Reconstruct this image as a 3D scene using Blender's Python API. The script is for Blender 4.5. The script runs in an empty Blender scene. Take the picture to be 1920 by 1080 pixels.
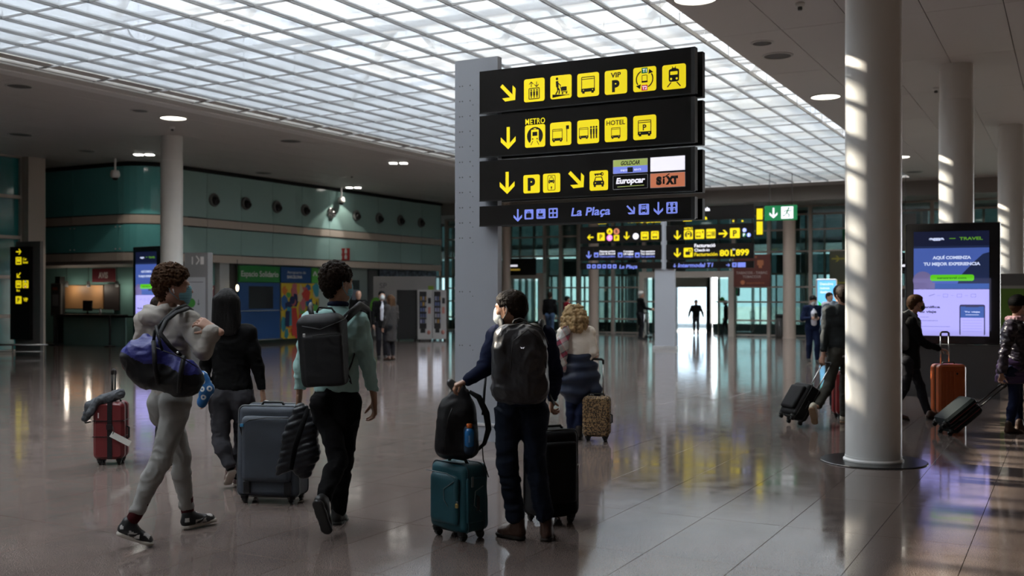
import bpy, bmesh, math, random
import numpy as np
from mathutils import Vector, Matrix, noise as mnoise
random.seed(7); rng = np.random.default_rng(7)
scn = bpy.context.scene
COL = scn.collection

# ---------------------------------------------------------------- camera, world, sun, exposure
CAMH = 1.62; FPX = 1950.0; HORY = 552.0
cam_d = bpy.data.cameras.new('camera'); cam = bpy.data.objects.new('camera', cam_d); COL.objects.link(cam)
cam.location = (0, 0, CAMH); cam.rotation_euler = (math.pi/2, 0, 0)
cam_d.sensor_width = 36; cam_d.lens = FPX/1920*36; cam_d.shift_y = (HORY-540)/1920
cam_d.clip_start = .05; cam_d.clip_end = 500
cam_d.dof.use_dof = True; cam_d.dof.focus_distance = 8.4; cam_d.dof.aperture_fstop = 2.0
scn.camera = cam
scn.view_settings.view_transform = 'Standard'; scn.view_settings.look = 'None'
scn.view_settings.gamma = 1; scn.view_settings.use_curve_mapping = False
scn.view_settings.exposure = 0.0
scn.cycles.use_denoising = True
scn.cycles.max_bounces = 10; scn.cycles.diffuse_bounces = 4; scn.cycles.glossy_bounces = 4
scn.cycles.transmission_bounces = 6; scn.cycles.transparent_max_bounces = 16
scn.cycles.caustics_reflective = False; scn.cycles.caustics_refractive = False
scn.cycles.sample_clamp_indirect = 4

world = bpy.data.worlds.new('sky'); scn.world = world; world.use_nodes = True
wn = world.node_tree.nodes; wl = world.node_tree.links
bg = wn['Background']; bg.inputs[1].default_value = 7.8
tcw = wn.new('ShaderNodeTexCoord'); nzw = wn.new('ShaderNodeTexNoise'); nzw.inputs['Scale'].default_value = 3.0
crw = wn.new('ShaderNodeValToRGB'); wl.new(tcw.outputs['Generated'], nzw.inputs['Vector']); wl.new(nzw.outputs['Fac'], crw.inputs[0])
crw.color_ramp.elements[0].position = .35; crw.color_ramp.elements[0].color = (.80, .90, 1.0, 1)
crw.color_ramp.elements[1].position = .65; crw.color_ramp.elements[1].color = (1.0, .99, .96, 1)
wl.new(crw.outputs[0], bg.inputs[0])

# hall axes: A runs along the hall (away, to the right), B runs across it (right, towards the camera)
AX = Vector((.474, .8805, 0)); BX = Vector((.8805, -.474, 0)); ZX = Vector((0, 0, 1))
def UV(u, v, z=0): return BX*u + AX*v + ZX*z
HROT = math.atan2(BX.y, BX.x)
sun_d = bpy.data.lights.new('sun', 'SUN'); sun = bpy.data.objects.new('sun', sun_d); COL.objects.link(sun)
sdir = (BX*math.cos(math.radians(29)) - ZX*math.sin(math.radians(29)) - AX*.03).normalized()
sun.rotation_euler = sdir.to_track_quat('-Z', 'Y').to_euler(); sun_d.energy = 34.0; sun_d.angle = math.radians(.7)
sun_d.color = (1.0, .86, .68)
HC = 5.45                                    # ceiling height
SKU0, SKU1, SKV0, SKV1 = -15.98, -4.67, -4.0, 36.1   # skylight opening
def portal(c, rx, sx, sy, rot):
    d = bpy.data.lights.new('sky_portal', 'AREA'); d.shape = 'RECTANGLE'; d.size = sx; d.size_y = sy
    d.cycles.is_portal = True
    o = bpy.data.objects.new('sky_portal', d); COL.objects.link(o); o.location = c; o.rotation_euler = rot
portal(UV((SKU0+SKU1)/2, (SKV0+SKV1)/2, HC+3.6), 0, SKU1-SKU0, SKV1-SKV0, (0, 0, HROT))

def at(px, py, D): return Vector(((px-960)/FPX*D, D, CAMH+(HORY-py)/FPX*D))
def gnd(px, py):
    D = CAMH*FPX/(py-HORY); return Vector(((px-960)/FPX*D, D, 0))
def ceil_at(px, py):
    D = (HC-CAMH)*FPX/(HORY-py); return Vector(((px-960)/FPX*D, D, HC))

# ---------------------------------------------------------------- objects
def link(o): COL.objects.link(o); return o
def tag(o, label=None, cat=None, group=None, kind=None):
    if label: o['label'] = label
    if cat: o['category'] = cat
    if group: o['group'] = group
    if kind: o['kind'] = kind
    return o
def thing(name, label, cat, loc=(0, 0, 0), rz=0, group=None):
    o = link(bpy.data.objects.new(name, None)); o.location = loc; o.rotation_euler = (0, 0, rz)
    o.empty_display_size = .1
    return tag(o, label, cat, group)
def wloc(p):
    """world location of a thing (its Empty); parts have no offset of their own"""
    while p.parent: p = p.parent
    return p
def mkobj(name, me, mats, parent=None, smooth=False, label=None, world=False):
    if world and parent is not None:
        r = wloc(parent); M = Matrix.LocRotScale(r.location, r.rotation_euler, None).inverted(); me.transform(M)
    for m in (mats if isinstance(mats, (list, tuple)) else [mats]): me.materials.append(m)
    if smooth: me.polygons.foreach_set('use_smooth', [True]*len(me.polygons)); me.update()
    o = link(bpy.data.objects.new(name, me)); o.parent = parent
    if label: o['label'] = label
    return o
def struct(name, me, mats, parent=None):
    o = mkobj(name, me, mats, parent)
    if parent is None: o['kind'] = 'structure'
    return o

class MB:
    """collects shapes into one mesh; every method takes a material index mi"""
    def __init__(s): s.v = []; s.f = []; s.m = []
    def add(s, vs, fs, mi=0, M=None):
        b = len(s.v)
        s.v += [tuple(M @ Vector(p)) if M is not None else tuple(p) for p in vs]
        s.f += [tuple(b+i for i in f) for f in fs]; s.m += [mi]*len(fs); return s
    def box(s, lo, hi, mi=0, M=None):
        (a, b, c), (d, e, f) = lo, hi
        return s.add([(a,b,c),(d,b,c),(d,e,c),(a,e,c),(a,b,f),(d,b,f),(d,e,f),(a,e,f)],
                     [(0,3,2,1),(4,5,6,7),(0,1,5,4),(1,2,6,5),(2,3,7,6),(3,0,4,7)], mi, M)
    def cbox(s, c, sz, mi=0, M=None): return s.box([c[i]-sz[i]/2 for i in range(3)], [c[i]+sz[i]/2 for i in range(3)], mi, M)
    def uvbox(s, u0, u1, v0, v1, z0, z1, mi=0):
        P = [UV(u, v, z) for z in (z0, z1) for (u, v) in ((u0, v0), (u1, v0), (u1, v1), (u0, v1))]
        return s.add(P, [(0,3,2,1),(4,5,6,7),(0,1,5,4),(1,2,6,5),(2,3,7,6),(3,0,4,7)], mi)
    def rbox(s, lo, hi, r=.02, mi=0, M=None, seg=3, axis=2):
        """box with the edges along `axis` rounded and a chamfer on the caps"""
        ax = [i for i in range(3) if i != axis]
        a0, a1 = lo[ax[0]], hi[ax[0]]; b0, b1 = lo[ax[1]], hi[ax[1]]; z0, z1 = lo[axis], hi[axis]
        r = min(r, (a1-a0)/2*.99, (b1-b0)/2*.99); ch = min(r*.5, (z1-z0)*.3)
        def ring(inset, z):
            out = []
            for cx, cy, st in ((a1-r, b1-r, 0), (a0+r, b1-r, 1), (a0+r, b0+r, 2), (a1-r, b0+r, 3)):
                for k in range(seg+1):
                    t = (st+k/seg)*math.pi/2; q = [0, 0, 0]
                    q[ax[0]] = cx+(r-inset)*math.cos(t); q[ax[1]] = cy+(r-inset)*math.sin(t); q[axis] = z; out.append(q)
            return out
        rings = [ring(ch, z0), ring(0, z0+ch), ring(0, z1-ch), ring(ch, z1)]
        n = len(rings[0]); V = sum(rings, []); F = []
        for k in range(3):
            for i in range(n): j = (i+1) % n; F.append((k*n+i, k*n+j, (k+1)*n+j, (k+1)*n+i))
        F += [tuple(range(n))[::-1], tuple(range(3*n, 4*n))]
        return s.add(V, F, mi, M)
    def tube(s, pts, r, n=8, mi=0, M=None, cap=True, flat=1.0):
        pts = [Vector(p) for p in pts]; rr = r if isinstance(r, (list, tuple)) else [r]*len(pts)
        V = []; F = []; prev = None
        for i, p in enumerate(pts):
            t = (pts[min(i+1, len(pts)-1)]-pts[max(i-1, 0)]).normalized()
            x = prev if prev is not None else (Vector((0, 0, 1)) if abs(t.z) < .9 else Vector((1, 0, 0)))
            x = (x - t*x.dot(t)).normalized(); y = t.cross(x); prev = x
            for k in range(n):
                a = 2*math.pi*k/n; V.append(p + x*math.cos(a)*rr[i] + y*math.sin(a)*rr[i]*flat)
        for i in range(len(pts)-1):
            for k in range(n): j = (k+1) % n; F.append((i*n+k, i*n+j, (i+1)*n+j, (i+1)*n+k))
        if cap: F += [tuple(range(n))[::-1], tuple(range((len(pts)-1)*n, len(pts)*n))]
        return s.add(V, F, mi, M)
    def cyl(s, c, r, h, n=24, mi=0, M=None, r2=None):
        r2 = r if r2 is None else r2
        V = [(c[0]+q*math.cos(2*math.pi*k/n), c[1]+q*math.sin(2*math.pi*k/n), c[2]+z) for q, z in ((r, 0), (r2, h)) for k in range(n)]
        F = [(k, (k+1) % n, n+(k+1) % n, n+k) for k in range(n)] + [tuple(range(n))[::-1], tuple(range(n, 2*n))]
        return s.add(V, F, mi, M)
    def lathe(s, prof, n=32, mi=0, M=None):
        V = [(r*math.cos(2*math.pi*k/n), r*math.sin(2*math.pi*k/n), z) for r, z in prof for k in range(n)]
        F = [(i*n+k, i*n+(k+1) % n, (i+1)*n+(k+1) % n, (i+1)*n+k) for i in range(len(prof)-1) for k in range(n)]
        F += [tuple(range(n))[::-1], tuple(range((len(prof)-1)*n, len(prof)*n))]
        return s.add(V, F, mi, M)
    def prism(s, poly, t0, t1, mi=0, M=None):
        """polygon in local xz, thickness along y from t0 (front) to t1"""
        n = len(poly); V = [(p[0], t, p[1]) for t in (t0, t1) for p in poly]
        F = [(i, (i+1) % n, n+(i+1) % n, n+i) for i in range(n)] + [tuple(range(n)), tuple(range(n, 2*n))[::-1]]
        return s.add(V, F, mi, M)
    def sph(s, c, r, n=12, mi=0, M=None):
        r = r if isinstance(r, (list, tuple)) else (r, r, r); V = []; F = []; h = n//2
        for i in range(h+1):
            for k in range(n):
                a = math.pi*i/h; b = 2*math.pi*k/n
                V.append((c[0]+r[0]*math.sin(a)*math.cos(b), c[1]+r[1]*math.sin(a)*math.sin(b), c[2]+r[2]*math.cos(a)))
        for i in range(h):
            for k in range(n): j = (k+1) % n; F.append((i*n+k, (i+1)*n+k, (i+1)*n+j, i*n+j))
        return s.add(V, F, mi, M)
    def mesh(s, name='m', fix=True):
        me = bpy.data.meshes.new(name); me.from_pydata([tuple(p) for p in s.v], [], s.f)
        if fix:
            bm = bmesh.new(); bm.from_mesh(me); bmesh.ops.recalc_face_normals(bm, faces=bm.faces); bm.to_mesh(me); bm.free()
        return me
    def build(s, name, mats, parent=None, smooth=False, label=None, world=False, fix=True):
        if not s.f: return None
        me = s.mesh(name, fix)
        o = mkobj(name, me, mats, parent, smooth, label, world)
        if any(s.m): me.polygons.foreach_set('material_index', s.m)
        return o
def sharp(o, ang=35):
    me = o.data
    bm = bmesh.new(); bm.from_mesh(me)
    for e in bm.edges:
        if len(e.link_faces) == 2 and e.calc_face_angle(0) > math.radians(ang): e.smooth = False
    bm.to_mesh(me); bm.free(); return o

# ---------------------------------------------------------------- materials
MATS = {}
def mat(name, col, rough=.6, metal=0, emit=None, es=1, spec=.4, bump=None, var=None, coat=0, sheen=0, trans=0, alpha=None):
    """bump = (noise scale, strength); var = (noise scale, amount) slow colour variation"""
    if name in MATS: return MATS[name]
    m = bpy.data.materials.new(name); m.use_nodes = True; nt = m.node_tree; N = nt.nodes; L = nt.links
    b = N['Principled BSDF']; b.inputs['Base Color'].default_value = (*col, 1); b.inputs['Roughness'].default_value = rough
    b.inputs['Metallic'].default_value = metal; b.inputs['Specular IOR Level'].default_value = spec
    if coat: b.inputs['Coat Weight'].default_value = coat; b.inputs['Coat Roughness'].default_value = .1
    if sheen: b.inputs['Sheen Weight'].default_value = sheen; b.inputs['Sheen Roughness'].default_value = .5
    if trans: b.inputs['Transmission Weight'].default_value = trans
    if emit: b.inputs['Emission Color'].default_value = (*emit, 1); b.inputs['Emission Strength'].default_value = es
    if bump or var:
        tc = N.new('ShaderNodeTexCoord')
    if bump:
        nz = N.new('ShaderNodeTexNoise'); nz.inputs['Scale'].default_value = bump[0]; nz.inputs['Detail'].default_value = 4
        L.new(tc.outputs['Object'], nz.inputs['Vector']); bp = N.new('ShaderNodeBump'); bp.inputs['Strength'].default_value = bump[1]
        bp.inputs['Distance'].default_value = .01; L.new(nz.outputs['Fac'], bp.inputs['Height']); L.new(bp.outputs[0], b.inputs['Normal'])
    if var:
        nz = N.new('ShaderNodeTexNoise'); nz.inputs['Scale'].default_value = var[0]; nz.inputs['Detail'].default_value = 5
        L.new(tc.outputs['Object'], nz.inputs['Vector']); cr = N.new('ShaderNodeValToRGB')
        cr.color_ramp.elements[0].position = .3; cr.color_ramp.elements[1].position = .7
        cr.color_ramp.elements[0].color = (*[c*(1-var[1]) for c in col], 1); cr.color_ramp.elements[1].color = (*[min(1, c*(1+var[1])) for c in col], 1)
        L.new(nz.outputs['Fac'], cr.inputs[0]); L.new(cr.outputs[0], b.inputs['Base Color'])
    MATS[name] = m; return m
def glassmat(name, tint, refl=.08, rough=.02, milk=0.0, milkcol=(1, 1, 1), gpow=5, gmax=.7):
    """thin pane: tinted see-through + mirror reflection (+ milky scatter)"""
    if name in MATS: return MATS[name]
    m = bpy.data.materials.new(name); m.use_nodes = True; nt = m.node_tree; N = nt.nodes; L = nt.links
    N.remove(N['Principled BSDF']); out = N['Material Output']
    t = N.new('ShaderNodeBsdfTransparent'); t.inputs[0].default_value = (*tint, 1)
    g = N.new('ShaderNodeBsdfGlossy'); g.inputs['Roughness'].default_value = rough; g.inputs[0].default_value = (.9, .95, .95, 1)
    lw = N.new('ShaderNodeLayerWeight'); lw.inputs[0].default_value = .5
    pw = N.new('ShaderNodeMath'); pw.operation = 'POWER'; pw.inputs[1].default_value = gpow; L.new(lw.outputs['Facing'], pw.inputs[0])
    fr = N.new('ShaderNodeMapRange'); fr.inputs[3].default_value = refl*.5; fr.inputs[4].default_value = gmax; L.new(pw.outputs[0], fr.inputs[0])
    mx = N.new('ShaderNodeMixShader'); L.new(fr.outputs[0], mx.inputs[0]); last = t
    if milk:
        tr = N.new('ShaderNodeBsdfTranslucent'); tr.inputs[0].default_value = (*milkcol, 1)
        df = N.new('ShaderNodeBsdfDiffuse'); df.inputs[0].default_value = (*milkcol, 1)
        m3 = N.new('ShaderNodeMixShader'); m3.inputs[0].default_value = .3; L.new(tr.outputs[0], m3.inputs[1]); L.new(df.outputs[0], m3.inputs[2])
        m2 = N.new('ShaderNodeMixShader'); m2.inputs[0].default_value = milk; L.new(t.outputs[0], m2.inputs[1]); L.new(m3.outputs[0], m2.inputs[2]); last = m2
    L.new(last.outputs[0], mx.inputs[1]); L.new(g.outputs[0], mx.inputs[2]); L.new(mx.outputs[0], out.inputs['Surface'])
    MATS[name] = m; return m
def emat(name, col, s=1.0):
    return mat(name, tuple(min(.8, c) for c in col), .4, emit=col, es=s)
# ================================================================ THE HALL
def u_on(px, v):
    k = (px-960)/FPX; Y = v/(.8805+.474*k); return Y*(.8805*k-.474), Y
def v_on(px, u):
    k = (px-960)/FPX; Y = u/(.8805*k-.474); return Y*(.8805+.474*k), Y
def zof(py, Y): return CAMH+(HORY-py)/FPX*Y

# ---- floor material: polished brown-grey granite, every tile a little different
TU, TV = .593, 1.186; U0, V0 = -1.17, 6.12
def floor_mat():
    m = bpy.data.materials.new('polished_granite'); m.use_nodes = True; nt = m.node_tree; N = nt.nodes; L = nt.links
    b = N['Principled BSDF']; geo = N.new('ShaderNodeNewGeometry')
    rot = N.new('ShaderNodeVectorRotate'); rot.rotation_type = 'Z_AXIS'; rot.inputs['Angle'].default_value = -HROT
    L.new(geo.outputs['Position'], rot.inputs['Vector'])
    off = N.new('ShaderNodeVectorMath'); off.operation = 'SUBTRACT'; off.inputs[1].default_value = (U0, V0, 0); L.new(rot.outputs[0], off.inputs[0])
    dv = N.new('ShaderNodeVectorMath'); dv.operation = 'DIVIDE'; dv.inputs[1].default_value = (TU, TV, 1000); L.new(off.outputs[0], dv.inputs[0])
    fl = N.new('ShaderNodeVectorMath'); fl.operation = 'FLOOR'; L.new(dv.outputs[0], fl.inputs[0])
    wn_ = N.new('ShaderNodeTexWhiteNoise'); wn_.noise_dimensions = '2D'; L.new(fl.outputs[0], wn_.inputs['Vector'])
    n1 = N.new('ShaderNodeTexNoise'); n1.inputs['Scale'].default_value = 160; n1.inputs['Detail'].default_value = 3; L.new(geo.outputs['Position'], n1.inputs['Vector'])
    n2 = N.new('ShaderNodeTexNoise'); n2.inputs['Scale'].default_value = 1.3; n2.inputs['Detail'].default_value = 4; L.new(geo.outputs['Position'], n2.inputs['Vector'])
    cr = N.new('ShaderNodeValToRGB'); cr.color_ramp.elements[0].position = .36; cr.color_ramp.elements[1].position = .66
    cr.color_ramp.elements[0].color = (.082, .061, .053, 1); cr.color_ramp.elements[1].color = (.225, .178, .158, 1); L.new(n1.outputs['Fac'], cr.inputs[0])
    mr = N.new('ShaderNodeMapRange'); mr.inputs[3].default_value = .95; mr.inputs[4].default_value = 1.05; L.new(wn_.outputs['Value'], mr.inputs[0])
    mr2 = N.new('ShaderNodeMapRange'); mr2.inputs[1].default_value = .3; mr2.inputs[2].default_value = .7; mr2.inputs[3].default_value = .85; mr2.inputs[4].default_value = 1.12; L.new(n2.outputs['Fac'], mr2.inputs[0])
    mu = N.new('ShaderNodeMath'); mu.operation = 'MULTIPLY'; L.new(mr.outputs[0], mu.inputs[0]); L.new(mr2.outputs[0], mu.inputs[1])
    sc = N.new('ShaderNodeVectorMath'); sc.operation = 'SCALE'; L.new(cr.outputs[0], sc.inputs[0]); L.new(mu.outputs[0], sc.inputs['Scale'])
    L.new(sc.outputs[0], b.inputs['Base Color'])
    n3 = N.new('ShaderNodeTexNoise'); n3.inputs['Scale'].default_value = 5; n3.inputs['Detail'].default_value = 5; L.new(geo.outputs['Position'], n3.inputs['Vector'])
    mr3 = N.new('ShaderNodeMapRange'); mr3.inputs[1].default_value = .35; mr3.inputs[2].default_value = .7; mr3.inputs[3].default_value = .07; mr3.inputs[4].default_value = .13; L.new(n3.outputs['Fac'], mr3.inputs[0])
    L.new(mr3.outputs[0], b.inputs['Roughness']); b.inputs['IOR'].default_value = 1.52
    # slight unevenness of the polished slabs
    n4 = N.new('ShaderNodeTexNoise'); n4.inputs['Scale'].default_value = 1.6; L.new(geo.outputs['Position'], n4.inputs['Vector'])
    bp = N.new('ShaderNodeBump'); bp.inputs['Strength'].default_value = .05; bp.inputs['Distance'].default_value = .01; L.new(n4.outputs['Fac'], bp.inputs['Height']); L.new(bp.outputs[0], b.inputs['Normal'])
    return m
M_floor = floor_mat()
M_joint = mat('floor_joint', (.05, .044, .042), .8)
FU0, FU1, FV0, FV1 = -34.0, 16.0, -12.0, 44.0
floor = struct('floor', MB().uvbox(FU0, FU1, FV0, FV1, -.2, -.004).mesh(), M_joint)
def tile_mesh():
    g = .0013; b = MB(); c = .0012
    lo = [(g, g), (TU-g, g), (TU-g, TV-g), (g, TV-g)]; hi = [(g+c, g+c), (TU-g-c, g+c), (TU-g-c, TV-g-c), (g+c, TV-g-c)]
    b.add([(x, y, -.004) for x, y in lo]+[(x, y, 0) for x, y in hi], [(4,5,6,7),(0,1,5,4),(1,2,6,5),(2,3,7,6),(3,0,4,7)])
    me = b.mesh('tile', False); me.materials.append(M_floor); return me
tm = tile_mesh(); cells = []
for i in range(int((FU0-U0)//TU), int((FU1-U0)//TU)+1):
    for j in range(int((FV0-V0)//TV), int((FV1-V0)//TV)+1):
        u, v = U0+i*TU, V0+j*TV; c = UV(u+TU/2, v+TV/2)
        if not (FU0 <= u and u+TU <= FU1+.3 and FV0 <= v and v+TV <= FV1+.6): continue
        inview = c.y > 4.6 and abs(c.x) < c.y*.495+.6
        cells.append((c.y if inview else 1e4+c.length, u, v))
cells.sort()
for d, u, v in cells[:290]:
    o = link(bpy.data.objects.new('tile', tm)); o.parent = floor; o.location = UV(u, v); o.rotation_euler = (0, 0, HROT)
fb = MB()
for d, u, v in cells[290:]:
    g = .0013; fb.add([UV(u+g, v+g, 0), UV(u+TU-g, v+g, 0), UV(u+TU-g, v+TV-g, 0), UV(u+g, v+TV-g, 0)], [(0,1,2,3)])
o = fb.build('far_tiles', M_floor, floor, fix=False); tag(o, kind='stuff')

# ---- ceiling
def ceilmat():
    m = mat('ceiling_panel', (.58, .56, .54), .5)
    nt = m.node_tree; N = nt.nodes; L = nt.links; b = N['Principled BSDF']
    geo = N.new('ShaderNodeNewGeometry'); rot = N.new('ShaderNodeVectorRotate'); rot.rotation_type = 'Z_AXIS'; rot.inputs['Angle'].default_value = -HROT
    L.new(geo.outputs['Position'], rot.inputs['Vector']); wv = N.new('ShaderNodeTexWave'); wv.bands_direction = 'Y'; wv.wave_profile = 'SAW'
    wv.inputs['Scale'].default_value = .314/.15; L.new(rot.outputs[0], wv.inputs['Vector'])
    gt = N.new('ShaderNodeMath'); gt.operation = 'GREATER_THAN'; gt.inputs[1].default_value = .94; L.new(wv.outputs['Fac'], gt.inputs[0])
    bp = N.new('ShaderNodeBump'); bp.invert = True; bp.inputs['Strength'].default_value = .5; bp.inputs['Distance'].default_value = .02
    L.new(gt.outputs[0], bp.inputs['Height']); L.new(bp.outputs[0], b.inputs['Normal']); return m
M_ceil = ceilmat(); M_void = mat('ceiling_void', (.06, .06, .06), .9)
cb = MB(); zt = HC+.06
cb.uvbox(FU0, SKU0-.02, FV0, FV1, zt, zt+.25); cb.uvbox(SKU1+.02, FU1, FV0, FV1, zt, zt+.25)
cb.uvbox(SKU0-.02, SKU1+.02, SKV1+.02, FV1, zt, zt+.25); cb.uvbox(SKU0-.02, SKU1+.02, FV0, SKV0-.02, zt, zt+.25)
ceiling = struct('ceiling', cb.mesh(), M_void)
PW, PL = .97, 3.0
def cpanel_mesh(w, l):
    b = MB(); b.box((.006, .006, 0), (w-.006, l-.006, .058)); me = b.mesh('ceiling_panel'); me.materials.append(M_ceil); return me
cpm = cpanel_mesh(PW, PL)
cl = []
def cput(u, v, me, w, l): cl.append((UV(u+w/2, v+l/2).length, u, v, me))
v = SKV0-6
k = 0
while k < 20:                                   # right and left fields
    v = 3.1+PL*(k-5)
    if v+PL > 39.6: break
    if v > -9:
        for i in range(14): cput(SKU1+i*PW, v, cpm, PW, PL)
        for i in range(18): cput(SKU0-.02-(i+1)*PW, v, cpm, PW, PL)
    k += 1
far_m = cpanel_mesh((SKU1-SKU0)/11, 3.3)
for i in range(11): cput(SKU0+i*(SKU1-SKU0)/11, SKV1+.02, far_m, 1.03, 3.3)
def vis(u, v):
    c = UV(u, v); return c.y > 6 and abs(c.x) < c.y*.52+3
cl.sort(key=lambda t: t[0]); nb = 0; rest = MB()
for d, u, v, me in cl:
    if vis(u, v) and nb < 290:
        o = link(bpy.data.objects.new('ceiling_panel', me)); o.parent = ceiling; o.location = UV(u, v, HC); o.rotation_euler = (0, 0, HROT); nb += 1
    else:
        rest.uvbox(u+.006, u+(PW if me is cpm else 1.03)-.006, v+.006, v+PL-.006, HC, HC+.058)
if rest.f: tag(rest.build('outer_panels', M_ceil, ceiling), kind='stuff')

# ---- skylight: curb, grid of bars, milky panes, rods, roof beams, lattice trusses, roof glazing bars
M_white = mat('white_paint', (.78, .78, .77), .5); M_bar = mat('grid_aluminium', (.20, .20, .20), .5, .3)
M_steel = mat('pale_roof_steel', (.62, .63, .64), .5)
M_wallw = mat('lightwell_wall', (.66, .69, .74), .7)
GU = (SKU1-SKU0)/19.3; GV = 1.2
sky = thing('skylight', 'long glazed ceiling grid of white panes and thin metal bars over the hall', 'skylight', UV((SKU0+SKU1)/2, 16, HC))
sky['kind'] = 'structure'; del sky['category']
SH = 3.1; M_curb = mat('curb_paint', (.62, .61, .58), .5)
for nm, a in (('lightwell_wall', (SKU0-.4, SKU0-.3, SKV0-.3, SKV1+.4)), ('lightwell_wall', (SKU1+.3, SKU1+.4, SKV0-.3, SKV1+.4)),
              ('lightwell_wall', (SKU0-.4, SKU1+.4, SKV0-.4, SKV0-.3)), ('lightwell_wall', (SKU0-.4, SKU1+.4, SKV1+.3, SKV1+.4))):
    MB().uvbox(*a, HC+.02, HC+SH).build(nm, M_wallw, sky, world=True)
# curb: white trim segments along the left edge, stepped like a cove
n = 33
for k in range(n):
    v0 = SKV0+k*(SKV1-SKV0)/n; v1 = v0+(SKV1-SKV0)/n-.01
    MB().uvbox(SKU0-.30, SKU0+.02, v0, v1, HC-.02, HC+.03).build('curb_panel', M_white, sky, world=True)
MB().uvbox(SKU0+.02, SKU0+.36, SKV0, SKV1, HC+.0, HC+.03).build('cove_rail', M_curb, sky, world=True); MB().uvbox(SKU0+.40, SKU0+.46, SKV0, SKV1, HC+.02, HC+.14).build('cove_rail', M_curb, sky, world=True); MB().uvbox(SKU0+.50, SKU0+.80, SKV0, SKV1, HC+.06, HC+.09).build('cove_rail', M_curb, sky, world=True)
MB().uvbox(SKU1-.02, SKU1+.3, SKV0, SKV1, HC+.02, HC+.06).build('curb_rail', M_white, sky, world=True)
us = []
u = SKU1-.26
while u > SKU0+.85: us.append(u); u -= GU
for u in us:
    b = MB(); b.uvbox(u-.011, u+.011, SKV0, SKV1, HC, HC+.03); b.uvbox(u-.006, u+.006, SKV0, SKV1, HC+.035, HC+.065); b.build('long_bar', M_bar, sky, world=True)
vs = []; v = SKV1-.3
while v > SKV0: vs.append(v); v -= GV
for v in vs:
    MB().uvbox(SKU0+.1, SKU1, v-.008, v+.008, HC+.012, HC+.04).build('cross_bar', mat('cross_bar_grey', (.42, .42, .42), .5), sky, world=True)
M_pane = glassmat('skylight_pane', (.97, .98, .985), milk=.12, milkcol=(.95, .96, 1.0), gpow=3.4, gmax=.68, rough=.3)
pv = []
for i in range(len(us)-1):
    for j in range(len(vs)-1):
        u0, v0 = us[i+1], vs[j+1]; c = UV(u0+GU/2, v0+.6); pv.append((c.length if (c.y > 10 and abs(c.x) < c.y*.5+.5) else 1e3+c.length, u0, v0))
pv.sort()
pm = MB().box((.012, .012, 0), (GU-.012, GV-.012, .008)).mesh('pane'); pm.materials.append(M_pane)
for d, u0, v0 in pv[:285]:
    o = link(bpy.data.objects.new('pane', pm)); o.parent = sky; o.location = Matrix.LocRotScale(sky.location, sky.rotation_euler, None).inverted() @ UV(u0, v0, HC+.04); o.rotation_euler = (0, 0, HROT)
pb = MB()
for d, u0, v0 in pv[285:]: pb.uvbox(u0+.012, u0+GU-.012, v0+.012, v0+GV-.012, HC+.04, HC+.048)
tag(pb.build('far_panes', M_pane, sky, world=True), kind='stuff')
rb = MB()
for i, u in enumerate(us):
    if i % 2: continue
    for j, v in enumerate(vs):
        if j % 2: continue
        p = UV(u, v, HC+.05); rb.tube([p, p+Vector((0, 0, SH-.3))], .006, 4, cap=False)
tag(rb.build('hanger_rods', M_bar, sky, world=True), kind='stuff')
for k, v in enumerate(np.arange(SKV0+1.0, SKV1, 2.4)):        # secondary rails above the grid
    MB().uvbox(SKU0+.1, SKU1, v-.03, v+.03, HC+.42, HC+.5).build('upper_rail', M_steel, sky, world=True)
for k, v in enumerate(np.arange(SKV0+.4, SKV1, 1.2)):        # joists under the roof glass
    MB().uvbox(SKU0-.3, SKU1+.3, v-.03, v+.03, HC+SH-.50, HC+SH-.02).build('roof_joist', M_steel, sky, world=True)
for k, v in enumerate(np.arange(SKV0+2.2, SKV1, 3.6)):        # roof beams across the hall
    b = MB(); b.uvbox(SKU0-.3, SKU1+.3, v-.16, v+.16, HC+SH-.85, HC+SH-.79); b.uvbox(SKU0-.3, SKU1+.3, v-.16, v+.16, HC+SH-.06, HC+SH)
    b.uvbox(SKU0-.3, SKU1+.3, v-.02, v+.02, HC+SH-.8, HC+SH-.05); b.build('roof_beam', M_white, sky, world=True)
for v in (11.8, 19.0, 26.2):                                   # lattice struts
    k = SKU0+.6; s = 1
    while k < SKU1-1.4:
        p0 = UV(k, v+1.2, HC+(.7 if s > 0 else SH-.3)); p1 = UV(k+1.7, v+1.2, HC+(SH-.3 if s > 0 else .7))
        MB().tube([p0, p1], .09, 6).build('truss_strut', M_white, sky, world=True); k += 1.7; s = -s
    MB().uvbox(SKU0-.3, SKU1+.3, v+1.1, v+1.3, HC+SH-.35, HC+SH-.2).build('truss_chord', M_white, sky, world=True)
for u in np.arange(SKU0+.6, SKU1, 1.17):
    MB().uvbox(u-.035, u+.035, SKV0-.3, SKV1+.3, HC+SH, HC+SH+.1).build('glazing_bar', M_steel, sky, world=True)
rp = MB()
M_frit = glassmat('fritted_roof_glass', (.95, .97, .99), milk=.15, milkcol=(.9, .93, 1))
k = 0
for v in np.arange(SKV0-.3, SKV1+.3, 1.2):
    o = MB().uvbox(SKU0-.35, SKU1+.35, v+.02, min(v+1.18, SKV1+.35), HC+SH+.1, HC+SH+.115).build('roof_pane', M_frit, sky, world=True)
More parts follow.
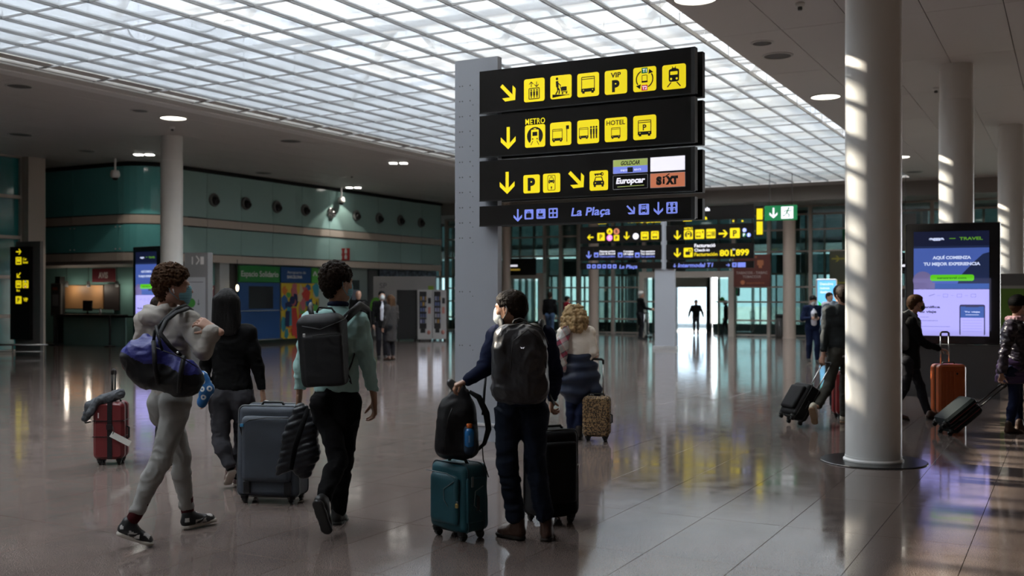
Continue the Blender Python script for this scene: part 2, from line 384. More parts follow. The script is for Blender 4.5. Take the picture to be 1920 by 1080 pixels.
# loose cable lying above the grid, upper left
cbp = [ceil_at(x, y)+Vector((0, 0, .12)) for x, y in ((238, 64), (243, 78), (254, 90), (270, 93), (286, 88), (296, 80))]
MB().tube(cbp, .012, 6).build('cable', mat('cable_black', (.03, .03, .03), .6), sky, smooth=True, world=True)
cbp = [ceil_at(x, y)+Vector((0, 0, .12)) for x, y in ((370, 74), (388, 74), (402, 69), (412, 60), (425, 54), (440, 54))]
MB().tube(cbp, .012, 6).build('cable', MATS['cable_black'], sky, smooth=True, world=True)

# ---- outer walls
M_dark = mat('dark_grey_wall', (.10, .10, .10), .6); M_grey = mat('grey_wall', (.22, .22, .22), .6)
struct('wall_right', MB().uvbox(FU1, FU1+.2, FV0, FV1+6, -.2, HC+.4).mesh(), M_dark)
struct('wall_back', MB().uvbox(FU0, FU1, FV0-.2, FV0, -.2, HC+.4).mesh(), M_grey)
struct('wall_left', MB().uvbox(FU0-.2, FU0, FV0, FV1+6, -.2, HC+.4).mesh(), M_grey)
# outside: forecourt
struct('ground', MB().uvbox(-60, 60, FV1, 140, -.25, -.06).mesh(), mat('concrete_forecourt', (.62, .62, .61), .8, bump=(3, .3)))

# ---- left glass wall close to the frame edge, with a beige pillar at its end
M_beige = mat('beige_cladding', (.50, .44, .38), .45); M_frame = mat('window_frame_beige', (.40, .36, .32), .4, .3)
M_tglass = mat('teal_glass_dark', (.035, .27, .28), .08, spec=.6, var=(.7, .3)); M_black = mat('black_metal', (.012, .012, .013), .4)
w = thing('window_1', None, None, UV(-25.8, 10)); w['kind'] = 'structure'
zs = [.05, 1.02, 2.1, 3.2, 4.32, HC]
vv = [19.0-1.9*k for k in range(15)]
for k in range(14):
    for i in range(5):
        MB().uvbox(-25.83, -25.81, vv[k+1]+.03, vv[k]-.03, zs[i]+.04, zs[i+1]-.04).build('pane', M_tglass, w, world=True)
for v in vv: MB().uvbox(-25.88, -25.74, v-.03, v+.03, 0, HC).build('mullion', M_frame, w, world=True)
for z in zs: MB().uvbox(-25.9, -25.7, vv[-1], vv[0], z-.045, z+.045).build('transom', M_frame, w, world=True)
struct('trim_1', MB().uvbox(-26.0, -25.5, 19.05, 19.6, 0, HC).mesh(), M_beige)

# ---- green glass building on the left (two faces and a rounded corner)
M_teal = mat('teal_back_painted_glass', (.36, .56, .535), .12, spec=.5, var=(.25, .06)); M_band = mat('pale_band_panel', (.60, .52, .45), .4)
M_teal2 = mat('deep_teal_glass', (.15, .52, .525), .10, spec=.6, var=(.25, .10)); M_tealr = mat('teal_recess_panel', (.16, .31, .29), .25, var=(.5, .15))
GB = struct('wall_green_block', MB().uvbox(-33.9, -23.62, 23.9, 36.9, 2.62, HC).uvbox(-33.9, -24.4, 21.4, 23.9, 2.62, HC).mesh(), M_dark)
CU, CV, CR = -24.3, 22.1, 1.0                       # corner arc centre and radius
path = []                                            # outline of the faces as (point, tangent) pieces
def face_piece(kind, a0, a1, z0, z1, th, m, name, out=0.0, sub=1):
    """one panel: 'A' right face (v from a0 to a1), 'B' left face (u), 'C' corner arc (degrees)"""
    b = MB()
    if kind == 'A': b.uvbox(CU+CR-th+out, CU+CR+out, a0, a1, z0, z1)
    elif kind == 'B': b.uvbox(a0, a1, CV-CR-out, CV-CR+th-out, z0, z1)
    else:
        V = []; nseg = 8
        for i in range(nseg+1):
            t = math.radians(a0+(a1-a0)*i/nseg)
            for r in (CR+out, CR+out-th):
                for z in (z0, z1): V.append(UV(CU+r*math.cos(t), CV+r*math.sin(t), z))
        F = []
        for i in range(nseg):
            q = 4*i; F += [(q, q+4, q+5, q+1), (q+2, q+3, q+7, q+6), (q+1, q+5, q+7, q+3), (q, q+2, q+6, q+4)]
        F += [(0, 1, 3, 2), (4*nseg, 4*nseg+2, 4*nseg+3, 4*nseg+1)]; b.add(V, F)
    return b.build(name, m, GB, smooth=False)
PA = [22.1+1.49*k for k in range(11)]; PB = [-24.3-1.93*k for k in range(6)]
LEV = [(3.95, HC-.12, M_teal, 'glass_panel', 0), (3.68, 3.92, M_band, 'band_panel', .03), (2.86, 3.65, M_teal, 'glass_panel', 0), (2.6, 2.83, M_band, 'band_panel', .03)]
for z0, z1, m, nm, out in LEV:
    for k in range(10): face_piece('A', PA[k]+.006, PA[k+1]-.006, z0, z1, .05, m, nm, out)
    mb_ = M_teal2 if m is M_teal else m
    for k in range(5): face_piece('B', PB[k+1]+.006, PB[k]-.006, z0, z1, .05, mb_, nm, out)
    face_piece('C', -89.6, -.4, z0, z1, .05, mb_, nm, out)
# end return of the block towards the facade
for z0, z1, m, nm, out in LEV: MB().uvbox(-26.5, -23.33, 36.95, 37.0, z0, z1).build(nm, m, GB)
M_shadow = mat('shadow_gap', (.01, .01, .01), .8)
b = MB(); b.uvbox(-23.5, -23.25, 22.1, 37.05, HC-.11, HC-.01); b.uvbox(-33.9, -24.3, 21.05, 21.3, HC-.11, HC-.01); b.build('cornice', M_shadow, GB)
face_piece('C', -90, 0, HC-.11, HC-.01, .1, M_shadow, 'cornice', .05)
M_chrome = mat('brushed_steel', (.55, .55, .54), .25, 1); M_clip = mat('bright_clip', (.8, .8, .8), .3, .6)
for k in range(5):
    for dz in (2.94, 3.58):
        for s in (-.09, .09): MB().cyl((0, 0, 0), .02, .03, 8, M=Matrix.Translation(UV(PB[k]+s, CV-CR-.03, dz)) @ Matrix.Rotation(-math.pi/2, 4, 'X')).build('panel_clip', M_clip, GB)
# round air nozzles, one per upper panel
nzx = [400, 460, 518, 571, 620, 667, 710, 750, 788]
for i, px in enumerate(nzx):
    v, Y = v_on(px, -23.3); p = UV(-23.3, v, 4.53)
    t = thing('air_nozzle', None, 'air nozzle', p, HROT, 'air nozzles on the teal wall')
    t['label'] = ['round black air nozzle on teal wall, first from the rounded corner', 'round air nozzle on teal wall, second from the rounded corner', 'round air nozzle on teal wall, third from the rounded corner',
      'round air nozzle on teal wall, just left of the brightly lit one', 'bright chrome air nozzle lit by a spotlight on the teal wall', 'round air nozzle on teal wall, just right of the brightly lit one',
      'round air nozzle on teal wall, third from its far right end', 'round air nozzle on teal wall, second from its far right end', 'round air nozzle on teal wall, nearest to its far right end'][i]
    R = Matrix.Rotation(math.pi/2, 4, 'Y')
    MB().lathe([(.20, 0), (.21, .03), (.19, .07), (.14, .09), (.13, .04)], 24, M=R).build('collar', M_chrome if i == 4 else mat('nozzle_grey', (.16, .17, .17), .4), t, smooth=True)
    Rn = Matrix.Translation((.05, 0, -.02)) @ Matrix.Rotation(math.radians(115), 4, 'Y')
    MB().lathe([(.13, -.05), (.13, .05), (.10, .13), (.085, .13), (.05, .02)], 20, M=Rn).build('jet', M_chrome if i == 4 else M_black, t, smooth=True)
# spotlight washing the middle of the teal wall
v5, Y5 = v_on(620, -23.3)
sp = bpy.data.lights.new('wall_spot', 'SPOT'); so = link(bpy.data.objects.new('wall_spot', sp)); so.location = UV(-22.35, v5+.1, HC-.12)
so.rotation_euler = (UV(-23.5, v5+.05, 3.2)-so.location).to_track_quat('-Z', 'Y').to_euler(); sp.energy = 75; sp.spot_size = math.radians(46); sp.spot_blend = .5; sp.shadow_soft_size = .04; sp.color = (1, .97, .9)

# ground floor of the block: soffit, pillars, recessed walls
b = MB(); b.uvbox(-33.9, -23.4, 21.2, 23.95, 2.5, 2.6); b.build('soffit', mat('soffit', (.30, .27, .25), .6), GB)
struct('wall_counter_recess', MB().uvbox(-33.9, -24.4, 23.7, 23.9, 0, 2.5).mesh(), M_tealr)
struct('trim_2', MB().uvbox(-29.62, -29.2, 21.2, 21.6, 0, 2.6).mesh(), M_beige)
# right face, ground floor
def gf(x0, x1, u, z0, z1, th, m, name, parent=None, kindf=None):
    va, _ = v_on(x0, u); vb, _ = v_on(x1, u); b = MB().uvbox(u-th, u, va, vb, z0, z1)
    return struct(name, b.mesh(), m, parent) if parent is None else b.build(name, m, parent)
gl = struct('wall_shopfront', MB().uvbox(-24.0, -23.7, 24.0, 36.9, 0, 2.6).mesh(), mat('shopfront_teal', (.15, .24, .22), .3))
M_pillar = mat('pale_grey_pillar', (.42, .44, .45), .5)
gf(412, 430, -23.4, 0, 2.6, .3, M_pillar, 'trim_3')
gf(432, 447, -23.62, 0, 2.6, .06, M_dark, 'dark_panel', gl); gf(392, 411, -23.62, 0, 2.6, .06, mat('shop_red', (.20, .05, .07), .5), 'shop_display', gl)
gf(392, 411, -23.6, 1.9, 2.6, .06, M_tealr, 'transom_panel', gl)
gf(598, 640, -23.55, 0, 2.6, .06, mat('grey_green_panel', (.32, .38, .36), .5), 'door_panel', gl); gf(642, 689, -23.55, 0, 2.6, .06, MATS['grey_green_panel'], 'door_panel', gl)
gf(691, 708, -23.5, 0, 2.55, .06, M_dark, 'dark_post', gl)
gf(712, 818, -23.5, 2.3, 2.58, .06, mat('mosaic_display', (.10, .12, .16), .4, var=(6, .9)), 'display_strip', gl)

# ---- facade at the far end: posts, transoms, panes in front; teal screens, fins and forecourt behind
FV = 39.5
M_fglass = glassmat('facade_glass', (.70, .80, .79), rough=.03); M_fpost = mat('facade_post', (.42, .35, .30), .5)
fac = thing('window_2', None, None, UV(-14, FV)); fac['kind'] = 'structure'
fx = [838, 868, 900, 928, 956, 1022, 1052, 1086, 1150, 1208, 1376, 1442, 1520, 1596, 1672, 1748, 1824, 1900, 1976, 2060]
fu = [u_on(x, FV)[0] for x in fx]; fz = [.06, .62, 1.33, 1.9, 3.24, 4.05, 4.62, 4.92]
for u in fu: MB().uvbox(u-.06, u+.06, FV-.1, FV+.1, 0, 4.95).build('mullion', M_fpost, fac, world=True)
doors = {(956, 1022), (1208, 1376)}
for a, c in zip(fx[:-1], fx[1:]):
    u0, u1 = u_on(a, FV)[0]+.06, u_on(c, FV)[0]-.06; isd = (a, c) in doors
    for k in range(len(fz)-1):
        if isd and k < 4:
            continue
        MB().uvbox(u0, u1, FV-.012, FV+.012, fz[k]+.03, fz[k+1]-.03).build('pane', M_fglass, fac, world=True)
    for k, z in enumerate(fz):
        if isd and k < 4: continue
        if z > 4.0 and k % 1: continue
        MB().uvbox(u0, u1, FV-.06, FV+.06, z-.03, z+.03).build('transom', M_fpost, fac, world=True)
struct('trim_4', MB().uvbox(-30, 0, FV-2.2, FV+2.2, 4.95, HC+.05).mesh(), mat('bulkhead', (.30, .28, .26), .6))
# portals round the two automatic doors
for (a, c) in sorted(doors):
    u0, u1 = u_on(a, FV)[0], u_on(c, FV)[0]
    t = thing('door_1' if a < 1000 else 'door_2', None, None, UV((u0+u1)/2, FV)); t['kind'] = 'structure'
    MB().uvbox(u0-.1, u1+.1, FV-.35, FV-.12, 2.28, 2.52).build('header', M_beige, t, world=True)
    MB().uvbox(u0-.1, u0+.12, FV-.35, FV-.12, 0, 2.28).build('jamb', M_beige, t, world=True)
    MB().uvbox(u1-.12, u1+.1, FV-.35, FV-.12, 0, 2.28).build('jamb', M_beige, t, world=True)
    if a < 1000:
        for s in (0, 1):
            ua = u0+.15+s*(u1-u0-.3)/2
            MB().uvbox(ua+.03, ua+(u1-u0-.3)/2-.03, FV-.02, FV, .06, 2.2).build('door_leaf', M_fglass, t, world=True)
            MB().uvbox(ua, ua+.04, FV-.04, FV+.02, 0, 2.25).build('leaf_frame', M_chrome, t, world=True)
    else:
        for x0, x1 in ((1209, 1266), (1336, 1375)):
            ua, ub = u_on(x0, FV)[0]+.1, u_on(x1, FV)[0]-.1
            for z0, z1 in ((.06, 1.3), (1.36, 2.22)): MB().uvbox(ua, ub, FV-.02, FV, z0, z1).build('side_pane', M_fglass, t, world=True)
            MB().uvbox(ub-.03, ub+.03, FV-.05, FV+.03, 0, 2.28).build('side_frame', M_fpost, t, world=True); MB().uvbox(ua, ub, FV-.05, FV+.03, 1.3, 1.36).build('side_frame', M_fpost, t, world=True)
# inner header box, above the open outer door
OV = 44.0
t = thing('door_3', None, None, UV(u_on(1305, OV)[0], OV)); t['kind'] = 'structure'
ua, ub = u_on(1268, OV)[0], u_on(1332, OV)[0]
MB().uvbox(ua, ub, OV-.3, OV-.05, 1.93, 2.4).build('header', M_beige, t, world=True)
MB().uvbox(ua+.09, ub-.09, OV-.16, OV-.14, .06, 1.93).build('door_pane', glassmat('door_glass', (.52, .58, .62)), t, world=True)
for q in (ua, ub): MB().uvbox(q-.09, q+.09, OV-.3, OV-.05, 0, 2.4).build('jamb', M_black, t, world=True)
# outer glass wall with teal screens and fins
M_fin = mat('teal_fin', (.17, .235, .235), .4); M_screen = mat('teal_screen', (.09, .14, .14), .4); M_oglass = glassmat('outer_glass_dark', (.19, .235, .235), rough=.03); M_oglass2 = glassmat('outer_glass_clear', (.36, .43, .43), rough=.03); org = random.Random(11); M_oglass3 = glassmat('outer_glass_upper', (.055, .08, .08), rough=.03)
out = thing('window_3', None, None, UV(-14, OV)); out['kind'] = 'structure'
Ua, Ub = -30.0, 2.0
for z0, z1 in ((0, .35), (2.5, 3.3), (3.75, 5.6)):
    if z1 < 1:
        for a, c in ((Ua, ua-.1), (ub+.1, Ub)): MB().uvbox(a, c, OV, OV+.08, z0, z1).build('screen', M_screen, out, world=True)
    else:
        for k in range(32):
            if k % 5 == 4: MB().uvbox(Ua+k, Ua+k+1, OV, OV+.08, z0, z1).build('screen', M_screen, out, world=True)
            else: MB().uvbox(Ua+k+.003, Ua+k+.997, OV+.02, OV+.04, z0, z1).build('upper_pane', M_oglass3, out, world=True)
k = 0
u = Ua
while u < Ub-.1:
    w_ = .75
    if not (u+w_ > ua-.1 and u < ub+.1):
        for z0, z1 in ((.35, 2.5), (3.3, 3.75)): MB().uvbox(u+.02, u+w_-.02, OV+.03, OV+.05, z0, z1).build('pane', M_oglass2 if (org.random() < .33 or ua-2.2 < u < ub+2.4) else M_oglass, out, world=True)
    else: MB().uvbox(u+.02, u+w_-.02, OV+.03, OV+.05, 3.32, 3.73).build('pane', M_oglass, out, world=True)
    MB().uvbox(u-.04, u+.04, OV-.05, OV+.12, .3 if ua < u < ub else 0, 5.6).build('post', M_fpost, out, world=True) if not (ua < u < ub) else None
    k += 1; u += w_
u = Ua; k = 0
fins = np.arange(Ua, Ub, .34)
for u in fins:
    if ua-.05 < u < ub+1.6: continue
    MB().uvbox(u-.02, u+.02, OV-.22, OV-.06, .35, 2.5).build('fin', M_fin, out, world=True)
MB().uvbox(Ua, Ub, OV-.24, OV-.02, 2.44, 2.52).build('fin_rail', M_fpost, out, world=True)
# vestibule side walls
struct('ceiling_vestibule', MB().uvbox(Ua, 14, FV+.1, OV+.1, 5.0, 5.1).mesh(), M_void)
# outside: a pale canopy and a parapet across the road
b = MB(); b.uvbox(-60, 40, 50, 58, 3.9, 4.3); struct('canopy_slab', b.mesh(), mat('canopy_grey', (.3, .31, .32), .7))
for k in range(9):
    u = -50+k*9.5; MB().uvbox(u-.2, u+.2, 53.8, 54.2, -.06, 3.9).build('canopy_post', M_pillar, bpy.data.objects['canopy_slab'])

# ---- round columns
M_col = mat('white_column_paint', (.74, .735, .71), .32, bump=(40, .03), var=(2.0, .03)); M_bcol = mat('beige_column', (.50, .40, .33), .45)
M_plate = mat('dark_steel_plate', (.03, .03, .032), .25, .6)
def column(px, D, r, label, m=M_col, plate=False, ztop=HC):
    p = at(px, 552, D); p.z = 0; t = thing('column', label, 'column', p)
    b = MB(); b.lathe([(r, .02), (r, ztop-.62), (r, ztop-.6), (r*.97, ztop-.59), (r*.97, ztop)], 48); sharp(b.build('shaft', m, t, smooth=True), 30)
    b = MB(); b.lathe([(r+.02, 0), (r+.02, .025), (r+.004, .04), (r+.004, .06)], 48); sharp(b.build('base_ring', m, t, smooth=True), 30)
    if plate:
        b = MB(); b.lathe([(.50, 0), (.50, .006), (.49, .012), (r+.02, .012), (r+.02, 0)], 48); b.build('floor_plate', M_plate, t)
    return t
column(1637.5, 10.1, .262, 'large white round column in the foreground, standing on a dark floor plate', plate=True)
column(1793, 17.4, .272, 'white round column behind the large advertising screen on the right')
column(322, 25.2, .262, 'white round column behind the curly haired man in the hoodie')
column(1896, 23.6, .28, 'shaded round column at the right edge behind the green poster')
column(1113, 41.5, .20, 'beige round column by the glass front, left of the second sign post', M_bcol)
column(1480, 38.3, .23, 'beige round column by the glass front, behind the litter bin', M_bcol)
column(949, 42.0, .17, 'slim beige column seen just right of the tall sign post', M_bcol)

# ---- lights and fittings in the ceiling
M_lamp = emat('lamp_warm', (1, .93, .80), 6.0); M_lring = mat('lamp_ring', (.5, .5, .48), .4); M_grille = mat('speaker_grille', (.13, .13, .13), .6)
def downlight(px, py, d, label, lit=True, power=28):
    p = ceil_at(px, py) if py > -20 else ceil_at(px, py)
    t = thing('downlight' if lit else 'ceiling_speaker', label, 'ceiling light' if lit else 'ceiling speaker', p, 0, 'round downlights' if lit else 'round ceiling grilles')
    r = d/2
    MB().lathe([(r+.035, 0), (r+.035, -.008), (r+.01, -.016), (r, -.016), (r, 0)], 32).build('rim', M_lring, t, smooth=False)
    MB().lathe([(r, -.004), (r*.6, -.006), (.01, -.006)][::-1], 32).build('lamp' if lit else 'grille', M_lamp if lit else M_grille, t)
    if lit:
        l = bpy.data.lights.new('downlight_glow', 'SPOT'); o = link(bpy.data.objects.new('downlight_glow', l)); o.parent = t; o.location = (0, 0, -.03)
        l.energy = power*3; l.spot_size = 2.2; l.spot_blend = .6; l.color = (1, .9, .75); l.shadow_soft_size = r
for px, py, d, lb in ((325, 221, .54, 'lit round downlight above the white column on the left'), (1548, 181, .54, 'large lit round downlight left of the near white column'),
                      (1304, -3, .54, 'lit round downlight at the top edge, beside the skylight'), (835, 405, .5, 'lit round downlight at the far end of the teal building'),
                      (1571, 376, .5, 'lit round downlight near the green exit sign'), (1688, 294, .5, 'lit round downlight just right of the near white column')):
    downlight(px, py, d, lb)
for px, py, d, lb in ((1458, 104, .42, 'round grey ceiling grille, the larger of the pair right of the skylight'), (1429, 80, .28, 'small round grey ceiling grille, the smaller of the pair right of the skylight'),
                      (36, 161, .42, 'round dark ceiling grille at the upper left, nearer the skylight'), (38, 252, .5, 'round dark ceiling grille at the far left, further from the skylight'),
                      (262, 207, .32, 'small round grey ceiling grille just left of the lit downlight'), (545, 264, .5, 'round grey ceiling grille under the middle of the skylight edge'),
                      (162, 283, .42, 'round dark ceiling grille above the left teal windows'), (494, 324, .5, 'flat round ceiling grille above the teal nozzle wall'),
                      (1714, 322, .5, 'flat round ceiling grille right of the near column')):
    downlight(px, py, d, lb, False)
def twin(px, py, label):
    p = ceil_at(px, py); t = thing('twin_spotlight', label, 'ceiling light', p, HROT+.5, 'twin square spotlights')
    MB().box((-.30, -.16, -.012), (.30, .16, 0)).build('housing', M_lring, t)
    for s in (-.15, .15): MB().rbox((s-.11, -.11, -.03), (s+.11, .11, -.012), .03).build('lamp', emat('lamp_white', (1, .96, .88), 8), t)
    l = bpy.data.lights.new('spot_glow', 'SPOT'); o = link(bpy.data.objects.new('spot_glow', l)); o.parent = t; o.location = (0, 0, -.05); l.energy = 60; l.spot_size = 1.9; l.color = (1, .92, .8)
twin(270, 289, 'twin square spotlight above the rounded corner of the teal building'); twin(747, 305, 'twin square spotlight nearest the tall sign post')
twin(663, 351, 'twin square spotlight above the far end of the teal wall'); twin(1750, 351, 'twin square spotlight between the two white columns on the right')
def sensor(px, py, label):
    p = ceil_at(px, py); t = thing('smoke_detector', label, 'smoke detector', p)
    MB().lathe([(.06, 0), (.06, -.03), (.04, -.05), (.02, -.05)], 16).build('base', M_white, t, smooth=True); MB().cyl((0, 0, -.09), .03, .05, 12).build('sensing_head', M_grille, t)
sensor(1755, 165, 'small smoke detector left of the second white column'); sensor(323, 238, 'small smoke detector just below the left lit downlight')
sensor(1500, 6, 'small smoke detector at the top edge of the right ceiling'); sensor(660, 328, 'small smoke detector in front of the teal nozzle wall')
def dome(px, py, label):
    p = ceil_at(px, py); t = thing('dome_camera', label, 'security camera', p)
    MB().cyl((0, 0, -.35), .03, .35, 10).build('stem', M_white, t); MB().lathe([(.10, -.34), (.13, -.42), (.13, -.5), (.09, -.55), (.02, -.55)], 20).build('housing', M_white, t, smooth=True)
    MB().sph((0, 0, -.55), (.09, .09, .07), 14).build('dome', M_black, t, smooth=True)
dome(216, 297, 'white security camera hanging from the ceiling left of the rounded corner'); dome(640, 352, 'white security camera at the ceiling over the lit nozzle')
# ================================================================ FLAT PRINT: lettering and pictograms
M_signblack = mat('sign_black', (.011, .0095, .0085), .45, spec=.12); M_ink = mat('sign_ink', (.008, .008, .007), .5)
M_yel = mat('sign_yellow_lit', (.55, .44, .0), .5, emit=(.86, .69, .008), es=.80); M_vio = mat('sign_violet_lit', (.12, .15, .5), .5, emit=(.17, .22, .66), es=.9)
M_wht = mat('sign_white_lit', (.7, .7, .7), .5, emit=(.86, .84, .95), es=.9); M_post = mat('sign_post_grey', (.30, .315, .345), .45, .2)
M_sgreen = mat('sign_green_lit', (.005, .12, .04), .5, emit=(.0, .13, .035), es=.8); M_sred = mat('sign_red_lit', (.5, .02, .05), .5, emit=(.42, .01, .04), es=.8)
M_sorange = mat('sign_orange', (.62, .20, .10), .5, emit=(.62, .20, .10), es=.55); M_olive = mat('sign_olive', (.42, .52, .14), .5, emit=(.42, .52, .14), es=.5)
M_sblue = mat('sign_blue_lit', (.15, .25, .8), .5, emit=(.15, .25, .8), es=.8); M_mag = mat('sign_magenta_lit', (.8, .2, .6), .5, emit=(.8, .25, .7), es=.8)
_tc = {}
def text_polys(txt, bold=0, spacing=1.0):
    key = (txt, bold, spacing)
    if key in _tc: return _tc[key]
    c = bpy.data.curves.new('t', 'FONT'); c.body = txt; c.size = 1; c.offset = bold; c.resolution_u = 3; c.space_character = spacing; c.fill_mode = 'FRONT'
    o = bpy.data.objects.new('t', c); COL.objects.link(o); dg = bpy.context.evaluated_depsgraph_get(); me = bpy.data.meshes.new_from_object(o.evaluated_get(dg))
    V = [(v.co.x, v.co.y) for v in me.vertices]; F = [tuple(p.vertices) for p in me.polygons]
    bpy.data.objects.remove(o); bpy.data.curves.remove(c); bpy.data.meshes.remove(me)
    xs = [v[0] for v in V] or [0]; _tc[key] = (V, F, min(xs), max(xs)); return _tc[key]
class Art:
    """flat print on a plane: local x to the right, z up, y into the board; M places it"""
    def __init__(s, M): s.M = M; s.b = MB(); s.mats = []
    def mi(s, m):
        if m not in s.mats: s.mats.append(m)
        return s.mats.index(m)
    def poly(s, pts, m, t=.001): s.b.add([(p[0], -t, p[1]) for p in pts], [tuple(range(len(pts)))], s.mi(m), s.M); return s
    def rect(s, x0, z0, x1, z1, m, t=.001): return s.poly([(x0, z0), (x1, z0), (x1, z1), (x0, z1)], m, t)
    def rrect(s, x0, z0, x1, z1, r, m, t=.001, seg=5):
        P = []
        for cx, cz, st in ((x1-r, z1-r, 0), (x0+r, z1-r, 1), (x0+r, z0+r, 2), (x1-r, z0+r, 3)):
            for k in range(seg+1): a = (st+k/seg)*math.pi/2; P.append((cx+r*math.cos(a), cz+r*math.sin(a)))
        return s.poly(P, m, t)
    def slab(s, x0, z0, x1, z1, r, m, th=.006, seg=5):
        P = []
        for cx, cz, st in ((x1-r, z1-r, 0), (x0+r, z1-r, 1), (x0+r, z0+r, 2), (x1-r, z0+r, 3)):
            for k in range(seg+1): a = (st+k/seg)*math.pi/2; P.append((cx+r*math.cos(a), cz+r*math.sin(a)))
        s.b.prism(P, -th, 0, s.mi(m), s.M); return s
    def disc(s, x, z, r, m, t=.001, n=20, rz=None): return s.poly([(x+r*math.cos(2*math.pi*k/n), z+(rz or r)*math.sin(2*math.pi*k/n)) for k in range(n)], m, t)
    def line(s, pts, w, m, t=.001):
        for (a, b), (c, d) in zip(pts[:-1], pts[1:]):
            L_ = math.hypot(c-a, d-b) or 1; nx, nz = -(d-b)/L_*w/2, (c-a)/L_*w/2; s.poly([(a+nx, b+nz), (a-nx, b-nz), (c-nx, d-nz), (c+nx, d+nz)], m, t)
        return s
    def arc(s, x, z, r, a0, a1, w, m, t=.001, n=14):
        P = [(math.radians(a0+(a1-a0)*k/n)) for k in range(n+1)]
        for p, q in zip(P[:-1], P[1:]):
            s.poly([(x+(r-w/2)*math.cos(p), z+(r-w/2)*math.sin(p)), (x+(r+w/2)*math.cos(p), z+(r+w/2)*math.sin(p)), (x+(r+w/2)*math.cos(q), z+(r+w/2)*math.sin(q)), (x+(r-w/2)*math.cos(q), z+(r-w/2)*math.sin(q))], m, t)
        return s
    def frame(s, x0, z0, x1, z1, w, m, t=.001): return s.line([(x0, z0), (x1, z0), (x1, z1), (x0, z1), (x0, z0)], w, m, t)
    def text(s, txt, x, z, h, m, t=.001, bold=0, shear=0, al='c', width=None, spacing=1.0):
        """cap height h, baseline z; al = l/c/r; width squeezes or stretches the line to that width"""
        V, F, x0, x1 = text_polys(txt, bold, spacing); k = h/.70; w = (x1-x0)*k; kx = k*(width/w if width and w else 1); w = (x1-x0)*kx
        ox = x-(0 if al == 'l' else w/2 if al == 'c' else w)-x0*kx
        s.b.add([(ox+p[0]*kx+shear*p[1]*k, -t, z+p[1]*k) for p in V], F, s.mi(m), s.M); return s
    def build(s, name, parent, label=None): return s.b.build(name, s.mats, parent, label=label, world=True, fix=False)
T2 = .0018
class U:
    """a unit square drawn at (x, z) with side w"""
    def __init__(s, A, x, z, w, m=None, m2=None, t=.007): s.A = A; s.x = x; s.z = z; s.w = w; s.m = m or M_ink; s.m2 = m2 or M_yel; s.t = t
    def p(s, q): return (s.x+q[0]*s.w, s.z+q[1]*s.w)
    def rect(s, a, b, c, d, m=None, dt=0): p, q = s.p((a, b)), s.p((c, d)); s.A.rect(*p, *q, m or s.m, s.t+dt)
    def rr(s, a, b, c, d, r, m=None, dt=0): p, q = s.p((a, b)), s.p((c, d)); s.A.rrect(*p, *q, r*s.w, m or s.m, s.t+dt)
    def poly(s, P, m=None, dt=0): s.A.poly([s.p(q) for q in P], m or s.m, s.t+dt)
    def line(s, P, w, m=None, dt=0): s.A.line([s.p(q) for q in P], w*s.w, m or s.m, s.t+dt)
    def disc(s, a, b, r, m=None, dt=0): s.A.disc(*s.p((a, b)), r*s.w, m or s.m, s.t+dt)
    def arc(s, a, b, r, a0, a1, w, m=None, dt=0): s.A.arc(*s.p((a, b)), r*s.w, a0, a1, w*s.w, m or s.m, s.t+dt)
    def text(s, t, a, b, h, m=None, bold=.03, width=None, dt=0): s.A.text(t, *s.p((a, b)), h*s.w, m or s.m, s.t+dt, bold, width=width and width*s.w)
    def frame(s, a, b, c, d, w, m=None, dt=0): s.line([(a, b), (c, b), (c, d), (a, d), (a, b)], w, m, dt)
def i_bus(k, a=.18, b=.14, s=.64, p=None):
    f = lambda x, y: (a+x*s, b+y*s); P = lambda x0, y0, x1, y1, **kw: k.rect(*f(x0, y0), *f(x1, y1), **kw)
    k.frame(*f(.04, .30), *f(.96, 1.08), .035*s/.64); P(.04, .92, .96, .97); P(0, .10, 1, .32); P(.08, 0, .26, .12); P(.74, 0, .92, .12)
    k.disc(*f(.17, .22), .035*s, k.m2, .0004); k.disc(*f(.83, .22), .035*s, k.m2, .0004)
    if p: k.text(p, *f(.5, .42), .38*s)
def i_elev(k):
    k.frame(.25, .12, .75, .58, .04)
    for x in (.36, .5, .64): k.disc(x, .50, .04); k.rect(x-.045, .26, x+.045, .45); k.rect(x-.025, .16, x+.025, .28)
    k.line([(.36, .64), (.36, .86)], .035); k.line([(.26, .76), (.36, .87), (.46, .76)], .035); k.line([(.62, .86), (.62, .64)], .035); k.line([(.52, .74), (.62, .63), (.72, .74)], .035)
def i_ramp(k):
    k.poly([(.1, .08), (.9, .16), (.9, .13), (.55, .13), (.1, .18)]); k.poly([(.1, .06), (.9, .14), (.1, .2)])
    k.disc(.32, .86, .06); k.line([(.32, .76), (.34, .5)], .12); k.line([(.34, .5), (.36, .34), (.26, .2)], .06); k.line([(.34, .5), (.44, .36), (.42, .2)], .06); k.line([(.34, .7), (.5, .55)], .045)
    k.rr(.52, .32, .78, .5, .03); k.line([(.48, .52), (.55, .28), (.82, .28)], .035); k.disc(.58, .22, .04); k.disc(.77, .22, .04)
def i_train(k):
    k.rr(.28, .30, .72, .82, .09); k.rr(.34, .58, .66, .72, .03, k.m2, .0004); k.disc(.38, .42, .045, k.m2, .0004); k.disc(.62, .42, .045, k.m2, .0004)
    k.rect(.40, .80, .60, .86); k.line([(.42, .92), (.46, .86)], .03); k.line([(.58, .92), (.54, .86)], .03); k.line([(.38, .28), (.22, .1)], .045); k.line([(.62, .28), (.78, .1)], .045)
